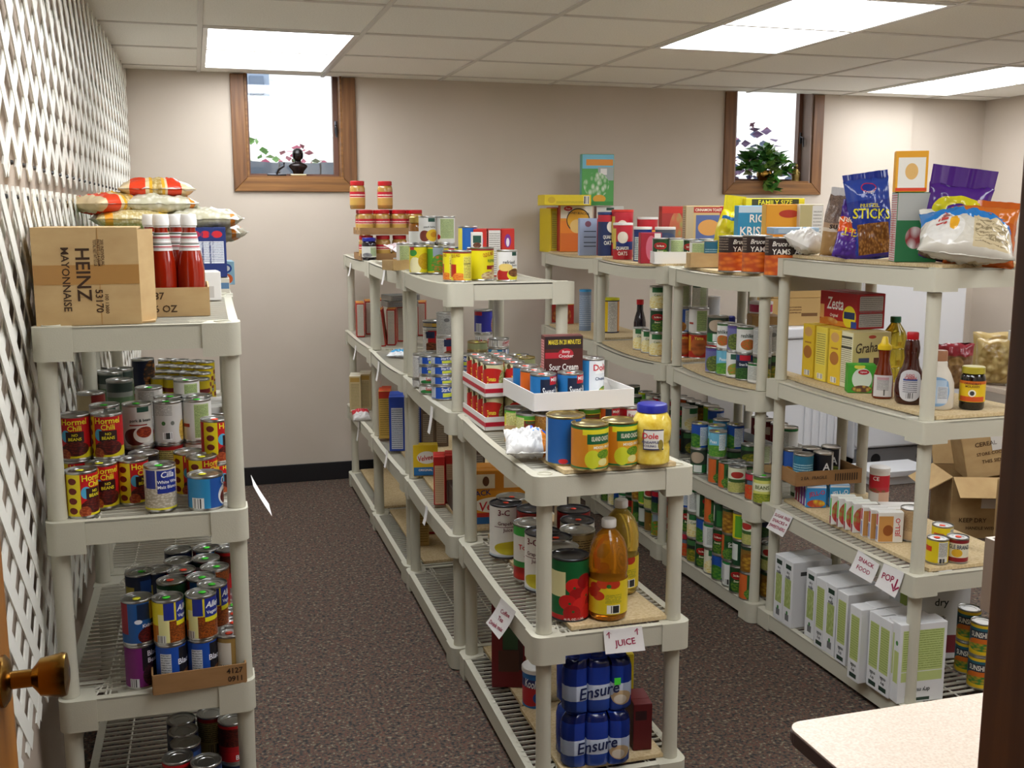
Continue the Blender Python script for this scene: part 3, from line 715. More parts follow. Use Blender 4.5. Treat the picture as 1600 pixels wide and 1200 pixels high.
# ---- paper signs
M_PAPER = pm('paper', '#e9e6e4', .8)
def paper(label, pts, lines, ink='#a01c4a', curl=.004, cat='sign', curve=None):
    """pts: four corners tl, tr, br, bl in the world; lines: (text, u, v, height fraction)"""
    tl, tr, br, bl = [Vector(p) for p in pts]; t = thing('paper_sign', label, cat, bl); n = (tr-tl).cross(tl-bl).normalized()
    if n.dot(Vector((0, 0, CAM_H))-bl) < 0: n = -n
    def at(u, v, o=0): p = (bl*(1-u)+br*u)*(1-v)+(tl*(1-u)+tr*u)*v; return p-bl+n*(o+curl*(1-v)**2*1.5)
    bm = bmesh.new(); N = 6
    for s in (0, -.0004):
        g = [[bm.verts.new(at(i/N, j/N, s)) for i in range(N+1)] for j in range(N+1)]
        for j in range(N):
            for i in range(N): bm.faces.new((g[j][i], g[j][i+1], g[j+1][i+1], g[j+1][i]))
    o = ob('sheet', mk('sheet', bm, M_PAPER), t)
    W, H = (tr-tl).length, (tl-bl).length
    if lines: ob('lettering', lettering([(s, u*W, v*H, h*H, ink, (rot[0] if rot else 0), W*.86) for (s, u, v, h, *rot) in lines], lambda x, y: at(x/W, y/H, .0008)), o)
    return t
# ================= printed designs =================
NUT = lambda u, c='#4b4b4b', w=.09: [('l', u, .5, w, .36, c, c, 17)]
K('chili', '#c3141b', [('r', .27, .5, .082, .5, '#e6cf1c'), *[('e', .27, v, .045, .07, '#6e1d12') for v in (.8, .59, .38, .17)], ('r', .66, .13, .33, .13, '#dccb1c'), ('e', .405, .55, .05, .13, '#4fa9cf'), ('r', .5, .52, .095, .12, '#2b0f0e'), ('b', .5, .26, .15, .16, '#7c2117', '#3f0f0c', 30), ('b', .39, .14, .06, .12, '#c56a35', '#8c3417', 40)],
  [('Hormel', .5, .86, .13, '#f2e02a'), ('Chili', .5, .72, .12, '#f2e02a'), ('NO', .5, .57, .06, '#f2e02a'), ('BEANS', .5, .48, .07, '#f2e02a')])
K('porkbeans', '#d9d6cf', [('r', .56, .88, .07, .06, '#1d4a3a'), ('e', .46, .25, .14, .2, '#5c1d14'), ('e', .56, .3, .12, .2, '#e8e2d8'), ('b', .57, .35, .095, .13, '#c8501f', '#7c2410', 34), ('r', .5, .52, .1, .015, '#9c2b1c')], [('pork & beans', .53, .62, .09, '#2f3a38')])
K('whiteback', '#d4d1cb', [('l', .46, .8, .1, .12, '#8f9089', '#8f9089', 30), ('r', .5, .2, .055, .09, '#f3f3f0'), ('c', .5, .2, .05, .075, '#3a3a38', '#3a3a38', 150), ('e', .46, .5, .022, .05, '#3c6b2f'), ('e', .56, .5, .022, .05, '#777a70'), ('b', .70, .3, .06, .25, '#a0742d', '#d4b24b', 30)])
K('greenback', '#d8d6d0', [('r', .56, .5, .09, .40, '#a9bd7c'), ('l', .56, .5, .085, .38, '#62744a', '#62744a', 28), ('r', .36, .4, .05, .04, '#a53a2c')])
K('whitebeans', '#cfc7b6', [('B', .5, .3, .5, .26, '#ded6c7', '#a79c88', 30), ('r', .33, .72, .06, .2, '#1e2f86'), ('r', .52, .66, .115, .25, '#1e2f86'), ('r', .5, .06, .5, .035, '#e2d62c')], [('Cilla', .52, .82, .13, '#e9e9ee', 0, None, .2), ('White Wax', .52, .66, .07, '#e9e9ee'), ('Maiz Blanco', .52, .55, .07, '#e9e9ee')])
K('bluechili', '#1b4f9c', [('r', .36, .5, .12, .5, '#2c86b8'), ('r', .36, .22, .06, .16, '#e8e8e8'), ('c', .36, .22, .05, .14, '#333333', '#333333', 150), ('e', .66, .38, .1, .3, '#dedede'), ('b', .66, .33, .075, .2, '#93301b', '#5a160f', 26)], [('Q', .64, .78, .26, '#f0f0f2'), ('C', .72, .72, .24, '#f0f0f2')])
K('bush', '#7c2c14', [('r', .3, .5, .2, .5, '#b4531b'), ('r', .55, .55, .13, .34, '#dfc520'), ('r', .55, .62, .12, .18, '#18130f')], [('BUSH', .55, .62, .2, '#e9cf3c')])
K('turkey', '#1a2038', [('b', .62, .5, .12, .45, '#c77a24', '#2a1d18', 12)])
K('silvergreen', '#7d8078', [('r', .5, .3, .5, .25, '#4f6645'), ('r', .5, .8, .5, .12, '#2d3a33')])
K('redcream', '#7d2520', [('r', .35, .5, .15, .5, '#b3a27a')], [('Chi', .62, .5, .3, '#d9cfc0')])
K('yellowband', '#6e1a16', [('r', .5, .8, .5, .2, '#cdb514'), ('r', .5, .3, .5, .12, '#b8a516')])
K('redsmall', '#a8161b', [('r', .5, .75, .5, .15, '#d8d2cc'), ('l', .5, .4, .2, .25, '#e3c7c0', '#e3c7c0', 14)])
K('kidney', '#19508f', [('r', .29, .6, .07, .35, '#8f1f2a'), ('r', .6, .74, .14, .18, '#0f2340'), ('r', .66, .74, .06, .2, '#d7b62a'), ('b', .62, .2, .16, .22, '#7d1d1a', '#3c0d0e', 40), ('e', .47, .53, .04, .05, '#d8d8e0')], [('Kidney', .58, .42, .1, '#e6e6f0')])
K('purplebean', '#74206a', [('r', .62, .7, .16, .28, '#15101a'), ('b', .62, .3, .16, .3, '#5b2430', '#20101a', 40), ('r', .37, .15, .05, .1, '#cfcfd2'), ('c', .37, .15, .04, .09, '#333333', '#333333', 150)], [('Black', .6, .8, .12, '#e3dce6'), ('Beans', .6, .64, .11, '#e3dce6')])
K('vegbean', '#dcca22', [('r', .5, .2, .5, .24, '#b56a1c'), ('B', .6, .28, .22, .26, '#c0641c', '#6d330e', 44), ('r', .36, .35, .06, .34, '#e3df9c'), ('r', .42, .76, .055, .2, '#1f2f8c'), ('r', .62, .7, .125, .27, '#1f2f8c'), ('r', .62, .47, .125, .05, '#e5da1f'), ('r', .33, .12, .05, .1, '#d8d8d4'), ('c', .33, .12, .045, .09, '#333333', '#333333', 150)], [('Allens', .62, .8, .14, '#eef0f4', 0, None, .25), ('Vegetarian', .62, .62, .1, '#eef0f4')])
K('bluebean', '#1a4aa6', [('r', .38, .45, .06, .35, '#cfd3da'), ('l', .38, .45, .055, .33, '#7a7f88', '#7a7f88', 18), ('r', .62, .62, .1, .3, '#14141c'), ('b', .64, .18, .12, .2, '#b47a3c', '#5a3420', 40)], [('Black', .6, .6, .13, '#e6e6f0')])
K('browncan', '#9a7b42', [('r', .36, .45, .09, .4, '#d6d0c4'), ('c', .36, .2, .06, .14, '#333333', '#333333', 150), ('r', .6, .55, .1, .12, '#40261c')])
K('darkblue', '#18233f', [('r', .36, .4, .07, .3, '#a99b3c'), ('r', .6, .7, .1, .15, '#2c4f8d')])
K('greencan', '#173d24', [('r', .36, .55, .09, .3, '#c9cfc6'), ('r', .62, .4, .1, .3, '#2c6a35')])
K('orangebean', '#b4611d', [('B', .5, .8, .5, .2, '#b45d1d', '#5e2a0c', 50), ('r', .5, .4, .3, .3, '#8b1a16')])
K('redlabel', '#a5171c', [('B', .5, .65, .5, .22, '#6d2214', '#3b0f0a', 40), ('r', .5, .16, .5, .13, '#b71a20'), ('r', .5, .93, .5, .05, '#b71a20'), ('e', .68, .72, .07, .14, '#dfdfe2')], [('BROWN', .6, .16, .12, '#efe6e2')])
K('creamred', '#c6b873', [('r', .5, .92, .5, .06, '#9c1c1c'), ('c', .45, .2, .06, .12, '#333333', '#333333', 150), ('l', .5, .6, .25, .25, '#6e6238', '#6e6238', 20)])
K('island', '#d39c26', [('r', .3, .5, .16, .5, '#c67c1c'), ('r', .5, .95, .5, .045, '#146b35'), ('r', .5, .04, .5, .045, '#146b35'), ('r', .56, .85, .15, .06, '#d9cf24'), ('r', .57, .70, .12, .11, '#155a33'), ('e', .5, .26, .07, .2, '#c3c62a'), ('b', .61, .36, .07, .1, '#8fae24', '#4d7718', 60), ('e', .60, .19, .05, .08, '#d8cf8a')], [('ISLAND CHOICE', .575, .71, .1, '#eee9d0', 0, .055), ('MIXED FRUIT', .60, .52, .06, '#ece5cf')], 'gold')
K('bigblue', '#1c5aa0', [('r', .26, .5, .03, .5, '#c9d3dc'), ('r', .66, .6, .07, .2, '#14213f'), ('b', .64, .25, .09, .2, '#c23a1c', '#7d1a10', 20), ('e', .45, .1, .04, .05, '#c7222b')], (), 'gold')
K('sweetpeas', '#2273b4', [('r', .61, .52, .17, .34, '#17233f'), ('r', .66, .83, .1, .14, '#bf1d2c'), ('B', .61, .08, .25, .11, '#8fa04a', '#4d6a2c', 50)], [('MEIJER', .66, .83, .14, '#f0eaea'), ('Sweet Peas', .62, .5, .24, '#eef0f2', 0, .075)])
K('orangecan', '#d8641c', [('r', .66, .5, .18, .5, '#1c2b45'), ('r', .66, .83, .1, .12, '#bf1d2c'), ('B', .66, .12, .2, .12, '#7f9a3e', '#43602a', 40)], [('Meijer', .64, .83, .12, '#f0eaea'), ('rt Peas', .63, .5, .2, '#eef0f2')])
K('dolecan', '#dfe3e6', [('r', .32, .5, .12, .5, '#2f84c0'), ('r', .62, .78, .1, .15, '#eef0ee'), ('b', .66, .15, .1, .15, '#cfae3a', '#57853a', 24)], [('Dole', .6, .78, .16, '#c81f2a'), ('Chunks', .6, .5, .08, '#24406e')])
K('tomsoup', '#cfcba0', [('r', .5, .33, .3, .33, '#b7201a'), ('e', .5, .68, .2, .16, '#b7201a'), ('e', .38, .86, .035, .08, '#4a3c22'), ('b', .72, .4, .1, .35, '#d2cf9c', '#7d8f4a', 18), ('r', .86, .5, .13, .45, '#d6d2ad'), ('l', .86, .5, .12, .4, '#8a8662', '#8a8662', 22)], [('Tomato', .5, .5, .14, '#f0dc3c', 0, .03), ('Soup', .5, .33, .14, '#f0dc3c')])
K('beansoup', '#3d8a2c', [('r', .5, .8, .5, .2, '#d4c41f'), ('r', .5, .84, .2, .08, '#b1301e'), ('b', .5, .2, .2, .2, '#d2ba8a', '#8a6a3c', 40)], [('Bean', .5, .55, .12, '#efe9c9')])
K('raywood', '#d6cf22', [('r', .5, .9, .5, .08, '#4c9a2c'), ('r', .56, .5, .12, .3, '#7a2c16'), ('r', .36, .5, .08, .38, '#e3e09a'), ('l', .36, .5, .075, .36, '#84823f', '#84823f', 22)], [('Raywood', .56, .74, .12, '#1f6a2a'), ('corn', .56, .5, .13, '#e6c62c')])
K('cutcorn', '#9a6a22', [('r', .6, .35, .13, .28, '#241a2c'), ('b', .5, .85, .3, .12, '#d1a24a', '#8c5a1c', 50)], [('CREAM', .58, .74, .12, '#3a4a1c', 8), ('Cut', .58, .44, .16, '#e9e6dc'), ('Corn', .6, .26, .15, '#e9e6dc')])
K('yamcan', '#c98a4a', [('r', .5, .8, .5, .18, '#a9693a')], [('peaches', .5, .4, .14, '#f0d9b8')])
K('redqueen', '#a8141f', [('r', .55, .75, .1, .16, '#d9d3cf')], [('Ranch', .55, .75, .12, '#8c1119'), ('Queen', .55, .38, .24, '#efe6e2', 0, .07)])
K('tunablue', '#1c4aa4', [('r', .27, .55, .07, .38, '#c9cfd8'), ('l', .27, .55, .065, .34, '#77808f', '#77808f', 12), ('r', .56, .36, .11, .14, '#cfd84a'), ('e', .62, .62, .04, .2, '#dcd9c8')], [('StarKist', .52, .74, .3, '#f0f2f6', 0, .045)])
K('tunalight', '#2a8fc8', [('e', .38, .5, .06, .4, '#e3edf2'), ('r', .58, .5, .075, .38, '#eef0f2'), ('c', .58, .5, .065, .34, '#3a3f88', '#3a3f88', 170)], [('TUNA', .40, .5, .2, '#c5202a')])
K('tunared', '#d6d2cc', [('r', .38, .5, .06, .4, '#efefed'), ('c', .38, .5, .05, .36, '#3d3d3d', '#3d3d3d', 170), ('l', .6, .3, .1, .2, '#b3222c', '#b3222c', 8)], [('Geisha', .58, .65, .3, '#c2182a', 8, None, .3)])
K('tunadark', '#1b2c48', [('r', .5, .5, .2, .2, '#c9a23a'), ('l', .4, .5, .1, .4, '#7e8a99', '#7e8a99', 8)])
K('tunagreen', '#dcdad4', [('e', .5, .25, .2, .3, '#2c7a3c')], [('Salmon', .5, .6, .35, '#c5202a')])
K('olive', '#7d8a4a', [('r', .5, .5, .5, .35, '#a3a97a')], (), 'gold')
K('meat', '#d7d4cf', [('r', .62, .5, .16, .5, '#b8171f'), ('r', .47, .75, .12, .15, '#1f2c52'), ('b', .52, .22, .14, .2, '#a35a2c', '#4a2212', 20), ('r', .35, .5, .07, .4, '#dcd9d4'), ('l', .35, .5, .065, .38, '#8a8883', '#8a8883', 22)], [('Libby', .44, .82, .09, '#20305c')])
K('silverlabel', '#c2c2be', [('l', .5, .5, .3, .4, '#7d7d7a', '#7d7d7a', 22), ('e', .52, .7, .05, .08, '#707070')])
K('coffeeblue', '#2b2f9c', [('r', .4, .85, .09, .08, '#b3202f'), ('r', .42, .25, .06, .18, '#cfcfd6'), ('c', .42, .25, .055, .16, '#3a3a44', '#3a3a44', 150), ('b', .74, .35, .06, .3, '#d0a97c', '#8c5a3c', 20)])
K('oldpaso', '#e3d51b', [('r', .5, .955, .5, .05, '#8c1d1a'), ('r', .36, .36, .08, .2, '#b52a1b'), ('b', .48, .15, .12, .14, '#c8401c', '#e08a2c', 20), ('r', .63, .45, .075, .36, '#ecdf6a'), ('l', .63, .45, .07, .34, '#6b661f', '#6b661f', 20), ('r', .63, .58, .07, .012, '#2b2a12')], [('OLD EL PASO', .42, .83, .10, '#8c2a16', 6, .04)])
K('oldpasobig', '#e3d51b', [('r', .5, .955, .5, .05, '#8c1d1a'), ('r', .64, .4, .09, .06, '#8c1d1a'), ('b', .6, .14, .12, .14, '#8f3a1c', '#d9c79a', 16), ('r', .68, .33, .05, .08, '#c9a06a')], [('OLD EL PASO', .58, .8, .12, '#b52a1b', 10, .05), ('REFRIED', .64, .6, .08, '#3a7a2c')])
K('refried', '#dcdad6', [('r', .62, .88, .05, .06, '#1f4a3c'), ('e', .42, .2, .13, .2, '#a8201d'), ('e', .62, .22, .13, .2, '#d9cf2c'), ('b', .62, .28, .11, .13, '#8f5a2c', '#5a3418', 14), ('e', .46, .45, .12, .12, '#d9bd6a')], [('refried', .52, .62, .11, '#4a4c48'), ('beans', .62, .52, .07, '#4a4c48')])
K('cornyellow', '#dccb1e', [('e', .42, .3, .12, .3, '#e9e0b0'), ('b', .62, .45, .14, .3, '#d9b521', '#b98d16', 40), ('e', .38, .75, .08, .12, '#3c8a3a'), ('r', .36, .9, .05, .05, '#b3202a')])
K('vegmix', '#d9c91e', [('r', .34, .5, .1, .4, '#5a9a2c'), ('r', .56, .8, .12, .18, '#8b98a4'), ('b', .56, .35, .15, .35, '#d8561f', '#4c8a2c', 16)])
K('peach', '#d6d5d1', [('r', .56, .86, .07, .07, '#1f4a3c'), ('e', .42, .28, .11, .2, '#7a3a2c'), ('e', .58, .3, .13, .22, '#dfb92c'), ('e', .60, .33, .07, .1, '#c98f1f')], [('peach halves', .52, .6, .09, '#4c504c')])
K('greenpanel', '#d9d8d4', [('r', .52, .55, .14, .36, '#b7c78e'), ('l', .52, .55, .135, .34, '#71805a', '#71805a', 24), ('e', .33, .25, .05, .09, '#b3222c')])
K('bluecanister', '#1f62b4', [('r', .32, .6, .07, .36, '#e8d94a'), ('r', .32, .2, .1, .16, '#dfe3ea'), ('b', .55, .1, .12, .1, '#3a6a2c', '#8a5a2c', 12)])
K('yams', '#2a1813', [('r', .5, .2, .5, .34, '#d4601c'), ('b', .5, .24, .4, .32, '#f0892c', '#c04c14', 9), ('l', .25, .75, .1, .18, '#8a7a6a', '#8a7a6a', 14), ('e', .78, .8, .02, .05, '#b3202a')], [("Bruce's", .5, .84, .13, '#efe9dc', 0, .07, .3), ('YAMS', .5, .64, .14, '#f4efe4', 0, .07)])
K('delmonte', '#173f1f', [('e', .5, .68, .14, .14, '#b51f1f'), ('e', .5, .68, .12, .105, '#8f1313'), ('b', .56, .28, .2, .24, '#7f9a2f', '#2c5a22', 22), ('r', .2, .5, .1, .45, '#c9d0c6')], [('Del Monte', .5, .68, .08, '#f0e9d0', 0, .035), ('Beans', .5, .47, .08, '#e6dfc0')])
K('creamcorn', '#dcd8c2', [('r', .5, .85, .12, .12, '#2c6a3a'), ('b', .52, .3, .25, .3, '#d9b92c', '#e8dfae', 16)], [('Corn', .5, .62, .1, '#3a6a3a')])
K('whitelbl', '#cfccbf', [('r', .56, .5, .07, .42, '#b9c69a'), ('l', .5, .5, .2, .4, '#8a8a7a', '#8a8a7a', 22), ('r', .4, .9, .1, .06, '#2c4a3a')])
K('bluefruit', '#26509c', [('r', .62, .5, .1, .4, '#dcdcd6'), ('l', .62, .5, .095, .38, '#6a6a66', '#6a6a66', 20), ('b', .45, .25, .09, .2, '#c98a2c', '#8f5a1c', 8)])
K('redyam', '#b02417', [('b', .5, .5, .14, .38, '#6d3a22', '#b8622c', 6), ('r', .74, .5, .12, .45, '#bd5a1c'), ('r', .3, .6, .06, .3, '#c98a1c')], [('Yams', .5, .82, .12, '#f0d24a')])
K('greenwhite', '#1d6a32', [('r', .5, .68, .5, .30, '#2b3a2c'), ('e', .46, .66, .14, .22, '#b3a08a'), ('r', .48, .22, .08, .14, '#dfe3dc')])
K('freshlike', '#d9d8d2', [('r', .5, .94, .5, .05, '#3a6a3c'), ('e', .52, .3, .17, .26, '#e8e6e0'), ('b', .52, .33, .14, .2, '#4c8a34', '#c9602c', 26)], [('reshlike', .5, .66, .15, '#1d3a2c', 0, .055)])
K('purplecan', '#6a6a9c', [('r', .5, .92, .5, .07, '#5a4a8a'), ('b', .48, .35, .2, .32, '#8a9a3c', '#4c5a2c', 24), ('r', .66, .5, .08, .36, '#b9a9c9')])
K('ltblue', '#6fb4cf', [('b', .5, .25, .3, .24, '#7faa3c', '#4c8a34', 18), ('r', .62, .6, .07, .3, '#e3e9ea'), ('l', .62, .6, .065, .28, '#5a8a9a', '#5a8a9a', 18)], [('Peas', .44, .62, .12, '#f0f6f6')])
K('mixveg', '#dadbd6', [('r', .5, .8, .1, .1, '#2c5a4a'), ('b', .52, .3, .19, .26, '#d2602c', '#7a9a3c', 14), ('e', .52, .08, .15, .06, '#e6e6e0')])
K('meijerbeans', '#1c3a6a', [('r', .5, .84, .1, .1, '#bf1d2c'), ('r', .5, .6, .3, .12, '#16243f'), ('b', .5, .24, .3, .24, '#4c7a34', '#234a1f', 40)], [('Green Beans', .5, .6, .1, '#e9ecf0', 0, .05)])
K('greenlid', '#dcdcd8', [('r', .5, .93, .5, .07, '#1f7a3c'), ('r', .5, .03, .5, .035, '#1f7a3c'), ('r', .40, .5, .1, .34, '#d0d2cc'), ('l', .40, .5, .095, .32, '#7c807a', '#7c807a', 20), ('c', .57, .2, .05, .1, '#3c3c3c', '#3c3c3c', 150)])
K('greenbean', '#2a5a2a', [('r', .3, .5, .1, .45, '#c9622c'), ('b', .55, .25, .2, .22, '#86a83c', '#3a6a2a', 30), ('r', .56, .62, .13, .12, '#1d3f22')], [('Green', .56, .66, .09, '#f2efdc'), ('Beans', .56, .56, .09, '#f2efdc')])
K('ltbean', '#d5d8bd', [('b', .5, .22, .25, .22, '#8a9a4c', '#b9b36a', 30), ('e', .5, .7, .12, .12, '#a8322a'), ('r', .5, .48, .2, .06, '#3a5a2c')])
K('redbean', '#3a2420', [('r', .5, .87, .5, .12, '#b32a3c'), ('b', .5, .32, .3, .3, '#9c7a3c', '#c9401f', 20), ('r', .5, .65, .14, .07, '#5a6a7c')])
K('yelbean', '#cfcf6a', [('r', .5, .6, .2, .14, '#dfe0b9'), ('b', .5, .2, .3, .18, '#b9b23c', '#7a8a2c', 26), ('r', .5, .92, .5, .07, '#5a7a3c')], [('BEANS', .5, .6, .13, '#4a5a1c')])
K('skyblue', '#3f86a8', [('b', .45, .22, .25, .22, '#7a9a34', '#4c7a34', 14), ('r', .5, .55, .3, .08, '#bcd8e0')])
K('bluegreen', '#1d4a9a', [('b', .4, .3, .18, .3, '#6a9a2c', '#2c6a2a', 12), ('r', .62, .5, .1, .36, '#d3d9dc'), ('l', .62, .5, .095, .34, '#5a6a8a', '#5a6a8a', 20)])
K('darkbean', '#232a22', [('b', .55, .3, .2, .26, '#b99a2c', '#5a6a1c', 16), ('r', .5, .8, .2, .1, '#3c6a3a')])
K('gold', '#7c5c24', [('b', .55, .4, .25, .35, '#c79a34', '#7a4f18', 10), ('r', .5, .92, .5, .07, '#26402a')])
K('redtom', '#6e1a1a', [('e', .5, .6, .12, .16, '#c9b89a'), ('r', .62, .4, .07, .35, '#c9bf9a')], [('Tomato', .48, .25, .12, '#d9cfc0')])
K('tomjuice', '#d5d0c6', [('r', .5, .9, .5, .09, '#3c9a3a'), ('r', .5, .28, .5, .08, '#2c7a34'), ('b', .5, .12, .4, .14, '#c4281c', '#8f140f', 8), ('r', .72, .6, .07, .3, '#c5c0b4')], [('3-C', .5, .78, .08, '#1f1f4a'), ('Tomato', .5, .62, .09, '#b3161c', 0, .09), ('Juice', .5, .5, .09, '#b3161c')])
K('threec', '#dbd7ce', [('r', .5, .09, .5, .035, '#e8e5dd'), ('b', .55, .2, .19, .13, '#d8cf3c', '#b9a81f', 7), ('r', .5, .035, .5, .035, '#b9c6d0'), ('r', .5, .60, .14, .006, '#6a2a3c')], [('3-C', .46, .87, .11, '#6a1428'), ('Grapefruit', .5, .66, .085, '#54142a', 0, .075), ('Juice', .5, .54, .085, '#54142a')], 'dark')
K('tombig', '#0f5a2c', [('r', .5, .06, .5, .05, '#b31a1a'), ('r', .34, .6, .085, .20, '#d9cf9a'), *[('e', u, v, .075, .12, c) for u, v, c in ((.5, .58, '#c8201c'), (.6, .64, '#8f0d10'), (.68, .52, '#b31518'), (.53, .43, '#9a1012'), (.63, .41, '#d42a20'), (.44, .32, '#c01a1a'), (.56, .27, '#d02420'), (.68, .28, '#8c0c10'), (.48, .15, '#a51214'), (.63, .14, '#c3201c'))], *[('e', u, v, .012, .02, '#2c5a24') for u, v in ((.5, .55), (.62, .4), (.46, .3), (.49, .17))]], [('46 FL OZ / 1.36L', .5, .05, .035, '#f0e6e0', 0, .08)], 'dark')
K('juicetan', '#a59066', [('l', .5, .6, .3, .3, '#4a3f2c', '#4a3f2c', 24), ('r', .5, .2, .5, .1, '#8f7440')])
K('redbig', '#a01c1a', [('B', .5, .75, .5, .2, '#b3201c', '#6d0f0f', 12), ('r', .5, .3, .5, .2, '#d9d2c6')], (), 'dark')
K('eagle', '#d9d2b9', [('r', .5, .9, .5, .1, '#7c1a1f'), ('r', .5, .12, .5, .12, '#8c1f24'), ('e', .5, .42, .08, .16, '#d9a92c')], [('EAGLE BRAND', .5, .66, .17, '#1d2a4a', 0, .082)])
K('yellowcan', '#dcc51e', [('r', .62, .5, .08, .4, '#cfcdc4'), ('l', .62, .6, .075, .28, '#555550', '#555550', 20), ('c', .62, .15, .06, .1, '#333333', '#333333', 150), ('r', .36, .6, .08, .1, '#c0391c')])
K('beigecan', '#c9ab84', [('l', .5, .62, .2, .3, '#7c6544', '#7c6544', 26), ('c', .58, .16, .06, .09, '#333333', '#333333', 150)])
K('sunshine', '#d9b41f', [('r', .5, .62, .5, .24, '#1f5a6a'), ('e', .5, .4, .2, .16, '#c9661c'), ('b', .5, .28, .22, .12, '#d9a11f', '#3a7a34', 14), ('r', .5, .66, .2, .12, '#2a2f3c')], [('SUNSHINE', .5, .66, .16, '#f0ede0', 0, .07)])
K('beanblk', '#161414', [('r', .5, .5, .2, .2, '#d8c81e')], [('B', .62, .5, .3, '#e5d92c')])
K('adark', '#14161f', [('b', .5, .2, .2, .18, '#3c5a2a', '#7a8a3c', 12), ('r', .74, .5, .08, .45, '#bfc1bf')], [('A', .56, .55, .26, '#e6e6e6')])
K('tealcan', '#256a86', [('l', .5, .4, .2, .3, '#9ac0c9', '#9ac0c9', 12)])
# ================= left rack =================
sh = {'4': 'top', '3': 'second', '2': 'third', '1': 'bottom'}
# --- top shelf: mayonnaise carton on its side, ketchup bottles in a cut-down carton
x, y, z = locate('L4', 137, 508, 0)
w, h, d = .226, .222, .30; z = surf('L4', x, y+.1)
t = thing('mayonnaise_carton', 'open cardboard mayonnaise carton lying on its side, left rack top', 'box', (x+.004, y+.012, z), math.radians(1)); th = .004
bm = bmesh.new(); b2(bm, -w/2, w/2, 0, th, 0, h); b2(bm, -w/2, w/2, d-th, d, 0, h); b2(bm, -w/2, w/2, th, d-th, 0, th); b2(bm, -w/2, w/2, th, d-th, h-th, h); b2(bm, -w/2, -w/2+th, th, d-th, th, h-th)
c = ob('carton', mk('carton', bm, M_CARD), t)
T = [('HEINZ', .005, .115, .030, '#3a2413', -90), ('MAYONNAISE', -.032, .105, .017, '#3a2413', -90), ('53170', .036, .055, .016, '#3a2413', -90), ('100 13000', .052, .048, .008, '#4a3018', -90, .055), ('200 INDIVIDUAL', .048, .165, .007, '#4a3018', -90, .06), ('PACKETS 12.4 GRAM', .040, .165, .007, '#4a3018', -90, .06), ('TOTAL NET WT 5.5 LB', .032, .165, .007, '#4a3018', -90, .06)]
T = [(s, u-.012, v, hh, cc, *r) for s, u, v, hh, cc, *r in T]
ob('lettering', lettering(T, lambda a, b: (a, -.0012, b)), c)
bm = bmesh.new(); b2(bm, w/2-.087, w/2-.0855, -.0006, 0, 0, h); b2(bm, -w/2, w/2, -.0008, 0, h*.42, h*.62); ob('tape', mk('tape', bm, pm('tape', '#ab7f48', .3)), c)
bm = bmesh.new(); b2(bm, 0, .062, -.002, .002, .004, h-.004); o = ob('flap', mk('flap', bm, M_CARD), t, (w/2-.002, .01, 0), (0, 0, math.radians(58)))
bm = bmesh.new(); b2(bm, 0, .03, 0, d-.02, 0, .004); o = ob('flap', mk('flap', bm, M_CARD), t, (w/2, .01, .0), (0, math.radians(-4), 0))
# ketchup carton and bottles
xk, yk, zk = locate('L4', 272, 494, 0); zk = surf('L4', xk, yk+.1)
tray('ketchup_carton', 'cut down cardboard carton holding ketchup bottles, left rack top', xk, yk+.125, zk, (.172, .25, .072), M_CARD, 0, [('5787', -.045, .052, .018, '#4a3520'), ('/26 OZ', -.028, .020, .018, '#4a3520')], cat='box')
M_KET = pm('ketchup', '#8f1d08', .12, coat=.6); M_WCAP = pm('white_cap', '#e6e4df', .35); M_LABW = dm('kneck', '#dedbd6', [('r', .5, .5, .5, .1, '#b9404a'), ('r', .5, .86, .5, .08, '#3c4a3c'), ('l', .5, .35, .3, .15, '#8a8a86', '#8a8a86', 30)])
KP = [('glass', [(0, .001), (.026, .0), (.033, .006), (.0345, .03), (.0345, .105), (.031, .135), (.0215, .178), (.0165, .208), (.0165, .222), (0, .222)], M_KET), ('neck_label', [(.0228, .178), (.0185, .203)], M_LABW), ('neck_label', [(.0265, .158), (.0230, .177)], M_LABW), ('cap', [(.0188, .216), (.0188, .219), (.0205, .221), (.0205, .234), (.0195, .240), (.019, .247), (.0175, .249), (0, .249)], M_WCAP)]
for dx, dy, lb in ((-.022, .055, 'ketchup bottle in front row of carton, left one'), (.045, .055, 'ketchup bottle in front row of carton, right one, beside torn white carton'), (-.052, .19, 'ketchup bottle just behind the mayonnaise carton flap'), (.012, .125, 'ketchup bottle in second row of carton, middle one'), (.022, .20, 'ketchup bottle in second row of carton, right one')):
    bottle('ketchup_bottle', 'red '+lb, xk+dx, yk+dy, zk+.0048, KP, group='ketchup bottles in a carton')
# torn white carton, juice carton, blue pasta cartons behind
CB('whitetorn', (.07, .09, .085), '#d8d5cf', [('r', .5, .3, .2, .2, '#b9b4ac')]); CB('juicebox', (.075, .10, .085), '#8fb9d0', [('e', .6, .25, .3, .22, '#d9642c'), ('e', .62, .7, .25, .2, '#1f4a9c'), ('e', .62, .7, .16, .12, '#dfe6ea')], [('e', .5, .3, .3, .2, '#d9642c')], sidecol='#c9dde6')
CB('pasta', (.055, .11, .16), '#1b2c66', [('e', .5, .86, .3, .07, '#c2202c'), ('r', .5, .5, .36, .22, '#d2d5dd'), ('l', .5, .5, .34, .2, '#7c8090', '#7c8090', 30)], [('r', .5, .5, .36, .3, '#d3d6de'), ('l', .5, .5, .34, .28, '#7c8090', '#7c8090', 26)])
cartonat('L4', 324, 470, 'whitetorn', 'torn open white carton beside ketchup bottles, left rack', 8)
cartonat('L4', 349, 445, 'juicebox', 'light blue carton with orange fruit picture, left rack top edge', 4)
xx, yy, zz = locate('L4', 350, 446, .07)
zz = surf('L4', xx, yy)+.0875
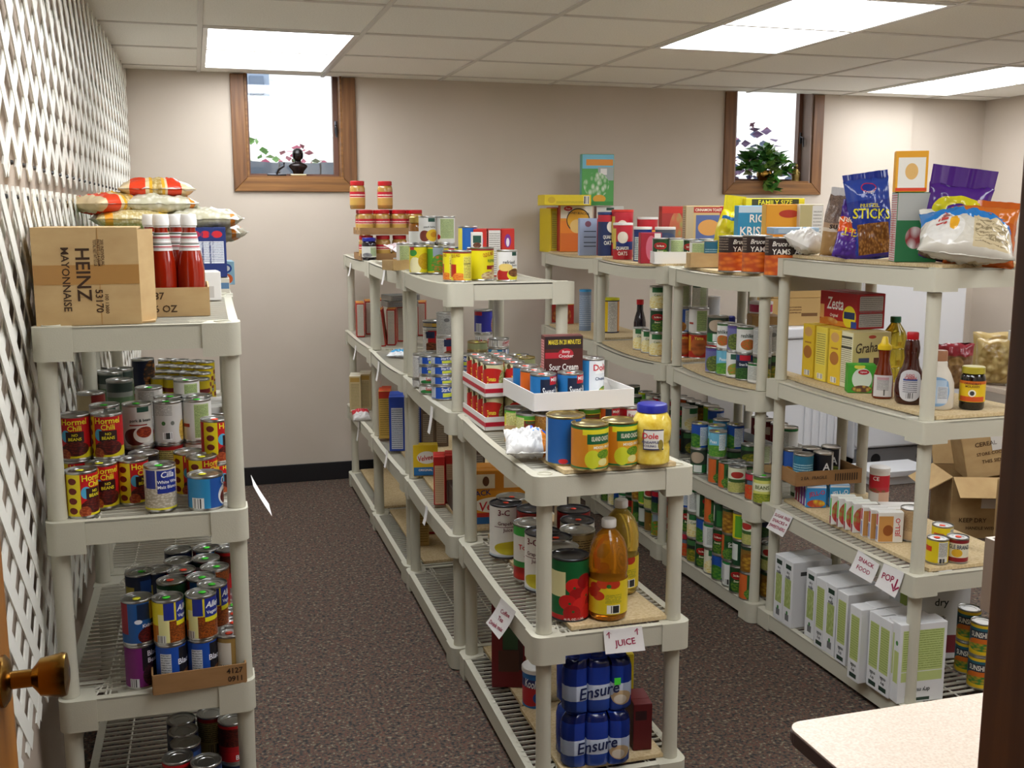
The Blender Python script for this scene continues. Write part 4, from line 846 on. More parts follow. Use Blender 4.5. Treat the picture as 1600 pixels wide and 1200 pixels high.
CB('lowcase', (.20, .14, .049), '#b9b3a4', [('r', .5, .5, .5, .2, '#4a6a8a')]); carton('lowcase', .0, 3.60, surf('K4', 0, 3.60), 'low grey case under the navy pasta cartons', 0)
cartonat('K4', 340, 404, 'pasta', 'navy pasta carton with red oval under the bags, rightmost', 0, yy=3.60, dz=.0515)
cartonat('K4', 322, 404, 'pasta', 'navy pasta carton under the bags, second from right', 0, yy=3.60, dz=.0515)
cartonat('K4', 306, 404, 'pasta', 'navy pasta carton under the bags, third from right', 0, yy=3.60, dz=.0515)
# green carton and heap of noodle bags on farther rack
CB('greenlow', (.30, .40, .155), '#1f7a3c', [('r', .5, .3, .5, .25, '#cfd6cc')], topcol='#23864a')
cx, cy = -.20, 3.75; carton('greenlow', cx+.02, cy, surf('K4', cx, cy), 'green topped carton beneath the heap of noodle bags', 0)
CB('browncase', (.12, .40, .155), '#a88453', [('r', .5, .6, .5, .06, '#8c6a3c')]); M_NOOD = dm('noodle', '#cfc7a4', [('B', .5, .5, .5, .5, '#dbd3b3', '#b59f62', 30), ('r', .16, .5, .05, .5, '#d9952c'), ('r', .86, .5, .06, .5, '#d9b12c'), ('e', .5, .5, .12, .3, '#c9b46a')], .3); M_NOODW = dm('noodlew', '#d6d3c4', [('B', .5, .5, .5, .5, '#dedbcf', '#b9b49a', 16), ('r', .9, .5, .03, .5, '#d9822c'), ('e', .3, .5, .08, .25, '#c9cfae')], .25)
M_NOODR = dm('noodler', '#d9c39a', [('r', .25, .5, .1, .5, '#d8401f'), ('r', .72, .5, .09, .5, '#cf3a1c'), ('r', .5, .5, .1, .5, '#d9a32c'), ('B', .5, .5, .06, .5, '#e0cf9c', '#a88a4a', 24)], .25)
M_CLEAR = pm('clear_film', '#dad7cc', .2)
zb = surf('K4', -.1, 3.8)+.158
for i, (u, v, lv, m, rz, lb) in enumerate([(243, 346, 0, M_NOODW, 4, 'bottom of heap, left'), (318, 350, 0, M_NOODW, -10, 'bottom of heap, right, hanging over edge'), (215, 330, 1, M_NOOD, 12, 'second layer, left, against lattice'), (314, 330, 1, M_NOODW, -6, 'second layer, right'), (252, 312, 2, M_NOODW, 6, 'third layer, middle, greenish white'), (206, 306, 2, M_NOODR, 40, 'third layer, orange striped, leaning on lattice'), (246, 295, 3, M_NOODR, 4, 'very top of heap, orange and yellow')]):
    zz = zb+.048*lv; p = atz(u, v, zz+.02); yy = min(max(p.y, 3.62), 3.80)
    p = aty(u, v, yy)
    bag('noodle_bag', 'clear noodle bag, '+lb, (p.x, yy-.09+.03*lv, zz+.034), (-90, 0, rz), (.245 if i else .26, .20, .070), m, seed=i+1, fin=M_CLEAR, group='heap of noodle bags', finh=.018)
CB('whitered', (.09, .12, .05), '#d8d5d0', [('r', .8, .5, .2, .5, '#b33a44')], topcol='#d5d2cc'); carton('whitered', .02, 3.98, zb+.07, 'small white and red carton behind the noodle bags', 0)
bx = carton('browncase', -.02, 4.07, surf('K4', 0, 4.1), 'brown case farthest back on left rack, behind noodle bags', 0)
# bottles and yellow bag behind the mayonnaise carton
M_YBAG = dm('yellowbag', '#d9b81e', [('r', .35, .5, .12, .4, '#1f4a8c')], .35)
bag('snack_bag', 'yellow and blue bag showing above mayonnaise carton', (-.14, 3.13, surf('L4', -.1, 3.1)), (0, 0, 10), (.17, .185, .06), M_YBAG, seed=21, fin=M_YBAG)
M_PUR = pm('purple_lid', '#4a2a6a', .3); M_JELLY = pm('jelly_dark', '#2c1226', .15)
for i, dx in enumerate((-.255, -.285)): bottle('jelly_jar', ['purple lidded jelly jar showing above the mayonnaise carton, right', 'purple lidded jelly jar by lattice, behind the mayonnaise carton'][i], dx+.01, 3.02+.09*i, surf('L4', dx, 3.05), [('glass', [(0, 0), (.033, .0), (.035, .01), (.035, .155), (.03, .17), (0, .17)], M_JELLY), ('lid', [(.033, .168), (.034, .186), (.03, .189), (0, .189)], M_PUR)], 'jar')
# --- second shelf cans
S = stack; G = 'cans on the left rack second shelf'
S('L3', 131, 811, 'chili', 'red chili can with yellow strip, frontmost left, left rack second shelf', rot=48, dot='y', group=G)
S('L3', 163, 797, 'chili', 'red chili can just right of the frontmost left chili can', rot=18, dot='y', group=G)
S('L3', 211, 790, 'chili', 'red chili can with yellow strip between chili and white bean cans', rot=42, dot=None, group=G)
S('L3', 253, 801, 'whitebeans', 'white bean can with navy panel, front row, left rack second shelf', rot=22, dot='g', group=G)
S('L3', 323, 799, 'bluechili', 'wide blue can with barcode at front right, left rack', size='short', rot=22, dot='y', group=G)
S('L3', 318, 785, 'chili', 'red chili can directly behind the wide blue can', rot=55, dot='y', group=G)
S('L3', 298, 776, 'chili', 'chili can with yellow strip left of the wide blue can', rot=30, group=G)
S('L3', 342, 774, ['chili', 'chili'], ['lower red chili can by the aisle post, left rack', 'upper red chili can by the aisle post, left rack'], rot=60, dot='o', group=G, size=['sm', 'std'])
S('L3', 115, 646, ['chili', 'chili'], ['lower chili can of leftmost stack, left rack second shelf', 'upper chili can of leftmost stack reading no beans'], ref='t', rot=[20, -2], group=G)
S('L3', 165, 644, ['chili', 'chili'], ['lower chili can of second stack from the lattice', 'upper chili can of second stack reading no beans'], ref='t', rot=[0, 2], group=G)
S('L3', 214, 629, ['beanblk', 'porkbeans'], ['lower dark can beneath the pork and bean can', 'white pork and bean can, upper in third stack'], ref='t', rot=[0, 2], dot='g', group=G)
S('L3', 260, 625, ['creamred', 'whiteback'], ['lower cream can beneath white can with barcode', 'white can showing barcode back, upper in fourth stack'], ref='t', rot=[0, -5], dot='g', group=G)
S('L3', 307, 622, ['whiteback', 'greenback'], ['lower white can beneath can with green panel', 'white can with green nutrition panel, upper in fifth stack'], ref='t', rot=[60, 0], dot='g', group=G)
S('L3', 224, 706, 'beanblk', 'black can with yellow letter behind white bean can', ref='t', group=G)
for i, (u, v, k, dt, lb) in enumerate([(164, 628, 'porkbeans', 'g', 'behind second chili stack'), (231, 601, 'whiteback', 'g', 'behind pork and bean stack'), (262, 615, 'greenback', 'g', 'behind barcode can stack'), (290, 589, 'greenback', 'g', 'third row, under green dot, centre'), (308, 614, 'whiteback', 'g', 'behind green panel stack'), (131, 574, 'bush', None, 'orange and black, third row by lattice'), (142, 609, 'redcream', None, 'cream and red, behind chili stacks'), (224, 557, 'turkey', None, 'dark navy, tallest at the back')]):
    S('L3', u, v+3, ['creamred' if i % 2 else 'redlabel', k], ['lower can under upper can %s, left rack' % lb, 'upper can %s, left rack second shelf' % lb], ref='t', dot=dt, lod=0, group=G)
k3 = 0
for r in range(4):
    for c in range(4):
        u, v = 252+c*20+r*3, 588-r*9+c*1; S('K3', u, v, ['yellowband', 'yellowband'], ['yellow banded can, %s layer of far left block, row %s, column %s' % (l_, ['one', 'two', 'three', 'four'][r], ['one', 'two', 'three', 'four'][c]) for l_ in ('lower', 'upper')], ref='t', lod=0, group='far block of yellow banded cans', size='sm'); k3 += 1
for i, (u, v) in enumerate(((189, 575), (186, 592), (172, 580))): S('K3', u, v, ['silvergreen', 'silvergreen'], ['silver green can, %s layer of the %s stack by the lattice' % (l_, ['right', 'near', 'left'][i]) for l_ in ('lower', 'upper')], ref='t', lod=0, group='silver green cans by the lattice')
for i, v in enumerate((634, 643, 653)): S('L3', 343, v, 'redsmall', 'flat red can in row by aisle post, %s, left rack' % ['farthest', 'middle', 'nearest'][i], ref='t', dot='y', size='sm', group=G)
CB('whitecase', (.12, .20, .10), '#d2cfc8', [('l', .5, .5, .4, .3, '#a9a69c', '#a9a69c', 12)]); carton('whitecase', .03, 3.52, surf('K3', 0, 3.55), 'white case behind the cans, aisle side of left rack', 0)
# --- third shelf
G = 'cans on the left rack third shelf'
def two(key, u, v, lo, hi, lb, dot=None, rot=(0, 0), lod=1, **k): S(key, u, v, [lo, hi], ['lower can '+lb, 'upper can '+lb], ref='t', dot=dot, rot=list(rot), lod=lod, group=G, **k)
two('L2', 214, 932, 'purplebean', 'kidney', 'of purple and blue bean stack, front left, left rack', 'y', (20, 12))
two('L2', 263, 931, 'bluebean', 'vegbean', 'of yellow bean stack in brown tray, left one', 'g', (20, 30))
two('L2', 312, 925, 'bluebean', 'vegbean', 'of yellow bean stack in brown tray, second from left', 'g', (20, 14))
two('L2', 330, 910, 'vegbean', 'vegbean', 'of yellow bean stack behind the brown tray', 'g', (0, 35))
S('L2', 359, 986, 'browncan', 'brown and white can by the aisle post in brown tray', ref='t', dot='o', rot=20, group=G)
for i, v in enumerate((972, 957, 944, 930)): S('L2', 364-i, v, ['browncan', 'redlabel', 'greencan', 'browncan'][i], 'short can in row behind aisle post, %s from front, third shelf' % ['second', 'third', 'fourth', 'fifth'][i], ref='t', dot=['o', 'o', 'g', None][i], lod=0, group=G)
for (u, v, a, b, dt, lb) in [(219, 888, 'darkblue', 'darkblue', 'g', 'navy, second row left'), (267, 901, 'greencan', 'greencan', 'o', 'green, second row'), (283, 885, 'darkblue', 'redlabel', 'o', 'dark, third row left'), (314, 896, 'darkblue', 'kidney', 'g', 'blue, second row right'), (336, 880, 'orangebean', 'orangebean', 'g', 'orange topped, third row'), (279, 871, 'darkblue', 'darkblue', None, 'navy, fourth row left'), (320, 867, 'darkblue', 'greencan', 'g', 'green, fourth row right'), (279, 853, 'kidney', 'darkblue', None, 'navy, fifth row left'), (321, 851, 'kidney', 'kidney', 'g', 'blue, fifth row right'), (247, 884, 'darkblue', 'darkblue', None, 'navy, third row by navy pair')]:
    two('L2', u, v+4, a, b, 'of stack, %s, left rack' % lb, dt, lod=0)
S('L2', 356, 855, ['redlabel', 'redlabel'], ['lower red can by aisle post at back, third shelf', 'upper red can by aisle post at back, third shelf'], ref='t', lod=0, group=G)
xa, ya, za = locate('L2', 309, 1071, 0)
tray('cardboard_tray', 'low brown cardboard tray under yellow bean cans, left rack', xa+.002, ya+.075, surf('L2', xa, ya+.05), (.218, .185, .05), M_CARDD, 3, [('4127', .082, .036, .014, '#2a1c10'), ('0911', .082, .015, .014, '#2a1c10')])
# --- bottom shelf
G = 'cans on the left rack bottom shelf'
for (u, v, k, lb, n) in [(363, 1122, 'redlabel', 'red bean can by the aisle post', 2), (330, 1112, 'creamred', 'cream and red can behind red bean can', 2), (283, 1122, 'darkblue', 'dark can, back row, left', 2), (287, 1140, 'darkblue', 'dark can, middle row, left', 2), (290, 1158, 'darkblue', 'dark can, third row, left', 2), (277, 1182, 'redlabel', 'dark red can, front row, left', 2), (322, 1188, 'darkblue', 'dark can, front row, centre', 2)]:
    S('L1', u, v, ['darkblue']*(n-1)+[k], ['lower can beneath %s, bottom left' % lb]*(n-1)+[lb+', left rack bottom shelf'], ref='t', group=G, rot=25)
# ================= middle rack: short front unit =================
G = 'fruit containers on top of the short rack'
# top: pear cans, blue can, pineapple jar
S('D3', 921, 737, 'island', 'yellow pear can with green bands, left of two, short rack top', size='x', rot=10, group=G)
S('D3', 967, 731, 'island', 'yellow pear can with green bands, right of two, beside jar', size='x', rot=10, group=G)
x, y, z = locate('D3', 883, 729, .054); SZ['blue'] = (.0535, .133); can(x, y, z, 'bigblue', 'blue', 'large blue can left of the yellow pear cans', rot=12, group=G)
x, y, z = locate('D3', 1017, 729, .05)
M_PINE = noisemat('pineapple', ['#c9a62c', '#d9bd4a', '#e3cf6e'], 45, .12, 3); M_BLID = pm('blue_lid', '#232a8c', .3)
JP = [('glass', [(0, 0), (.042, 0), (.049, .006), (.049, .045), (.0465, .055), (.0465, .06), (.051, .068), (.053, .10), (.0515, .118), (.043, .134), (.038, .14), (.038, .144), (0, .144)], M_PINE), ('lid', [(.0385, .140), (.041, .141), (.041, .156), (.039, .161), (.032, .1625), (0, .162)], M_BLID)]
t = bottle('pineapple_jar', 'jar of yellow pineapple chunks with blue lid on short rack', x, y, z, JP, 'jar', texts=())
bm = bmesh.new(); uvl = bm.loops.layers.uv.verify(); R = .0535; cols = 8; g = [[None]*2 for _ in range(cols+1)]
for i in range(cols+1):
    a = -.05+1.05*(i/cols-.35)
    for j in (0, 1): g[i][j] = bm.verts.new((R*math.sin(a), -R*math.cos(a), .045+.055*j))
for i in range(cols):
    f = bm.faces.new((g[i][0], g[i+1][0], g[i+1][1], g[i][1]))
    for l, c in zip(f.loops, ((i/cols, 0), ((i+1)/cols, 0), ((i+1)/cols, 1), (i/cols, 1))): l[uvl].uv = c
lb = ob('label', mk('label', bm, dm('dolejar', '#d9d6cc', [('r', .5, .97, .5, .03, '#2a2f52'), ('r', .5, .03, .5, .03, '#2a2f52'), ('r', .02, .5, .02, .5, '#2a2f52'), ('e', .85, .25, .14, .26, '#8a7a2c')])), t)
ob('lettering', lettering([('Dole', -.003, .083, .016, '#c81f2a'), ('PINEAPPLE', -.003, .066, .007, '#3a3a66'), ('CHUNKS', -.003, .056, .006, '#3a3a66')], lambda a, b: ((R+.0008)*math.sin(a/R), -(R+.0008)*math.cos(a/R), b)), lb)
# marshmallow bag
x, y, z = locate('D3', 824, 728, .03)
M_MARSH = dm('marsh', '#dedcd8', [('b', .42, .45, .42, .5, '#f0efed', '#c9c7c4', 5), ('r', .95, .5, .10, .5, '#d9822c'), ('r', .80, .86, .2, .08, '#1f4fae'), ('r', .70, .66, .1, .035, '#4a86c9')], .2)
bag('marshmallow_bag', 'clear bag of white marshmallows beside the large blue can', (x+.0, y-.005, z+.03), (-74, 0, -14), (.125, .12, .062), M_MARSH, seed=33, fin=M_CLEAR, wr=.012)
# red and white soup trays, two stacked
x0, y0, z0 = locate('D3', 758, 675, 0); z0 = surf('D3', x0+.06, y0+.14)
GS = 'tomato soup cans in striped trays'
for lvl in (0, 1):
    zt = z0+lvl*.108; tx_, ty_ = x0+.074, y0+.145
    tray('soup_tray', ['lower', 'upper'][lvl]+' white tray with red stripe holding tomato soup cans', tx_, ty_, zt, (.145, .285, .042), [M_WCARD, M_REDST], 0, stripe=(.012, .026))
    for i in range(2):
        for j in range(4):
            if lvl == 0 and i == 1 and j > 1: continue
            kd = 'beansoup' if (i, j) == (1, 1) and lvl else 'tomsoup'
            can(tx_-.036+.071*i, ty_-.105+.0695*j, zt+.0046, kd, 'soup', '%s soup can, %s tray, row %s from front, %s' % ('bean' if kd == 'beansoup' else 'tomato', ['lower', 'upper'][lvl], ['first', 'second', 'third', 'fourth'][j], ['aisle side', 'inner side'][i]), rot=-10+20*i+(35 if lvl == 0 and i else 0), dot='o' if lvl else None, group=GS)
# row of cans carrying the white tray
G = 'cans carrying the white tray'
row = [(808, 690, 'raywood', 'yellow can at left end under white tray', 18), (826, 699, 'raywood', 'yellow corn can second from left under white tray', 0), (851, 700, 'cutcorn', 'brown cut corn can under white tray corner', 14), (884, 690, 'yamcan', 'tan can under the middle of white tray', 0), (919, 688, 'raywood', 'yellow can behind pear cans under white tray', 0), (948, 686, 'orangecan', 'orange can behind right pear can under white tray', 0), (985, 686, 'redqueen', 'red can at right end under white tray', 0)]
for u, v, k, lb, rt in row:
    x, y, z = locate('D3', u, v, .0385); z = surf('D3', x, y); can(x, y, z, k, 'c14', lb, rot=rt, group=G)
zt_ = SURF['D3']['z']+.013+.103
p = atz(834, 643, zt_); q = atz(990, 634, zt_); ang = math.degrees(math.atan2(q.y-p.y, q.x-p.x)); W_ = (q-p).length; r = atz(794, 627, zt_); D_ = .30
dirx = (q-p).normalized(); diry = Vector((-dirx.y, dirx.x, 0)); ctr = p+dirx*W_/2+diry*D_/2
tray('white_tray', 'white cardboard tray of cans resting on other cans, short rack', ctr.x, ctr.y, zt_, (W_, D_, .052), M_WCARD, ang)
def intray(a, b): return p+dirx*a+diry*b
G = 'cans in the white tray'
for a, b, k, s, lb, rt, dt in ((.045, .05, 'sweetpeas', 'c14', 'blue sweet pea can, front left in white tray', 10, 'o'), (.130, .052, 'sweetpeas', 'c14', 'blue sweet pea can, second from left in white tray', 10, 'o'), (.042, .135, 'orangecan', 'c14', 'orange and navy can behind the front left pea can', 18, 'o'), (.046, .222, 'sweetpeas', 'c14', 'blue pea can, third row left in white tray', 0, 'o'), (.135, .225, 'orangecan', 'c14', 'can with orange dot behind brown potato box', 0, 'o'), (.240, .16, 'dolecan', 'tall', 'blue and white pineapple can right of brown potato box', 10, None)):
    v = intray(a, b); can(v.x, v.y, zt_+.0045, k, s, lb, rot=rt, dot=dt, group=G)
CB('potato', (.120, .042, .195), '#4a1b16', [('r', .5, .9, .5, .1, '#2a1a1c'), ('r', .2, .7, .2, .045, '#b3202f'), ('e', .55, .72, .2, .085, '#b3202f'), ('r', .62, .25, .38, .02, '#5a5a2c'), ('b', .62, .1, .4, .14, '#d9c9a4', '#8c6a3c', 7)], [('r', .5, .5, .4, .44, '#c98a86'), ('l', .5, .5, .36, .42, '#8c3a3c', '#8c3a3c', 24)], texts=[('MAKES IN 20 MINUTES', 'f', .52, .905, .075, '#e6d23c', 0, .10), ('Betty', 'f', .56, .75, .055, '#f0e6e2'), ('Crocker', 'f', .56, .69, .05, '#f0e6e2'), ('Sour Cream', 'f', .5, .52, .10, '#ece7e0', 0, .09), ("'n Chives", 'f', .5, .41, .09, '#ece7e0', 0, .075)], topcol='#6a3a34')
v = intray(.138, .148); carton('potato', v.x, v.y, zt_+.0045, 'brown potato mix box reading sour cream standing in white tray', ang-4)
# cut cardboard under the left of tray
bm = bmesh.new(); b2(bm, -.04, .04, -.002, .002, 0, .05); b2(bm, -.042, -.038, .002, .10, 0, .05); x, y, z = locate('D3', 812, 700, 0); o = ob('cardboard_tray', mk('cut', bm, M_CARD), None, (x, y+.02, surf('D3', x, y)), (0, 0, math.radians(-35))); tag(o, 'cut piece of brown cardboard carton behind the marshmallow bag', 'cardboard')
# ---- second shelf: juice
G = 'big juice cans on the short rack'
S('D2', 890, 973, 'tombig', 'large tomato juice can with tomato picture, front of short rack', size='big', rot=14, group=G)
S('D2', 790, 874, 'threec', 'tall white grapefruit juice can facing the aisle', size='big', rot=8, dot='o', group=G)
S('D2', 829, 911, 'tomjuice', 'white and green tomato juice can partly behind front post', size='big', rot=-5, group=G)
S('D2', 847, 928, 'threec', 'white juice can directly behind the front post', size='big', rot=-20, dot='o', group=G)
for u, v, k, dt, lb in ((800, 775, 'juicetan', 'o', 'dark lidded juice can behind the grapefruit can'), (833, 793, 'redbig', None, 'red juice can behind the tomato juice can'), (896, 794, 'redbig', 'o', 'silver lidded red juice can, back row, under front edge'), (902, 811, 'threec', 'o', 'white juice can, second from the back, right column'), (902, 826, 'juicetan', None, 'tan juice can, third from the back, right column'), (866, 838, 'threec', 'o', 'juice can with orange dot left of tan can'), (875, 852, 'juicetan', None, 'tan juice can directly behind the large tomato can')):
    S('D2', u, v, k, lb, size='big', ref='t', dot=dt, group=G)
def liquid(name, c): return pm(name, c, .05, trans=.75, ior=1.36)
M_APPLE = liquid('apple_juice', '#f09a22'); M_APPLE2 = liquid('apple_juice_pale', '#f4cf5a')
M_JLAB = dm('applelabel', '#d9c01f', [('r', .5, .5, .5, .5, '#d8bd22'), *[('e', a, b, .055, .14, c) for a, b, c in ((.40, .80, '#b3301c'), (.47, .92, '#c8401f'), (.56, .92, '#b8351d'), (.43, .55, '#c23a1c'), (.37, .62, '#a82a1a'))], ('r', .56, .16, .055, .13, '#e8e6dc'), ('c', .56, .16, .048, .11, '#2c2c2c', '#2c2c2c', 130), ('l', .56, .48, .07, .14, '#6a7a2c', '#6a7a2c', 30), ('e', .52, .86, .02, .06, '#2c6a2c')], .3)
AP = lambda m: [('body', [(0, .004), (.03, .0), (.05, .006), (.054, .018), (.054, .115), (.0515, .125), (.0515, .130), (.054, .142), (.054, .165), (.053, .185), (.050, .203), (.043, .222), (.030, .240), (.02, .250), (.0165, .255), (.0165, .266), (0, .266)], m), ('label', [(.0547, .024), (.0547, .118)], M_JLAB), ('cap', [(.0195, .258), (.0205, .26), (.0205, .277), (.0185, .281), (0, .281)], M_WCAP)]
x, y, z = locate('D2', 949, 974, .054); bottle('juice_bottle', 'amber apple juice bottle with barcode, nearer of two', x, y, z, AP(M_APPLE), rotz=-4, group='apple juice bottles')
x, y, z = locate('D2', 968, 933, .054); bottle('juice_bottle', 'pale golden apple juice bottle, behind the amber one', x, y, z, AP(M_APPLE2), rotz=12, group='apple juice bottles')
# ---- bottom shelf: drink packs
M_ENS = noisemat('shrink_blue', ['#152a80', '#22409a', '#4468b8'], 9, .12, 3); M_ENSW = pm('bottle_white', '#d6dae6', .3)
M_ENSF = dm('ensfront', '#1b3690', [('r', .5, .36, .5, .17, '#c9d3e6'), ('r', .5, .12, .5, .12, '#2a4aa2'), ('e', .82, .25, .14, .14, '#d0b48c'), ('e', .80, .22, .09, .09, '#e9dfcf'), ('r', .5, .93, .5, .07, '#0e1a52')], .15)
def drinkpack(label, x, y, z, rz, mark=False):
    t = thing('drink_pack', label, 'drink pack', (x, y, z), math.radians(rz), 'blue nutrition drink six packs'); r = .033; W, D, H = 3*2*r, 2*2*r, .15
    outline = []
    for i in range(3):
        for k in range(7): a = PI+PI*k/6; outline.append((-W/2+r+2*r*i+r*math.cos(a), -D/2+r+r*math.sin(a)))
    for i in range(2):
        for k in range(7): a = -PI/2+PI*k/6; outline.append((W/2-r+r*math.cos(a), -D/2+r+2*r*i+r*math.sin(a)))
    for i in range(3):
        for k in range(7): a = PI*k/6; outline.append((W/2-r-2*r*i+r*math.cos(a), D/2-r+r*math.sin(a)))
    for i in range(2):
        for k in range(7): a = PI/2+PI*k/6; outline.append((-W/2+r+r*math.cos(a), D/2-r-2*r*i+r*math.sin(a)))
    outline = [(px+(math.copysign(1, px)*W/2-px)*.0, py+((math.copysign(D/2, py)-py)*.62 if abs(abs(py)-D/2) < r and abs(px) < W/2-r*.9 else 0)) for px, py in outline]
    bm = bmesh.new(); uvl = bm.loops.layers.uv.verify(); n = len(outline); rings = []
    for zz, sc in ((0, .93), (.008, .99), (.06, 1), (.118, 1), (.138, .95), (.152, .82)):
        rings.append([bm.verts.new((px*sc*.98+px*.02, py*sc, zz)) for px, py in outline])
    for a, b in zip(rings, rings[1:]):
        for k in range(n):
            f = bm.faces.new((a[k], a[(k+1) % n], b[(k+1) % n], b[k])); f.smooth = True; f.normal_update()
            cy = (outline[k][1]+outline[(k+1) % n][1])/2; f.material_index = 1 if cy < -.3*D else 0
            for l in f.loops: l[uvl].uv = (l.vert.co.x/W+.5, l.vert.co.z/H)
    bm.faces.new(rings[0][::-1]); bm.faces.new(rings[-1]); w = ob('wrap', mk('wrap', bm, [M_ENS, M_ENSF], 60), t)
    for i in range(3):
        for j in range(2):
            k = ('enscap',)
            if k not in MESH: bm = bmesh.new(); lathe(bm, [(.014, .145), (.0165, .147), (.0165, .156), (.014, .158), (0, .158)], 14); MESH[k] = mk('cap', bm, pm('cap_blue', '#1c2f7c', .25))
            ob('bottle_cap', MESH[k], t, (-W/2+r+2*r*i, -D/2+r+2*r*j, 0))
    ob('lettering', lettering([('Ensure', -.002, .063, .034, '#16224f', 8, .115, .25)], lambda a, b: (a, -D/2-.0016+.002*abs(math.sin(PI*(a+W/2)/(2*r)+PI/2)), b)), w)
    if mark: bm = bmesh.new(); b2(bm, .04, .058, -D/2-.004, -D/2-.0035, .078, .098); ob('price_dot', mk('dot', bm, MATS.get('dot_g') or pm('dot_g', DOT['g'], .6)), t)
x, y, z = locate('D1', 925, 1198, .066); 
drinkpack('blue shrink wrapped drink six pack, lower of two', x, y, z, -8); drinkpack('blue shrink wrapped drink six pack with green sticker, upper of two', x+.003, y+.004, z+.158, -6, True)
CB('maroon', (.055, .10, .14), '#5c1216', [('r', .4, .75, .3, .1, '#2a0c10')], topcol='#6d1a1c'); cartonat('D1', 996, 1172, 'maroon', 'dark red box right of the blue drink packs', -8, dep=.05)
CB('yelb', (.05, .13, .20), '#d9c11e', [('r', .5, .15, .5, .12, '#1f2c6a')]); p0 = locate('D1', 982, 1135, .07); carton('yelb', p0[0]-.005, p0[1]+.06, p0[2], 'yellow box behind the blue drink packs', -8)
x, y, z = locate('D1', 838, 1108, .045)
M_KOOL = dm('kool', '#2a6fb8', [('e', .4, .35, .2, .3, '#b3202c'), ('e', .62, .3, .16, .24, '#1f4a9c'), ('r', .5, .7, .25, .12, '#2a2f6a')])
bottle('drink_mix_canister', 'blue drink mix canister with white lid on bottom shelf', x, y, z, [('canister', [(0, 0), (.044, 0), (.044, .112), (0, .112)], M_KOOL), ('lid', [(.044, .110), (.0465, .111), (.0465, .124), (.044, .127), (0, .127)], M_WCAP)], 'canister', texts=[('k', .0446, [('Kool-Aid', -.004, .078, .028, '#e9edf2', -6, .07)])])
CB('tallred', (.11, .11, .30), '#6a1618', [('r', .62, .55, .3, .35, '#3a2018'), ('r', .5, .8, .3, .1, '#c9a96a'), ('r', .55, .55, .22, .12, '#2f4a2c'), ('r', .5, .3, .3, .12, '#4a2a1c')], [('r', .3, .5, .3, .5, '#b59a2c')], topcol='#5a1416'); p0 = locate('D1', 795, 1080, .05); carton('tallred', p0[0]+.01, p0[1]+.03, p0[2], 'tall dark red carton with pictures, bottom shelf of short rack', -18)
# signs on the short rack
def onface(u, v, y): return aty(u, v, y)
yf = SURF['D2']['y']-.006
paper('white paper sign reading JUICE on short rack front', [onface(943, 985, yf), onface(1003, 978, yf), onface(1007, 1015, yf), onface(945, 1021, yf)], [('JUICE', .52, .38, .34, 3), ('\u2191', .13, .78, .28), ('\u2191', .86, .8, .28)])
def atxp(u, v, x): r = ray(u, v); return Vector((0, 0, CAM_H))+r*(x/r.x)
xl = SURF['D2']['x']-.002
paper('white paper sign with red writing hung on short rack side', [atxp(783, 934, xl), atxp(806, 956, xl), atxp(789, 998, xl), atxp(768, 972, xl)], [('Coffee', .55, .7, .14, 10), ('Tea', .5, .45, .14, 10), ('Drink mix', .5, .2, .13, 10)], curl=.012)
# ================= middle rack: tall units behind =================
# ---- top shelves
G = 'cans on top of the middle racks'
S('C4', 721, 441, 'oldpaso', 'yellow chili bean can in front, left of three, middle rack top', rot=-8, group=G)
S('C4', 708, 440, 'oldpaso', 'yellow chili bean can peeping out left of the front one', rot=-40, group=G)
S('C4', 751, 439, 'oldpasobig', 'large yellow refried bean can, second from front right', size='x', rot=10, group=G)
S('C4', 792, 440, 'refried', 'white refried bean can at front right corner, middle rack top', rot=5, group=G)
S('C4', 654, 422, 'cornyellow', 'yellow corn can beside low cardboard tray', yy=4.20, rot=5, group=G)
S('C4', 682, 421, 'vegmix', 'yellow mixed vegetable can beside yellow corn can', yy=4.18, rot=0, group=G)
S('C4', 708, 417, 'cornyellow', 'yellow corn can behind the front bean cans', yy=4.10, rot=40, group=G)
S('C4', 668, 343, ['cornyellow', 'peach'], ['yellow can under the white peach can', 'white peach can, upper layer, middle rack top'], ref='t', yy=4.31, rot=[0, 8], group=G)
S('C4', 696, 344, ['greenpanel', 'greenpanel'], ['white can under the can with green panel', 'white can with green panel, upper layer beside peach can'], ref='t', yy=4.29, rot=[0, 5], group=G)
S('B4', 625, 411, 'greenpanel', 'white can with green panel behind low cardboard tray', yy=4.47, rot=5, group=G)
x, y, z = locate('B4', 619, 420, yy=4.42); x -= .045; y -= .055
tray('low_tray', 'low empty cardboard tray on middle rack top edge', x+.045, y+.055, surf('B4', x+.045, y+.055), (.085, .08, .042), M_CARD, 24)
CB('taco', (.052, .05, .185), '#c0281c', [('e', .5, .75, .25, .14, '#7a2f8c'), ('e', .5, .72, .12, .09, '#e6dfe6'), ('r', .5, .52, .4, .05, '#d9a32c'), ('r', .5, .3, .4, .16, '#d8541c'), ('e', .5, .08, .3, .08, '#e6d9c4')], [('r', .5, .5, .4, .45, '#d7d3cc'), ('l', .5, .5, .36, .42, '#86827c', '#86827c', 20)])
CB('tacow', (.050, .05, .185), '#b3261c', [('r', .5, .5, .46, .47, '#d9d6d0'), ('l', .5, .5, .42, .43, '#8c8882', '#8c8882', 22)])
for u, v, nm, lb, rz in ((793, 408, 'taco', 'red taco kit box, rightmost of three, middle rack top', -6), (772, 409, 'tacow', 'white backed taco box, middle of three', -4), (751, 408, 'taco', 'red taco kit box, leftmost of three', -12)):
    cartonat('C4', u, v, nm, lb, rz-8, yy=4.0)
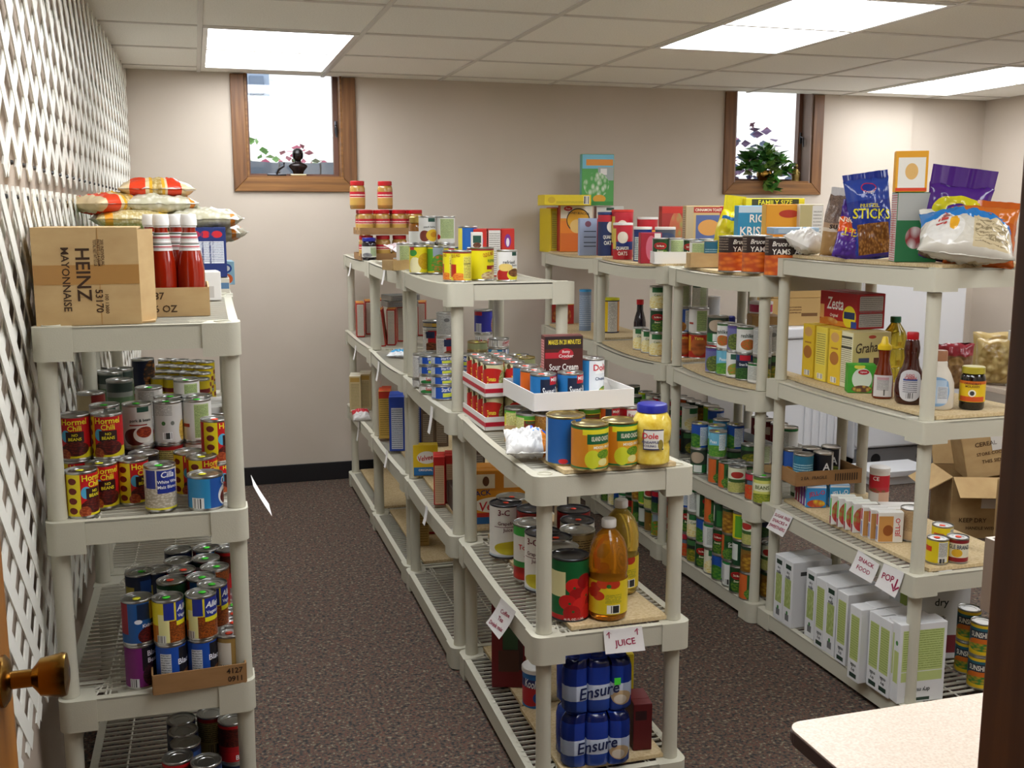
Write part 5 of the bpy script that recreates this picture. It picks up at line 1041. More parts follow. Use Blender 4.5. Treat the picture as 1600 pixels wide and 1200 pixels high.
x, y, z = locate('C4', 731, 403, .04, yy=4.03); SZ['canister'] = (.038, .195); can(x, y, z, 'bluecanister', 'canister', 'blue canister left of the red taco boxes', rot=5, name='drink_canister')
CB('smallcarton', (.042, .035, .062), '#dcd8d0', [('r', .5, .6, .36, .22, '#1f4a3a'), ('b', .5, .25, .36, .16, '#8a5a3c', '#5a2f1c', 6)]); cartonat('C4', 745, 409, 'smallcarton', 'small white spice carton in front of the taco boxes', -10, yy=3.80, dz=.1128); x, y, z = locate('C4', 745, 409, yy=3.80); can(x, y, z, 'cornyellow', 'std', 'yellow can holding up the small spice carton', lod=0)
# jam jars, honey, peanut butter
M_JAM = pm('jam_dark', '#160c16', .1, coat=.5); M_PB = pm('peanut_butter', '#a9803e', .25, coat=.6); M_RLID = pm('red_lid', '#b3141c', .35); M_GLID = pm('gold_lid', '#b59a52', .3, 1); M_HONEY = pm('honey', '#8a5414', .1, coat=.5)
M_JLW = dm('jamlabel', '#d3d3cc', [('r', .62, .5, .09, .4, '#b9cba0'), ('l', .62, .5, .085, .38, '#5a6a4a', '#5a6a4a', 10), ('b', .45, .2, .12, .2, '#3a3a4a', '#8a8a8a', 10)]); M_JLB = dm('jamlabelb', '#2f5a9c', [('e', .5, .75, .12, .2, '#c9602c'), ('r', .5, .3, .2, .2, '#d3d9e6')]); M_PBL = dm('pblabel', '#b5192a', [('r', .5, .3, .5, .3, '#c39a4a'), ('l', .5, .7, .2, .15, '#e6d9c9', '#e6d9c9', 5)])
def jar(lab, x, y, z, R, H, body, lid, labm=None, name='jar', rotz=0, group=None):
    P = [('glass', [(0, 0), (R*.9, 0), (R, .006), (R, H*.72), (R*.93, H*.80), (R*.82, H*.84), (R*.82, H*.86), (0, H*.86)], body), ('lid', [(R*.82, H*.84), (R*.92, H*.845), (R*.92, H*.985), (R*.86, H), (0, H)], lid)]
    if labm: P.insert(1, ('label', [(R*1.01, H*.14), (R*1.01, H*.62)], labm))
    return bottle(name, lab, x, y, z, P, 'jar', rotz=rotz, group=group)
for u, v, b, l, lm, lb in ((577, 407, M_JAM, M_BLID, M_JLW, 'dark jam jar with blue lid at the aisle edge, middle rack'), (597, 406, M_JAM, M_JAM, M_JLB, 'dark jam jar with blue label, second from the left')):
    x, y, z = locate('B4', u, v, .038); jar(lb, x, y, z, .037, .115, b, l, lm, 'jam_jar')
x, y, z = locate('A4', 571, 399, .035); jar('jar with gold lid behind the dark jam jars', x, y, z, .036, .14, M_HONEY, M_GLID, M_JLW, 'jam_jar')
x, y, z = locate('B4', 652, 372, yy=4.75); y -= .12; jar('honey jar with gold lid behind the peach cans', x, y+.12, surf('B4', x, y+.12)+.058, .038, .17, M_HONEY, M_GLID, M_JLW, 'honey_jar')
o = tray('jar_tray', 'flat cardboard tray raising the honey jar', x, y+.12, surf('B4', x, y+.12), (.11, .11, .055), M_CARDD)
# peanut butter: shrink-wrapped case and two jars on top
x0, y0 = .90, 5.55; z0 = surf('A4', x0, y0)
GP = 'peanut butter jars on the middle rack'
for lvl in (0, 1):
    zt = z0+lvl*.132
    tray('jar_tray', ['lower', 'upper'][lvl]+' brown tray of peanut butter jars by the back wall', x0+.10, y0+.05, zt, (.36, .25, .035), M_CARDD)
    for i in range(4):
        for j in range(2):
            if lvl == 0 and j == 1: continue
            jar('peanut butter jar in %s tray, %s row, %s from aisle' % (['lower', 'upper'][lvl], ['front', 'back'][j], ['first', 'second', 'third', 'fourth'][i]), x0-.045+.0875*i, y0-.025+.10*j, zt+.005, 0.039, .122, M_PB, M_RLID, M_PBL, 'peanut_butter_jar', group=GP)
    bm = bmesh.new(); b2(bm, -.19, .19, -.135, .135, 0, .0005, bev=0); o = ob('shrink_film', mk('film', bm, M_GLASS), None, (x0+.10, y0+.05, zt+.1285)); tag(o, 'clear shrink film over the %s peanut butter tray' % ['lower', 'upper'][lvl], 'film')
for u, lb in ((559, 'peanut butter jar alone on top of the pack, left'), (602, 'peanut butter jar alone on top of the pack, right')):
    p = aty(u, 329, y0+.06); jar(lb, p.x, y0+.06, z0+.263, .040, .145, M_PB, M_RLID, M_PBL, 'peanut_butter_jar', group=GP)
M_WRAP = pm('wrap_pink', '#c9b3b4', .15)
bag('wrapped_package', 'crumpled plastic wrapped package behind the jam jars', (1.02, 5.02, surf('B4', 1.0, 5.0)+.06), (-80, 0, 10), (.22, .15, .04), M_WRAP, seed=44, fin=M_CLEAR, wr=.015)
for i, (xx, yy) in enumerate(((.93, 4.92), (1.01, 4.90), (1.09, 4.93), (.97, 5.02), (1.06, 5.02))): can(xx, yy, surf('B4', xx, yy), ['orangecan', 'orangecan', 'vegmix', 'redcan' if 'redcan' in KIND else 'orangecan', 'cornyellow'][i], 'tuna', 'flat orange can under plastic package, %s' % ['front left', 'front middle', 'front right', 'back left', 'back right'][i], lod=0, group='flat cans under the plastic package')
# ---- second shelf of C: canned fish and meat
G = 'canned fish and meat on the middle rack'
def pile(key, u, v, kinds, size, what, rot=0, ref='b', dot=None, lod=1, yy=None):
    n = len(kinds); names = ['bottom', 'second', 'third', 'fourth', 'fifth'] if n > 2 else ['lower', 'upper']
    S(key, u, v, kinds, ['%s can of the %s' % (names[i], what) for i in range(n)], size=size, ref=ref, rot=rot, dot=dot, lod=lod, group=G, yy=yy)
pile('C3', 692, 626, ['tunablue', 'tunablue', 'tunablue', 'tunablue'], ['tt', 'tuna', 'tuna', 'tuna'], 'blue tuna stack nearest the post', rot=18)
pile('C3', 671, 617, ['tunagreen', 'tunagreen', 'tunablue', 'tunablue'], ['tuna']*4, 'tuna stack left of the blue tuna stack', rot=10)
pile('C3', 779, 528, ['tunablue', 'tunared', 'tunalight', 'tunalight', 'tunared'], ['tuna', 'tuna', 'tuna', 'tuna', 'tuna'], 'mixed tuna tower right of the post', ref='t', rot=20)
pile('C3', 746, 533, ['tunablue', 'olive', 'olive'], ['short', 'tuna', 'tuna'], 'olive lidded stack behind the soup trays', ref='t', dot='y')
pile('C3', 755, 484, ['meat', 'tunared', 'coffeeblue'], ['short', 'c14', 'c14'], 'purple topped stack at the back', ref='t', rot=[0, 0, -5])
pile('C3', 696, 488, ['meat', 'meat', 'silverlabel'], ['short', 'c14', 'c14'], 'silver can stack behind the post', ref='t', rot=[0, 20, 0])
pile('C3', 675, 500, ['meat', 'meat', 'tunadark'], ['short', 'c14', 'tuna'], 'red meat can stack topped by a dark tin', ref='t', rot=[0, -12, 0])
pile('C3', 655, 585, ['meat', 'meat'], ['tuna', 'c14'], 'meat stack behind the left tuna stack', yy=4.10, rot=8)
pile('C3', 730, 553, ['tunablue', 'tunablue'], ['tt', 'tt'], 'low blue pair behind the soup trays', ref='t')
S('C3', 816, 553, ['meat', 'tunadark'], ['lower can beneath flat tin with yellow dot', 'flat tin with yellow dot behind the pea cans'], size=['c14', 'tuna'], ref='t', dot='y', group=G)
S('C3', 849, 556, ['meat', 'olive'], ['lower can beneath flat tin with pale green lid', 'flat tin with pale green lid behind potato box'], size=['c14', 'tuna'], ref='t', group=G)
M_POUCH = dm('pouch', '#d9dde0', [('r', .5, .7, .5, .3, '#3f9fd0')], .2)
x, y, z = locate('C3', 612, 562, .03); bag('tuna_pouch', 'blue and white foil pouch at the aisle edge, second shelf', (x+.03, y, z+.012), (-80, 0, -30), (.12, .09, .025), M_POUCH, seed=51, fin=M_POUCH)
# ---- second shelf of B and A: dinner kit boxes on edge
CB('helper', (.045, .15, .19), '#a82a20', [('r', .5, .5, .40, .46, '#c9c1b2'), ('l', .5, .5, .36, .44, '#8f887a', '#8f887a', 26)], [('b', .5, .4, .4, .3, '#c9823c', '#8f2a1c', 8), ('r', .5, .85, .5, .15, '#b3261c')], topcol='#c9862c')
CB('helperlow', (.17, .13, .03), '#8f8a84', [('l', .5, .5, .45, .4, '#3a4a5a', '#3a4a5a', 6)], topcol='#a8b0b4'); 
G = 'dinner kit boxes on the middle rack'
ords = ['first', 'second', 'third', 'fourth', 'fifth', 'sixth', 'seventh']
for i, (u, v, tl) in enumerate(((598, 541, -6), (613, 539, 0), (629, 533, 0), (644, 529, 0), (660, 524, 0))): cartonat('B3', u, v, 'helper', 'red dinner kit box on edge, %s from the aisle, second shelf' % ords[i], -14, dep=.05, group=G, tilt=(0, tl, ) if tl else None)
for i, (u, v) in enumerate(((563, 526), (577, 522), (592, 519))): cartonat('A3', u, v, 'helper', 'red dinner kit box by the back wall, %s from the aisle' % ords[i], -6, dep=.05, group=G)
x, y, z = locate('B3', 613, 539, .1); carton('helperlow', x+.05, y+.03, z+.1925, 'grey box lying on top of the dinner kit boxes, near one', 5); carton('helperlow', x+.055, y+.035, z+.2245, 'grey box lying on top of the dinner kit boxes, upper one', 14)
# ---- third shelf: cereal and macaroni boxes
CB('cerealo', (.06, .16, .24), '#c9a24a', [('r', .5, .92, .5, .08, '#c2321c'), ('l', .5, .45, .4, .4, '#8f7430', '#8f7430', 22)], [('r', .5, .85, .5, .15, '#c8401c'), ('b', .5, .4, .4, .3, '#d9822c', '#8f3a1c', 8)], topcol='#c8401c')
CB('cerealb', (.075, .17, .26), '#1c3a94', [('r', .5, .42, .36, .38, '#b9bec9'), ('l', .5, .42, .34, .36, '#5f6678', '#5f6678', 26)], [('r', .5, .5, .4, .2, '#2a56b4')], topcol='#2448a8')
CB('brownb', (.065, .16, .20), '#5c4a3a', [('r', .5, .45, .36, .36, '#8f8272'), ('l', .5, .45, .34, .34, '#4a4238', '#4a4238', 22)], [('r', .5, .85, .5, .1, '#8f2a1c')])
CB('beigeb', (.065, .15, .21), '#b9a67c', [('r', .5, .9, .4, .06, '#a8843c'), ('l', .5, .45, .36, .36, '#857448', '#857448', 24)], topcol='#cfc8b4')
GB = 'boxes on the third shelf of the middle row'
for i, (k, u, v, nm, lb) in enumerate((('B2', 603, 684, 'cerealo', 'orange cereal box first from aisle post, third shelf'), ('B2', 622, 703, 'cerealb', 'large blue cereal box facing aisle, third shelf'), ('B2', 648, 694, 'cerealb', 'blue cereal box behind the middle post, third shelf'), ('B2', 669, 697, 'brownb', 'brown box right of the middle post, third shelf'), ('B2', 690, 696, 'brownb', 'brown box second right of middle post, third shelf'), ('A2', 557, 644, 'beigeb', 'beige box by the back wall, third shelf'), ('A2', 572, 640, 'beigeb', 'beige box beside bag at back wall, third shelf'))):
    cartonat(k, u, v, nm, lb, -12, dep=.06, group=GB)
x, y, z = locate('A2', 566, 660, .03); bag('snack_bag', 'small red and white bag at back aisle edge, third shelf', (x, y, z+.005), (-60, 0, 0), (.10, .09, .05), dm('redbag', '#c9c4c0', [('r', .5, .7, .5, .2, '#b3202c')], .3), seed=61)
CB('velveeta', (.105, .05, .135), '#dcb81c', [('e', .55, .6, .40, .2, '#e9e4dc'), ('r', .5, .17, .5, .12, '#1f6aa8'), ('r', .5, .02, .5, .03, '#1d4a7c')], texts=[('Velveeta', 'f', .58, .6, .17, '#c2202a', 8, .08, .2), ('ORIGINAL', 'f', .5, .2, .07, '#f0f0f0', 0, .06)], topcol='#e0c02a')
cartonat('C2', 665, 744, 'velveeta', 'yellow macaroni box with red script, small one near the post', -10)
CB('redthin', (.045, .09, .19), '#b3201c', [('r', .5, .42, .4, .40, '#c9a683'), ('l', .5, .42, .36, .38, '#9c7a5a', '#9c7a5a', 26)], [('r', .5, .5, .5, .3, '#d8a22c')], topcol='#c2261c')
cartonat('C2', 687, 794, 'redthin', 'thin red box at the aisle edge, nearer of two', -12, dep=.045); cartonat('C2', 705, 786, 'redthin', 'thin red box, second from the aisle edge', -12, dep=.045)
CB('velvbig', (.23, .12, .20), '#cf8a1c', [('r', .5, .80, .5, .18, '#c07a1c'), ('r', .32, .80, .16, .13, '#d9cdb4'), ('r', .78, .80, .16, .13, '#d9cdb4'), ('b', .34, .8, .05, .09, '#8a5a2c', '#5a3418', 6), ('e', .55, .36, .42, .15, '#e6dfd2'), ('r', .5, .07, .5, .07, '#1f5a94'), ('r', .5, .18, .5, .04, '#b3281c')], texts=[('5 PACK', 'f', .22, .58, .10, '#1f2f6a', 6), ('Kraft', 'f', .62, .54, .06, '#1f3f8c'), ('Velveeta', 'f', .58, .37, .17, '#c2202a', 6, .19, .2), ('SHELLS', 'f', .55, .24, .06, '#2a2f4a')], topcol='#b9761c')
cartonat('C2', 772, 819, 'velvbig', 'large orange five pack carton with red script, third shelf', -8)
CB('darkcase', (.30, .20, .09), '#4a3a34', [('l', .5, .5, .4, .3, '#2a2422', '#2a2422', 6)]); x, y, z = locate('C2', 772, 819, .2); carton('darkcase', x-.01, y+.02, z+.002, 'dark case behind the large orange carton', -4)
x2, y2 = x-.01, y+.02
for i, (u, v) in enumerate(((724, 792), (742, 770))): cartonat('C2', u, v, 'brownb', 'brown box between thin red boxes and orange carton, %s' % ['nearer', 'farther'][i], -8, dep=.06, group=GB)
# ---- bottom shelf
CB('tanb', (.055, .12, .17), '#ac8c50', [('r', .5, .6, .5, .01, '#6a5228'), ('l', .5, .5, .4, .4, '#7c632f', '#7c632f', 14)]); cartonat('B1', 660, 852, 'tanb', 'tan box standing on the bottom chipboard', -8, dep=.05)
CB('redlow', (.13, .08, .055), '#a3201f', [('r', .5, .5, .44, .3, '#b9a98a')]); x, y, z = locate('B1', 682, 836, .04); carton('redlow', x, y+.02, z, 'low red box behind the tan box, bottom shelf', -6)
# ---- hanging tags at the aisle side
for i, (u, v, w, h, k) in enumerate(((601, 431, 8, 26, 'B4'), (548, 421, 6, 20, 'A4'), (592, 580, 9, 30, 'B3'), (556, 551, 8, 22, 'A3'), (675, 656, 6, 42, 'C3'), (605, 717, 8, 28, 'B2'), (667, 805, 5, 30, 'C2'), (561, 672, 5, 34, 'A2'))):
    s_ = SURF[k]; xx = s_['x']-.001; p = atxp(u, v, xx); hh = h/(F_PX/p.length); ln = .04
    paper('white shelf tag hanging in the aisle, %s' % ['below the low empty tray', 'below the dark jam jars', 'under the dinner kit boxes', 'at the second shelf by the back wall', 'below the blue tuna stack', 'below the blue cereal boxes', 'below the thin red boxes', 'beside the red and white bag'][i], [(xx, p.y+ln/2, p.z+hh/2), (xx, p.y-ln/2, p.z+hh/2), (xx-.005, p.y-ln/2, p.z-hh/2), (xx-.005, p.y+ln/2, p.z-hh/2)], [], curl=.006, cat='tag')
paper('white paper tag hanging from the left rack into the aisle', [(.112, 2.78, .93), (.112, 2.66, .93), (.150, 2.66, .845), (.150, 2.78, .845)], [], curl=.004, cat='tag')
# ================= right row: top shelves =================
CB('honeyb', (.20, .065, .275), '#d98a1c', [('r', .5, .45, .5, .22, '#d97a1c'), ('r', .5, .86, .5, .14, '#dcd6c6'), ('e', .55, .68, .36, .26, '#2a1d16'), ('e', .55, .68, .33, .235, '#d9a01f'), ('e', .52, .55, .22, .15, '#d9b46a'), ('e', .24, .93, .13, .05, '#b3202a'), ('r', .5, .2, .5, .2, '#c8641c')], [('r', .5, .5, .5, .5, '#b3301c')], texts=[('HONEY BUNCHES', 'f', .56, .83, .05, '#2a1d16', -4, .13), ('Post', 'f', .24, .93, .04, '#f0e6e0')])
CB('redcer', (.05, .18, .27), '#a8201c', [('r', .5, .5, .36, .45, '#c2402c'), ('l', .5, .5, .3, .4, '#d9b03c', '#d9b03c', 10)], topcol='#b3301c'); CB('yelcer', (.055, .18, .265), '#d0b51c', [('r', .5, .5, .36, .44, '#c9bf4a'), ('l', .5, .5, .34, .4, '#7a7430', '#7a7430', 24)], topcol='#d9c01f')
CB('yellie', (.28, .19, .06), '#dcc21a', [('r', .9, .5, .06, .4, '#e6e2d6'), ('c', .9, .5, .05, .36, '#2c2c2c', '#2c2c2c', 90), ('l', .55, .25, .3, .12, '#8a7c1a', '#8a7c1a', 8), ('e', .15, .5, .08, .3, '#c9a81a')], topcol='#dcc828')
CB('garden', (.195, .06, .30), '#4f9a4a', [('r', .5, .86, .5, .14, '#6fb0c6'), ('r', .55, .84, .42, .06, '#d98a2c'), ('r', .75, .62, .25, .13, '#9aa3a0'), ('r', .68, .66, .1, .06, '#dcd9d4'), ('b', .45, .4, .4, .25, '#dfe3d2', '#4f9a4a', 9), ('e', .55, .13, .2, .08, '#d9a02c'), ('r', .5, .03, .5, .05, '#3a8a3a')], [('r', .5, .5, .5, .5, '#5fa8a0')], topcol='#8ab8c0')
CB('whiteb', (.17, .06, .27), '#d3d2cc', [('r', .5, .94, .14, .03, '#1f4a3a'), ('l', .5, .6, .3, .2, '#a9aaa4', '#a9aaa4', 12)])
CB('bluegrey', (.115, .06, .205), '#9aa6c0', [('r', .92, .5, .08, .5, '#b3262c'), *[('r', .5, v, .3, .012, '#2c3444') for v in (.35, .5, .65, .25)], ('e', .4, .85, .15, .08, '#7a4a5a')], topcol='#a8b4c8')
G = 'cereal boxes on the far right rack'
cartonat('T4', 858, 360, 'yelcer', 'yellow cereal box edge on, farthest left of right row', 4, xx=2.095, group=G); cartonat('T4', 868, 360, 'redcer', 'red cereal box edge on, beside the yellow one', 4, xx=2.135, group=G)
cartonat('T4', 899, 360, 'honeyb', 'orange and white honey cereal box facing the room', -8, xx=2.20, group=G)
zz_ = surf('T4', 2.2, 5.9)+.2785; p = aty(884, 311, 5.98); carton('yellie', p.x-.01, 5.98, zz_, 'yellow box lying across the upright cereal boxes', -6, group=G)
cartonat('T4', 951, 350, 'whiteb', 'plain white box behind the oat canisters', -6, yy=6.02, group=G)
p = aty(932, 316, 6.0); carton('garden', p.x, 6.0, zz_+.0, 'tall green picture cereal box standing on top of others', -8, group=G)
cartonat('T4', 920, 395, 'bluegrey', 'grey blue box with ruled lines in front of honey cereal', -10, xx=2.115, group=G)
def canister(label, key, u, R, H, base, shapes, lidc, xx=None, texts=(), dz=0, name='canister', v=380):
    x, y, z = locate(key, u, v, xx=xx); z += dz
    m = dm('cst_'+label[:22], base, shapes); L_ = pm('lid_'+lidc, lidc, .35)
    return bottle(name, label, x, y, z, [('canister', [(0, 0), (R, 0), (R, H-.012), (0, H-.012)], m), ('lid', [(R, H-.013), (R*1.03, H-.012), (R*1.03, H-.001), (R*.97, H), (0, H)], L_)], 'canister', texts=[(label[:10], R*1.005, texts)] if texts else ())
oat = [('r', .5, .38, .5, .14, '#1f2f6a'), ('r', .5, .14, .5, .14, '#a81c24'), ('r', .5, .82, .5, .18, '#b32430'), ('e', .5, .64, .09, .17, '#d9cdb9'), ('r', .3, .6, .08, .3, '#c9b04a')]
canister('round oat canister, front one with red base', 'T4', 973, .05, .185, '#b02430', oat, '#dcd8d0', 2.10, [('QUAKER', 0, .055, .020, '#f0ead8', 0, .07), ('OATS', 0, .030, .020, '#f0ead8', 0, .05)])
canister('round oat canister, larger one behind the front one', 'T4', 972, .058, .245, '#a81f28', oat, '#c9352c', 2.21)
canister('dark blue oat canister left of the front one', 'T4', 948, .05, .235, '#1d2a52', [('e', .6, .7, .1, .15, '#d9d2c4'), ('r', .5, .9, .5, .08, '#b32430')], '#2a3a6a', 2.145, [('QUAKER', .01, .10, .022, '#e6e2d6', 0, .06), ('OATS', .01, .07, .022, '#e6e2d6', 0, .05)])
canister('red and yellow canister behind blue canister', 'S4', 1011, .055, .215, '#b3242c', [('r', .5, .55, .2, .2, '#b3242c'), ('r', .5, .7, .18, .02, '#d9a92c'), ('r', .5, .15, .5, .1, '#d9a92c')], '#d8d4cc', 2.32)
canister('navy canister with white lid', 'S4', 1004, .045, .17, '#1c2f6c', [('r', .4, .4, .07, .36, '#b9c6c0'), ('l', .4, .4, .065, .34, '#4a5a6a', '#4a5a6a', 18)], '#dcd9d2', 2.14)
canister('grey canister with white lid among the cans', 'S4', 1039, .05, .17, '#4f5560', [('b', .5, .5, .3, .4, '#8a7a5a', '#3a4a6a', 8)], '#dcd9d2', 2.24)
CB('redbx', (.10, .07, .145), '#a01f30', [('e', .5, .5, .25, .4, '#c9687a'), ('r', .8, .9, .15, .08, '#e3ddd6')], topcol='#5a3a6a'); cartonat('S4', 1015, 408, 'redbx', 'crimson box at the edge beside oat canister', -14, xx=2.085)
CB('darkflat', (.20, .16, .03), '#3a3440', [('r', .5, .5, .3, .3, '#c9c4cc')], topcol='#6a3a4a'); CB('blueflat', (.12, .12, .03), '#2f5fae', [('r', .5, .5, .4, .3, '#6a8ac0')], topcol='#3a6ab8')
x, y, z = locate('S4', 1056, 400, xx=2.13); GT = 'cans on the top shelf of the right row'
tray('white_tray', 'low white tray of green cans on right row top', x+.0, y+.02, surf('S4', x, y), (.20, .13, .055), M_WCARD, -16)
for dx, k, lb in ((-.062, 'delmonte', 'green corn can in the low white tray, left'), (.010, 'greenpanel', 'white and green can in the low white tray, right')): can(x+dx, y+.02-dx*.28, surf('S4', x, y)+.005, k, 'std', lb, lod=1, group=GT)
S('S4', 1090, 400, 'greenpanel', 'white can between white tray and brown tray', xx=2.16, group=GT); S('S4', 1078, 400, 'delmonte', 'green can behind the brown tray', xx=2.20, group=GT)
x, y, z = locate('R4', 1098, 415, xx=2.11); tray('brown_tray', 'low brown tray left of the yam cans', x, y, surf('R4', x, y), (.125, .10, .06), M_CARD, -16)
S('R4', 1113, 405, 'tealcan', 'teal can behind the low brown tray', xx=2.17, group=GT, rot=10)
S('R4', 1105, 385, 'skyblue', 'light blue can behind teal can by yams', xx=2.26, group=GT, dz=.0)
GY_ = 'large yam cans on right row'
SZ['yam'] = (.0575, .145)
for u, xx, lb, rt in ((1144, 2.085, 'large dark yam can, first on left', 35), (1182, 2.085, 'large dark yam can, second from left', 8), (1218, 2.095, 'large dark yam can, third, half behind rack post', 4), (1248, 2.17, 'large dark yam can, fourth, beside white bag', 0)):
    S('R4', u, 425, 'yams', lb, size='yam', xx=xx, rot=rt, group=GY_)
CB('cinn', (.19, .06, .27), '#b39a6a', [('r', .6, .62, .34, .22, '#4a5a8a'), ('e', .6, .62, .28, .14, '#c08a4a'), ('r', .6, .93, .4, .05, '#9a2a24'), ('r', .6, .33, .34, .05, '#6a4a8a'), ('b', .6, .16, .34, .14, '#c99a5a', '#8a5a3a', 6), ('r', .1, .5, .1, .5, '#a8987a'), ('r', .93, .7, .06, .3, '#9c1f2a')], [('r', .5, .5, .4, .45, '#b8a888'), ('l', .5, .5, .36, .42, '#7a6a4a', '#7a6a4a', 26)], texts=[('CINNAMON TOAST', 'f', .58, .93, .05, '#e6d9c4', 0, .13)])
CB('redgr', (.13, .06, .27), '#8f2a24', [('b', .6, .5, .3, .4, '#7a8a4a', '#a8583a', 6), ('r', .5, .93, .5, .06, '#a8281c')], [('r', .5, .5, .4, .4, '#a03a2c')])
CB('ricek', (.185, .06, .265), '#2f8fc0', [('r', .5, .05, .5, .05, '#1f6aa0'), ('b', .32, .14, .3, .14, '#b8805a', '#dcd2c4', 5), ('r', .5, .95, .5, .06, '#b9cfe0')], texts=[('RICE', 'f', .5, .80, .13, '#f0f4f6', 0, .085), ('KRISPIES', 'f', .5, .60, .14, '#f0f4f6', 0, .165)], topcol='#9ab8d6')
CB('orangec', (.19, .06, .27), '#d98a1c', [('r', .5, .8, .5, .2, '#dc9a24'), ('e', .5, .86, .22, .06, '#b0341c'), ('e', .9, .72, .12, .16, '#d9c81f'), ('l', .45, .45, .32, .12, '#a04a1c', '#a04a1c', 8), ('r', .5, .1, .5, .12, '#c8601c')], [('r', .5, .5, .5, .5, '#dcaa3c')], topcol='#dcb044')
CB('yellfam', (.26, .07, .295), '#dcc81f', [('r', .5, .94, .4, .05, '#3a3a1a'), ('e', .4, .78, .3, .05, '#c23a1c')], topcol='#6a6a3a', texts=[('FAMILY SIZE', 'f', .5, .94, .07, '#e6d82c', 0, .2)])
CB('offwh', (.10, .06, .27), '#cfc8b4', [('r', .3, .5, .3, .5, '#b9ad7c'), ('r', .75, .5, .22, .48, '#dedcd8'), ('l', .75, .6, .18, .3, '#a9a8a2', '#a9a8a2', 20)])
G = 'cereal boxes on the right row second rack'
cartonat('S4', 1050, 380, 'redgr', 'dark red cereal box behind canisters', -10, xx=2.34, group=G); cartonat('R4', 1098, 380, 'cinn', 'tan cereal box with bowl picture beside yellow bag', -10, xx=2.34, group=G)
cartonat('R4', 1182, 380, 'ricek', 'light blue rice cereal box behind yam cans', -12, xx=2.30, group=G); cartonat('R4', 1227, 380, 'orangec', 'orange cereal box right of blue rice cereal box', -12, xx=2.34, group=G)
cartonat('R4', 1205, 380, 'yellfam', 'yellow family size box behind the rice cereal', -12, xx=2.415, group=G); cartonat('R4', 1262, 380, 'offwh', 'off white cereal box next to orange one', -12, xx=2.415, group=G)
M_YB = dm('ybag', '#d3c41a', [('r', .45, .86, .4, .03, '#1f5a8c'), ('r', .76, .35, .09, .34, '#5a2a16'), ('l', .76, .35, .07, .3, '#d9d2b0', '#d9d2b0', 6), ('b', .4, .3, .2, .25, '#c9b81a', '#a8981a', 8)], .22)
x, y, z = locate('R4', 1136, 380, xx=2.23); bag('cereal_bag', 'yellow cereal bag with pinched flared top', (x, y, z), (0, 6, -12), (.15, .24, .10), M_YB, seed=71, fin=M_YB, pinch=.35, finh=.07)
M_WB = pm('white_film', '#e2ded6', .25); x, y, z = locate('R4', 1280, 390, xx=2.15); bag('flour_bag', 'small white plastic bag next to the yam cans', (x, y, z+.03), (-70, 0, 20), (.13, .12, .075), M_WB, seed=72, wr=.01)
CB('ltflat', (.17, .13, .025), '#9ab4cc', [('r', .5, .5, .4, .3, '#b9cbd8')], topcol='#a4bdd2')
x, y, z = locate('R4', 1233, 380, xx=2.20); carton('ltflat', x, y-.02, z+.1475, 'light blue flat box lying on the yam cans', -18)
# ---- square cornered rack, top: bags
M_SUG = dm('sugarbag', '#a8886a', [('B', .5, .78, .5, .24, '#a08a78', '#6a5648', 40), ('r', .5, .40, .5, .06, '#c9b9a4'), ('r', .5, .2, .5, .2, '#a07c4c'), ('b', .45, .12, .2, .08, '#dfd6c8', '#8a6a44', 8)], .3)
def qt(u, xx): x, y, z = locate('Q4', u, 400, xx=xx); return x, y, z
x, y, z = qt(1303, 2.17); bag('sugar_bag', 'brown sugar bag with twisted clear top, top of near right rack', (x, y, z), (0, 4, -18), (.105, .215, .07), M_SUG, seed=81, fin=M_CLEAR, pinch=.3, texts=[('sugar', -.005, .10, .022, '#2a1d16')], finh=.03)
M_PURB = dm('purplebag', '#4a2a86', [('r', .5, .62, .5, .16, '#d8541c'), ('r', .5, .40, .5, .08, '#5a2a8c'), ('b', .5, .85, .5, .15, '#6a4a9c', '#3a1f6a', 8)], .15)
x, y, z = qt(1323, 2.115); bag('popcorn_bag', 'purple popcorn bag with orange label printed upside down', (x, y, z), (-10, 12, -20), (.105, .175, .05), M_PURB, seed=82, fin=M_PURB, texts=[('POPCORN', 0, .125, .018, '#f0dcc0', 180), ('MELT', .0, .085, .026, '#e6cf1f', 180)])
M_PRET = dm('pretzel', '#23368c', [('r', .5, .87, .5, .14, '#2c469c'), ('e', .5, .88, .17, .06, '#b8252f'), ('e', .5, .88, .15, .05, '#24368c'), ('B', .5, .24, .36, .2, '#b07a3c', '#6a3f1c', 24), ('r', .5, .03, .5, .03, '#3a2c8c')], .15)
x, y, z = qt(1366, 2.20); bag('pretzel_bag', 'blue pretzel stick bag leaning on the green tin', (x, y, z), (-4, -8, -22), (.15, .27, .08), M_PRET, seed=83, fin=M_PRET, texts=[('Kroger', 0, .222, .014, '#e6e6f0'), ('PRETZEL', -.004, .178, .012, '#e6d83c', -6), ('STICKS', 0, .150, .034, '#e6dc2c', -8, .125)])
CB('candytin', (.125, .10, .215), '#1f6a3c', [('r', .5, .80, .5, .2, '#a9aaa4'), ('b', .45, .35, .22, .16, '#d8d6d2', '#8a2a2c', 5), ('e', .75, .62, .2, .12, '#d9d6d2'), ('e', .72, .7, .1, .05, '#a82a2c')], [('r', .5, .5, .5, .5, '#cfccc6'), ('l', .5, .5, .45, .48, '#b32a34', '#b32a34', 30)], texts=[('Candy Canes', 'l', .5, .42, .10, '#c2202a', 90, .14)], topcol='#b9b9b4')
x, y, z = qt(1425, 2.18); carton('candytin', x, y, z, 'green and silver holiday tin box with candy cane print', -26)
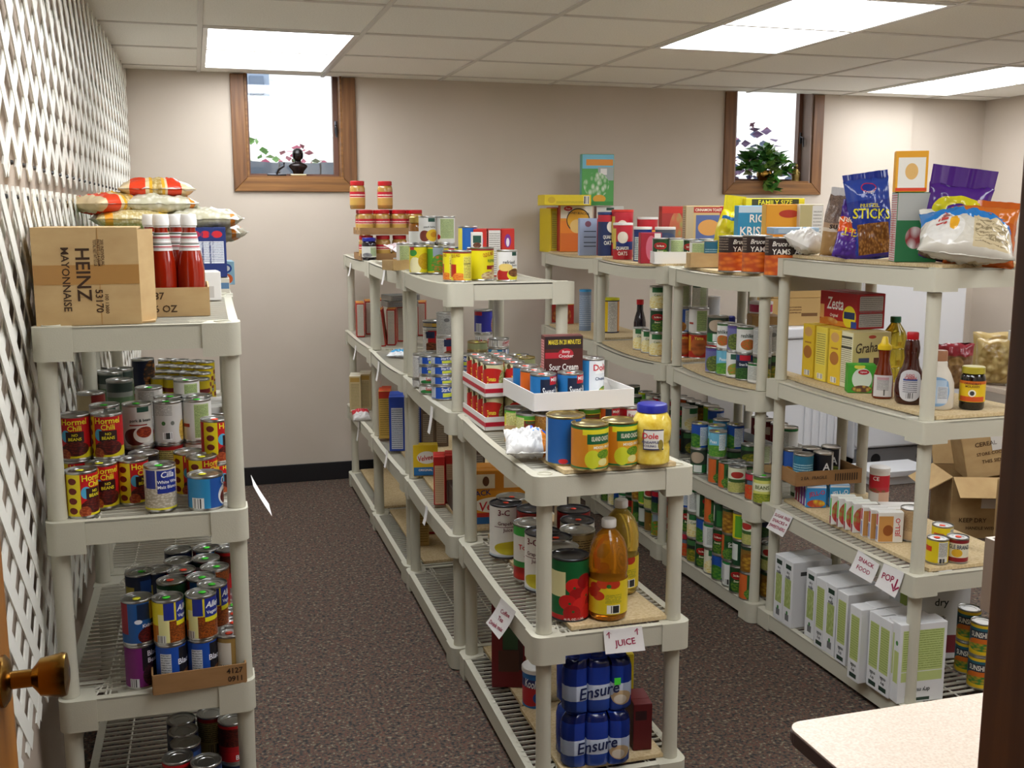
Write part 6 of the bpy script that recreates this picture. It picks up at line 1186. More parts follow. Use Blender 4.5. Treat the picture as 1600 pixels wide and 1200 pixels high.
CB('goldfish', (.095, .06, .125), '#e6a41c', [('r', .5, .45, .42, .40, '#e9e6dc'), ('e', .5, .5, .2, .2, '#e0b46a'), ('r', .5, .06, .5, .04, '#d8401c'), ('r', .5, .92, .5, .08, '#e2a01a')], topcol='#e8b02c'); carton('goldfish', x-.028, y-.005, z+.2165, 'yellow and white cracker carton standing on the green tin', -30)
M_GOLD = dm('goldbag', '#4a2478', [('e', .5, .68, .42, .2, '#c9bf1f'), ('e', .5, .7, .2, .08, '#4a2478'), ('r', .5, .36, .5, .17, '#b34a2c'), ('b', .5, .1, .5, .1, '#8a7466', '#5a4638', 14)], .15)
x, y, z = qt(1478, 2.24); bag('cereal_bag', 'large purple cereal bag with yellow patch and flared top', (x, y, z), (0, 8, -32), (.19, .235, .10), M_GOLD, seed=84, fin=M_GOLD, finh=.06, texts=[('Gold', 0, .085, .045, '#e08a2c', -4), ('en', .03, .155, .02, '#5a3a8c')])
M_CLR2 = dm('bluebag', '#c9c4b8', [('r', .5, .80, .5, .20, '#2a74b8'), ('e', .3, .4, .12, .2, '#b3342c'), ('r', .75, .35, .2, .3, '#c4b491'), ('l', .75, .35, .18, .25, '#8a7c60', '#8a7c60', 18), ('e', .25, .35, .2, .3, '#d9d6cf'), ('e', .34, .42, .05, .12, '#d9a02c')], .12)
x, y, z = qt(1497, 2.10); bag('snack_bag', 'clear and blue bag lying at the near corner, largest one', (x+.05, y+.03, z+.04), (-58, 6, -34), (.27, .20, .12), M_CLR2, seed=85, fin=M_CLEAR, wr=.012, texts=[('Sity', -.07, .10, .04, '#b3342c', 75)])
M_ORB = dm('orangebag', '#b3561c', [('r', .45, .45, .3, .14, '#c99a2c'), ('r', .5, .85, .5, .15, '#c0661f')], .15)
x, y, z = qt(1556, 2.27); bag('snack_bag', 'orange and brown bag behind the blue bag, by door frame', (x-.02, y+.05, z+.005), (-20, 4, -36), (.20, .185, .09), M_ORB, seed=86, fin=M_ORB, texts=[('PIE PUMPKIN', -.01, .085, .013, '#3a1d10', 0, .09)])
# ================= right row: square cornered rack, second shelf =================
CB('grahamy', (.072, .13, .20), '#dcb82c', [('e', .5, .86, .35, .09, '#c99a5a'), ('e', .5, .48, .38, .12, '#a86a2c'), ('r', .5, .66, .3, .015, '#a8742c'), ('r', .5, .09, .25, .05, '#e6e2d6'), ('c', .5, .09, .22, .045, '#3a3a44', '#3a3a44', 50)], topcol='#e0c24a')
CB('grahamw', (.072, .13, .20), '#dfc846', [('r', .5, .6, .4, .3, '#e0cf62'), ('l', .5, .6, .38, .28, '#8f8230', '#8f8230', 24), ('r', .5, .09, .25, .05, '#e6e2d6'), ('c', .5, .09, .22, .045, '#3a3a44', '#3a3a44', 50)], topcol='#e0c24a')
CB('graham', (.150, .085, .20), '#c9b878', [('r', .5, .85, .5, .15, '#cbbd86'), ('b', .55, .2, .4, .2, '#4a2c1c', '#8a6a3c', 4), ('e', .5, .92, .1, .03, '#b3402c'), ('r', .3, .48, .14, .07, '#3f4a66'), ('r', .7, .48, .14, .07, '#5a2f22')], [('l', .5, .5, .4, .42, '#8a8266', '#8a8266', 28), ('r', .5, .72, .4, .02, '#3a3a2c'), ('r', .5, .9, .4, .02, '#3a3a2c')], texts=[('Grahams', 'f', .5, .74, .18, '#4a3a24', 4, .13, .25)], sidecol='#d8d2b0', topcol='#cfc08a')
G = 'graham cracker boxes on near right rack'
for i, (u, v, nm) in enumerate(((1259, 589, 'grahamy'), (1279, 595, 'grahamw'), (1300, 601, 'grahamy'))):
    x, y, z = locate('Q3', u, v, 0); carton(nm, x+.068, y, surf('Q3', x+.06, y), 'narrow yellow graham box, %s from the left' % ords[i], -90, group=G)
x, y, z = locate('Q3', 1331, 609, 0); carton('graham', x+.075, y+.043, surf('Q3', x+.07, y+.04), 'wide tan graham box with script lettering behind green box', -2, group=G)
CB('zesta', (.235, .115, .125), '#a8161f', [('r', .5, .08, .5, .08, '#d9862c'), ('b', .25, .12, .25, .12, '#d9b46a', '#c8741c', 6), ('e', .80, .32, .17, .32, '#e0cf1f'), ('r', .80, .36, .14, .1, '#1d2f5a'), ('r', .06, .4, .06, .2, '#d9a05a'), ('r', .95, .1, .1, .1, '#1f3f8c')], [('r', .5, .72, .42, .2, '#b9b6b4'), ('r', .5, .24, .42, .18, '#b9b6b4'), ('l', .5, .5, .4, .45, '#77757a', '#77757a', 18)], texts=[('Zesta', 'f', .42, .66, .36, '#f4f0ec', 0, .105, .15), ('Original', 'f', .4, .3, .12, '#f0e6d6', 0, .06, .2)], topcol='#8f1a20')
zt_ = surf('Q3', 2.2, 3.1)+.2035; p = atz(1338, 515, zt_); carton('zesta', p.x+.058, p.y+.118, zt_, 'red cracker carton lying across the graham boxes', -90)
CB('lipton', (.093, .05, .098), '#3f9a2c', [('e', .5, .5, .36, .38, '#cfdcc9'), ('e', .55, .74, .2, .09, '#b3202a'), ('e', .4, .93, .2, .08, '#d9d24a'), ('b', .5, .14, .36, .13, '#cfae4a', '#5a3a2c', 8)], texts=[('Lipton', 'f', .55, .74, .08, '#f4ecec')], topcol='#4aa834'); cartonat('Q3', 1343, 614, 'lipton', 'small green soup mix box in front of the grahams', -22)
M_SYR = pm('syrup_dark', '#3a0f06', .08, coat=.6); M_SYR2 = pm('syrup_amber', '#6a2408', .1, coat=.6); M_YCAP = pm('yellow_cap', '#d9b81c', .35); M_RCAP = pm('red_cap', '#b8141c', .35); M_GCAP = pm('green_cap', '#0f5a3a', .35)
M_SL = dm('syruplab', '#c9c4c0', [('l', .5, .6, .3, .3, '#5a5a5a', '#5a5a5a', 18), ('c', .58, .2, .06, .14, '#333333', '#333333', 130), ('r', .5, .85, .3, .06, '#b98a90')])
def ovlabel(t, R, z0, z1, half, m, sx=1, sy=1, name='label', n=12, oval=True):
    bm = bmesh.new(); uvl = bm.loops.layers.uv.verify(); zc, hz = (z0+z1)/2, (z1-z0)/2; g = []
    for i in range(n+1):
        s = 2*i/n-1; e = math.sqrt(max(0, 1-s*s))**.6 if oval else 1; e = max(e, .12); col = []
        for j in range(7): q = (2*j/6-1)*e; a = s*half; col.append((bm.verts.new((R*sx*math.sin(a), -R*sy*math.cos(a), zc+hz*q)), (i/n, .5+q/2)))
        g.append(col)
    for i in range(n):
        for j in range(6):
            f = bm.faces.new((g[i][j][0], g[i+1][j][0], g[i+1][j+1][0], g[i][j+1][0]))
            for l, c in zip(f.loops, (g[i][j][1], g[i+1][j][1], g[i+1][j+1][1], g[i][j+1][1])): l[uvl].uv = c
    return ob(name, mk(name, bm, m, 180), t)
x, y, z = locate('Q3', 1378, 624, .03); t = bottle('syrup_bottle', 'dark syrup bottle with yellow spout cap', x, y, z, [('body', [(0, 0), (.030, 0), (.0345, .006), (.034, .045), (.031, .075), (.0235, .10), (.017, .13), (.019, .155), (.021, .165), (.015, .17), (0, .17)], M_SYR2), ('cap', [(.021, .163), (.023, .165), (.022, .178), (.013, .186), (.009, .205), (.006, .208), (0, .208)], M_YCAP)], sx=1, sy=.75)
ovlabel(t, .0352, .008, .08, .95, M_SL, 1, .76, oval=False)
x, y, z = locate('Q3', 1420, 633, .035); t = bottle('syrup_bottle', 'large round syrup bottle with red cap and oval label', x, y, z, [('body', [(0, 0), (.038, 0), (.045, .008), (.049, .04), (.0465, .075), (.036, .105), (.026, .125), (.0215, .15), (.0245, .17), (.0245, .185), (.021, .205), (.016, .213), (0, .213)], M_SYR), ('cap', [(.017, .208), (.0185, .21), (.0185, .231), (.016, .234), (0, .234)], M_RCAP)], sx=1, sy=.7)
lb_ = ovlabel(t, .0497, .012, .115, .75, dm('loglab', '#c6c4c6', [('l', .5, .45, .3, .18, '#5a5a66', '#5a5a66', 16), ('c', .5, .18, .15, .09, '#333333', '#333333', 70), ('r', .5, .68, .3, .03, '#2a4a8c')]), 1, .71)
ob('lettering', lettering([('LOG', 0, .097, .009, '#b3202a'), ('CABIN', 0, .088, .009, '#b3202a')], lambda a, b: (.0508*math.sin(a/.05), -.0508*.71*math.cos(a/.05)-.0006, b)), lb_)
x, y, z = locate('Q3', 1402, 600, .05); M_OIL = liquid('cooking_oil', '#d6bd3c'); bottle('oil_bottle', 'clear yellow cooking oil bottle with green cap', x, y+.03, surf('Q3', x, y+.03), [('body', [(0, 0), (.04, 0), (.044, .006), (.044, .05), (.041, .055), (.044, .06), (.044, .12), (.041, .125), (.044, .13), (.044, .16), (.036, .185), (.018, .212), (.015, .222), (0, .222)], M_OIL), ('cap', [(.017, .216), (.019, .218), (.019, .237), (.017, .239), (0, .239)], M_GCAP)])
x, y, z = locate('Q3', 1462, 641, .035); M_DRES = pm('dressing_white', '#cfc8ba', .25); t = bottle('dressing_bottle', 'white salad dressing bottle behind the front post', x, y, z, [('body', [(0, 0), (.044, 0), (.05, .007), (.051, .05), (.049, .085), (.038, .115), (.027, .135), (.026, .150), (.021, .155), (0, .155)], M_DRES), ('cap', [(.0225, .152), (.025, .153), (.025, .183), (.023, .186), (0, .186)], pm('tan_cap', '#9a6a4a', .4))], sx=1, sy=.7)
ovlabel(t, .0517, .012, .105, .78, dm('dreslab', '#7fa3c8', [('r', .5, .5, .36, .4, '#aac0d6'), ('r', .72, .4, .2, .28, '#c9cdd3'), ('l', .72, .45, .18, .2, '#6a7078', '#6a7078', 20)]), 1, .71)
x, y, z = locate('Q3', 1517, 641, .035); t = jar('molasses jar with yellow label and yellow lid', x, y, z, .0375, .135, pm('molasses', '#0f0a0a', .08, coat=.6), pm('lid_yel', '#a89a2c', .35), None, 'molasses_jar')
lb_ = ovlabel(t, .0385, .026, .092, 1.5, dm('mollab', '#dcb81c', [('r', .5, .93, .5, .08, '#c8641c'), ('r', .5, .14, .36, .12, '#c8501c'), ('e', .5, .42, .1, .17, '#e6e0d0'), ('e', .5, .42, .06, .11, '#3a3a3a')]), oval=False)
ob('lettering', lettering([("GRANDMA'S", 0, .084, .007, '#5a2a12'), ('MOLASSES', 0, .075, .007, '#5a2a12')], lambda a, b: (.0392*math.sin(a/.0392), -.0392*math.cos(a/.0392), b)), lb_)
M_BB = dm('brownbag', '#7a5a3c', [('r', .5, .88, .5, .14, '#8f2a34'), ('e', .5, .6, .2, .12, '#9a7a4a'), ('b', .5, .3, .4, .25, '#6a4a2c', '#8a6a44', 10)], .3)
x, y, z = locate('Q3', 1506, 615, .05); bag('coffee_bag', 'brown bag with red top behind the molasses jar', (x, y+.06, surf('Q3', x, y+.06)), (0, 0, -28), (.13, .165, .07), M_BB, seed=91, fin=None)
M_BRN = dm('brcase', '#a8804c', [('l', .5, .5, .36, .3, '#5a4024', '#5a4024', 6)], .8)
# ================= square cornered rack, third shelf =================
x, y, z = locate('Q2', 1274, 742, .05); yq = 3.425
tray('case_tray', 'brown printed case bottom holding dark cans, near right rack', 2.245, yq, surf('Q2', 2.25, yq)+.085, (.27, .17, .055), M_CARDD, -4, [('2 EA', -.10, .03, .012, '#2a1c10'), ('FRAGILE', -.04, .03, .012, '#2a1c10'), ('IIIIIIIIII', .07, .028, .028, '#3a2818')], cat='tray')
SZ['mid'] = (.04, .084)
for i in range(4): can(2.22+.085*(i % 2)*1.2, yq-.02+.09*(i//2), surf('Q2', 2.2, yq), ['greenbean', 'delmonte', 'greencan', 'greencan'][i], 'mid', 'green can holding up the brown case bottom, %s' % ['front left', 'front right', 'back left', 'back right'][i], lod=0, group='green cans under the case bottom')
for i, (dx, dy, k) in enumerate(((-.09, -.04, 'tealcan'), (-.005, -.04, 'adark'), (-.09, .04, 'bluefruit'), (-.005, .04, 'adark'), (.08, .04, 'adark'))): can(2.245+dx, yq+dy, surf('Q2', 2.3, yq)+.09, k, 'std', 'can in the brown case bottom, %s' % ['front left, teal', 'front middle, dark', 'back left, blue', 'back middle, dark', 'back right, dark'][i], rot=0, group='cans in the brown case bottom')
for nm, c1, c2 in (('jb', '#2f86c4', '#d9c02c'), ('jp', '#7a3a8c', '#8f8fc8'), ('jr', '#a03a5a', '#b9aec4'), ('jl', '#3f9ad0', '#d9e3ea')):
    CB(nm, (.075, .022, .085), c1, [('r', .5, .6, .42, .22, c1), ('b', .5, .18, .45, .18, c2, '#b3402c', 4), ('r', .5, .95, .5, .06, '#d9dfe6')], [('r', .5, .5, .36, .44, '#c9d3dc'), ('r', .5, .6, .3, .2, c1)], texts=[('JELL-O', 'f', .52, .62, .26, '#c2202a' if nm == 'jb' else '#e6eef2', 10, .06)], topcol='#b9cfe2')
    CB(nm+'x', (.075, .022, .085), c1, [('r', .5, .5, .4, .4, c2)], topcol='#9ab8d8')
G = 'gelatin dessert boxes on near right rack'
bx, by, bz = locate('Q2', 1280, 793, 0)
for i in range(5): carton(['jb', 'jp', 'jp', 'jr', 'jr'][i], bx-.010+.011*i*.5, by+.012+.027*i, surf('Q2', bx, by), 'gelatin box in left row, %s from the front' % ords[i], -18, group=G)
for i in range(5): carton(['jl', 'jl', 'jl', 'jb', 'jb'][i], bx+.080+.011*i*.5, by-.004+.027*i, surf('Q2', bx, by), 'light blue gelatin box in right row, %s from the front' % ords[i], -18, group=G)
CB('jw', (.085, .022, .105), '#d9d6d0', [('r', .3, .45, .3, .42, '#c08a4a'), ('e', .4, .4, .2, .18, '#8a4a1c')], [('r', .5, .3, .3, .22, '#8a8ab0'), ('r', .5, .75, .28, .18, '#b3303a')], texts=[('JELL-O', 'f', .8, .5, .2, '#c2202a', 90, .075)], topcol='#dcdad4')
CB('jw2', (.085, .022, .105), '#d9d6d0', [('b', .4, .45, .4, .42, '#7fae4a', '#c23a3c', 5)], [('r', .5, .6, .3, .3, '#5ec24a'), ('r', .5, .15, .3, .14, '#8a2a34')], texts=[('JELL-O', 'f', .8, .5, .2, '#c2202a', 90, .075)], topcol='#d9dcd0')
jx, jy, jz = locate('Q2', 1392, 848, 0)
for i in range(7):
    q = .036*i+(.012 if i > 2 else 0); carton('jw' if i < 3 else 'jw2', jx-.0-.012*i*.4, jy+.012+q, surf('Q2', jx, jy+q), 'white pudding box in the middle row, %s from the front' % ords[i], -16, group='pudding boxes on near right rack', tilt=(0, 0) if i else None)
CB('flatw', (.14, .10, .03), '#d8d4c8', [('r', .5, .5, .4, .2, '#b3303a')], topcol='#dedad2')
x, y, z = locate('Q2', 1408, 815, .05); carton('flatw', x+.03, y+.05, surf('Q2', x, y), 'flat white packet lying behind the pudding boxes', -20)
canister('red and white shaker canister behind pudding boxes', 'Q2', 1372, .037, .145, '#d6d0c8', [('r', .5, .68, .5, .20, '#b8202c'), ('b', .55, .46, .3, .08, '#3a6a34', '#b3303a', 12), ('r', .7, .2, .2, .2, '#d9b49a')], '#dcd8d2', None, [('CE', -.012, .105, .015, '#f0e8e4')], v=787)
S('Q2', 1422, 847, 'beigecan', 'tan can left of the front post, third shelf', rot=5, group='cans on the near right rack', size='std')
S('Q2', 1463, 883, 'yellowcan', 'yellow can just right of front post', rot=-8, dot='o', group='cans on the near right rack', size='sm')
S('Q2', 1494, 881, 'eagle', 'red and cream milk can at front right', rot=0, dot='o', group='cans on the near right rack', size='sm')
S('Q2', 1470, 870, 'yellowcan', 'yellow can behind the red and cream milk can', rot=30, dot='o', group='cans on the near right rack', size='sm', yy=2.80)
# ================= square cornered rack, bottom: dry milk cartons =================
CB('drymilk', (.062, .165, .255), '#d6d6d6', [('r', .5, .5, .34, .22, '#b0bb74'), ('B', .5, .5, .34, .22, '#c2cb8c', '#93a25a', 20), ('r', .5, .9, .3, .035, '#22382c'), ('r', .5, .13, .2, .05, '#6a6a6a'), ('e', .5, .2, .1, .03, '#3a7a34')], [('e', .72, .15, .14, .05, '#a0222f'), ('r', .3, .82, .1, .03, '#3a3a3a')], texts=[('dry', 'f', .5, .81, .055, '#3a3f3c'), ('milk', 'f', .5, .75, .05, '#3a3f3c'), ('dry', 'l', .5, .6, .1, '#3a3f3c')])
CB('drymilku', (.062, .165, .255), '#d6d6d6', [('r', .5, .58, .36, .3, '#b0bb74'), ('l', .5, .58, .34, .28, '#8a9a52', '#8a9a52', 30), ('r', .5, .07, .3, .03, '#22382c')], [('r', .3, .2, .1, .03, '#3a3a3a')], texts=[('dry', 'f', .5, .15, .055, '#3a3f3c', 180), ('milk', 'f', .5, .21, .05, '#3a3f3c', 180)])
CB('drymilkb', (.165, .066, .262), '#d4d4d4', [('r', .5, .66, .44, .26, '#b5c27c'), ('l', .5, .66, .42, .25, '#86984c', '#86984c', 34), ('r', .5, .33, .44, .06, '#b5c27c'), ('r', .5, .04, .2, .02, '#22382c')], [('r', .3, .6, .22, .26, '#b0bb74'), ('r', .75, .45, .18, .2, '#b0bb74'), ('e', .75, .75, .1, .03, '#3a7a34')], texts=[('dry milk', 'f', .5, .16, .07, '#3a3f3c', 180)])
G = 'white dry milk cartons on the bottom of near right rack'
ordn = ['first', 'second', 'third', 'fourth', 'fifth', 'sixth', 'seventh', 'eighth', 'ninth', 'tenth', 'eleventh', 'twelfth']
sp = [(1213, 968, 'drymilk'), (1227, 978, 'drymilk'), (1262, 996, 'drymilk'), (1277, 1012, 'drymilku'), (1293, 1022, 'drymilk'), (1310, 1036, 'drymilku'), (1330, 1063, 'drymilku'), (1360, 1075, 'drymilku'), (1376, 1086, 'drymilku')]
for i, (u, v, nm) in enumerate(sp):
    x, y, z = locate('Q1', u, v, 0); carton(nm, x+.082+.004, y+.0, surf('Q1', x+.08, y), 'white dry milk carton, %s from the far end of the row' % ordn[i], -90, group=G)
x, y, z = locate('Q1', 1393, 1097, 0); carton('drymilkb', x+.09, y+.01, surf('Q1', x+.08, y), 'white dry milk carton nearest the table, turned to show its front', -4, group=G)
CB('drybig', (.25, .16, .27), '#c9c9c9', [('r', .85, .2, .15, .12, '#7a2a34'), ('r', .05, .6, .06, .3, '#8fa050')], texts=[('dry', 'f', .6, .75, .13, '#2c3030'), ('milk', 'f', .6, .55, .06, '#2c3030')], topcol='#bdbdbd'); carton('drybig', 2.41, 2.98, surf('Q1', 2.41, 2.98), 'larger white dry milk case at the back of the bottom shelf', -14, group=G)
for i, (dx, dy) in enumerate(((2.40, 2.68), (2.49, 2.70), (2.44, 2.79))):
    for l in range(2 if i != 1 else 1): can(dx, dy, surf('Q1', dx, dy)+.1128*l, 'sunshine', 'std', 'yellow can beside dry milk, %s' % (['near stack lower', 'near stack upper', 'nearest the door frame', '', 'back stack lower', 'back stack upper'][i*2+l]), group='yellow cans by the dry milk')
# paper signs on the near right rack
xq = SURF['Q2']['x']-.004
def sidesign(label, pts, lines, x=xq): paper(label, [atxp(u, v, x) for u, v in pts], lines, curl=.006)
sidesign('paper sign reading sugar free snacks on near right rack', [(1213, 795), (1239, 808), (1226, 839), (1200, 824)], [('SUGAR FREE', .5, .78, .15, 4), ('SNACKS +', .5, .52, .15, 4), ('SWEETNERS', .5, .25, .15, 4)])
sidesign('paper sign reading snack food on near right rack', [(1341, 859), (1374, 882), (1365, 911), (1330, 891)], [('SNACK', .5, .72, .2, 2), ('FOOD', .5, .35, .2, 2)])
sidesign('paper sign reading pop with arrow on near right rack', [(1381, 880), (1413, 895), (1402, 934), (1370, 914)], [('POP', .4, .55, .26, 4), ('\u2193', .82, .42, .5)])
# ================= right row: second shelf =================
G = 'items on the second shelf of the right row'
CB('redsm', (.09, .06, .15), '#a3231c', [('b', .5, .35, .3, .3, '#c9803c', '#8a3a1c', 6), ('r', .5, .88, .5, .1, '#c9a02c')]); cartonat('T3', 868, 504, 'redsm', 'small red box on second shelf by the back wall', -10); cartonat('T3', 884, 506, 'redsm', 'small red box second from the back wall', -10)
canister('blue topped bottle near back wall, second shelf', 'T3', 914, .035, .24, '#7a8aa0', [('l', .5, .5, .3, .4, '#a9b6c6', '#a9b6c6', 20)], '#3f9ad0', None, v=516)
canister('striped canister with yellow lid, second shelf', 'S3', 953, .052, .20, '#1c2340', [('r', .38, .5, .09, .46, '#d9b81c'), ('r', .55, .5, .09, .46, '#d8d6cf'), ('l', .55, .5, .085, .44, '#6a6a6a', '#6a6a6a', 26), ('r', .7, .5, .05, .46, '#c98a3c')], '#d3d01f', None, v=519)
GV = 'vegetable cans on the second shelf of the right row'
S('S3', 1000, 547, 'creamcorn', 'white corn can at left of the low front row', rot=0, group=GV); S('S3', 1013, 552, 'creamcorn', 'white corn can second in the low front row', rot=0, group=GV)
S('S3', 1026, 557, ['creamcorn', 'delmonte', 'creamcorn'], ['white corn can under the green can by rack post', 'green can with red emblem by rack post', 'white corn can on top of the green can'], rot=0, group=GV)
x, y, z = locate('S3', 999, 540, xx=2.19); bottle('sauce_bottle', 'dark sauce bottle with red cap on second shelf', x, y, z, [('glass', [(0, 0), (.03, 0), (.032, .006), (.032, .12), (.026, .15), (.017, .18), (.016, .215), (0, .215)], M_JAM), ('label', [(.0325, .02), (.0325, .09)], dm('saucelab', '#5a2a2c', [('r', .5, .5, .1, .3, '#c9b0a4')])), ('cap', [(.016, .212), (.0185, .213), (.0185, .238), (0, .239)], M_RCAP)])
SZ['yamx'] = (.047, .118)
S('R3', 1066, 559, ['redyam', 'bluefruit', 'whitelbl'], ['red yam can, left one, bottom layer', 'blue fruit can above the left red yam can', 'pale can topmost above the left red yam can'], size=['yamx', 'yamx', 'std'], group=GV, rot=[5, 5, 0])
S('R3', 1091, 561, ['redyam', 'greenback', 'whitelbl'], ['red yam can, right one, bottom layer', 'white and green can above the right red yam can', 'pale can topmost above the right red yam can'], size=['yamx', 'yamx', 'std'], group=GV, rot=[0, 0, 5])
S('R3', 1121, 545, ['redyam', 'greenwhite'], ['red can under the dark green can', 'dark green can with brown picture, second layer'], size='yamx', group=GV, rot=8, xx=2.17)
S('R3', 1115, 583, 'purplecan', 'purple bean can at front of second shelf', group=GV, rot=15)
S('R3', 1132, 587, ['ltblue', 'freshlike'], ['light blue pea can, front row lower', 'white vegetable can above the light blue pea can'], group=GV, rot=[8, -30])
S('R3', 1148, 591, ['mixveg', 'purplecan'], ['mixed vegetable can, front row lower', 'purple can above the mixed vegetable can'], group=GV, rot=[4, 10])
S('R3', 1163, 595, ['meijerbeans', 'freshlike'], ['navy green bean can, front row lower', 'white vegetable can above the navy green bean can'], group=GV, rot=[0, 12])
S('R3', 1183, 600, 'greenlid', 'white can with green rim by the square rack post', size='mid', group=GV, rot=0)
S('R3', 1190, 580, ['darkbean', 'silverlabel'], ['dark can behind the white can with green rim', 'grey can above the dark can, behind post'], group=GV, xx=2.18)
S('R3', 1205, 580, ['darkbean', 'silverlabel'], ['dark can inside square rack corner, lower', 'grey can inside square rack corner, upper'], group=GV, xx=2.26)
M_WPL = pm('white_plastic', '#dedee0', .35)
def spray(label, u, xx, H, body, cap, R=.034): x, y, z = locate('R3', u, 480, xx=xx); return bottle('lotion_bottle', label, x, y, z, [('body', [(0, 0), (R, 0), (R*1.03, .01), (R, H*.6), (R*.7, H*.75), (R*.45, H*.8), (0, H*.8)], body), ('cap', [(R*.45, H*.79), (R*.5, H*.8), (R*.5, H*.97), (R*.35, H), (0, H)], cap)])
spray('white lotion bottle behind pale cans', 1100, 2.33, .27, M_WPL, M_WPL); spray('small white bottle beside blue bottle', 1108, 2.38, .24, M_WPL, pm('green_cap2', '#a8b83c', .4), .03)
canister('blue and white cleanser canister, second shelf back', 'R3', 1116, .036, .285, '#2f74c0', [('r', .5, .85, .5, .15, '#dfe3ea'), ('r', .5, .3, .5, .15, '#d6dde6')], '#e3e3e6', 2.36, [('Clorox', 0, .14, .02, '#e9eef4', 0, .05)])
spray('white bottle with blue cap behind dark green can', 1143, 2.36, .21, M_WPL, M_BLID, .04)
canister('tall white and pink bottle by square rack post', 'R3', 1193, .05, .29, '#dedadc', [('r', .5, .94, .5, .06, '#b3305a'), ('e', .5, .6, .15, .14, '#a87a5a'), ('r', .5, .4, .3, .05, '#c9a8b8')], '#e6e3e6', 2.40, [('Dreft', 0, .095, .026, '#8c3a7a', 0, .06)])
bm = bmesh.new()
CB('tancase', (.12, .14, .24), '#b08d5a', [('l', .5, .6, .3, .2, '#7a5a32', '#7a5a32', 8)]); x, y, z = locate('R3', 1166, 480, xx=2.37); x = 2.385; y = 4.10; carton('tancase', x-.02, y-.02, surf('R3', x, y), 'tan case behind bottles on the second shelf', -20)
# ---- third shelf
GV = 'vegetable cans on the third shelf of the right row'
def S2(u, v, kinds, lbs, **k): S('R2', u, v, kinds, lbs, group=GV, **k)
S2(1081, 742, ['greenwhite', 'bluegreen'], ['green can under blue bean can, third shelf', 'blue bean can with panel, third shelf left'], rot=[0, -5], dot='y')
S2(1104, 758, ['greenbean', 'ltblue'], ['green bean can under light blue can, third shelf', 'light blue can, left of pair, third shelf'], rot=[30, -10], dot='y')
S2(1117, 754, ['greenlid', 'ltblue'], ['white can under light blue can, third shelf', 'light blue can, right of pair, third shelf'], rot=[0, -18], dot='y', xx=2.13)
S2(1124, 735, ['darkbean', 'skyblue'], ['dark can under teal blue can, third shelf', 'teal blue can behind light blue pair'], xx=2.20)
S2(1118, 652, ['darkbean', 'bluegreen'], ['dark can at back under blue can with green dot', 'blue can with green dot at back, third shelf'], ref='t', dot='g', xx=2.27)
S2(1147, 735, ['darkbean', 'bluegreen'], ['dark can under right blue bean can', 'right blue bean can with panel, third shelf'], rot=[0, -12], dot='y', xx=2.22)
S2(1122, 766, 'greenbean', 'green bean can with orange side at front, third shelf', rot=14)
S2(1140, 773, 'ltbean', 'pale bean can in front row, third shelf', rot=0)
S2(1150, 760, 'gold', 'gold can behind pale bean can, third shelf', xx=2.12)
S2(1163, 785, 'redbean', 'red topped bean can in front row, third shelf', rot=0, dot='g')
S2(1178, 790, 'yelbean', 'pale yellow bean can nearest post, third shelf', rot=-5, dot='g')
S2(1168, 765, 'darkbean', 'dark can behind red topped bean can', xx=2.14)
x, y, z = locate('R2', 1178, 735, xx=2.23); tray('small_carton', 'small brown cut carton of cans, third shelf', x, y, z, (.12, .12, .09), M_CARD, -20, [('2 D 09', 0, .05, .014, '#4a3018')])
for i, (dx, dy) in enumerate(((-.03, -.005), (.032, -.02))): can(x+dx, y+dy, z+.005, ['freshlike', 'greenpanel'][i], 'sm', 'can in small brown cut carton, %s' % ['left', 'right'][i], lod=0, group=GV); can(x+dx, y+dy, z+.0882, ['darkbean', 'whitelbl'][i], 'sm', 'can stacked above small brown cut carton, %s' % ['left', 'right'][i], lod=0, group=GV)
# red cans on a white case at the back
x, y, z = locate('R2', 1095, 660, xx=2.40); yb = 4.10
for i in range(5):
    can(2.395, 3.86+.083*i, surf('R2', 2.39, 3.86+.083*i), 'redtom', 'std', 'red tomato can under the white case, %s from the doorway' % ords[i], lod=0, group=GV)
for i in range(4): can(2.395, 3.88+.083*i, surf('R2', 2.39, 3.9)+.1185, ['greenlid', 'redtom', 'redtom', 'redtom'][i], 'std', 'can in the white case at back, %s from the doorway' % ords[i], lod=0, group=GV)
tray('white_case', 'long white case bottom holding red cans at the back', 2.395, 4.02, surf('R2', 2.39, 4.05)+.1132, (.10, .40, .04), M_WCARD, 0)
# generated rows of vegetable cans
VEG = ['delmonte', 'greenbean', 'meijerbeans', 'bluegreen', 'gold', 'darkbean', 'delmonte', 'ltbean', 'creamcorn', 'greencan', 'redbean', 'greenlid', 'vegmix']
DESC = {'delmonte': 'red emblem green can', 'greenbean': 'green bean can', 'meijerbeans': 'navy green bean can', 'bluegreen': 'blue bean can', 'gold': 'gold corn can', 'darkbean': 'dark can', 'ltbean': 'pale bean can', 'creamcorn': 'white corn can', 'greencan': 'dark green can', 'redbean': 'red topped can', 'greenlid': 'green rimmed can', 'vegmix': 'yellow vegetable can'}
lev = ['bottom', 'middle', 'top']
def canrow(key, x, ys, n, where, lod=0, kinds=VEG, seed=0):
    R = random.Random(seed)
    for i, y in enumerate(ys):
        z = surf(key, x, y); nn = n if isinstance(n, int) else n[i % len(n)]
        for l in range(nn):
            k = kinds[(i*5+l*3+seed) % len(kinds)]
            can(x+R.uniform(-.004, .004), y+R.uniform(-.003, .003), z, k, 'std', '%s, %s layer, %s from doorway, %s' % (DESC[k], lev[l], (ordn+['thirteenth'])[i], where), R.uniform(-50, 50), None, lod, 'vegetable cans, '+where); z += .1128
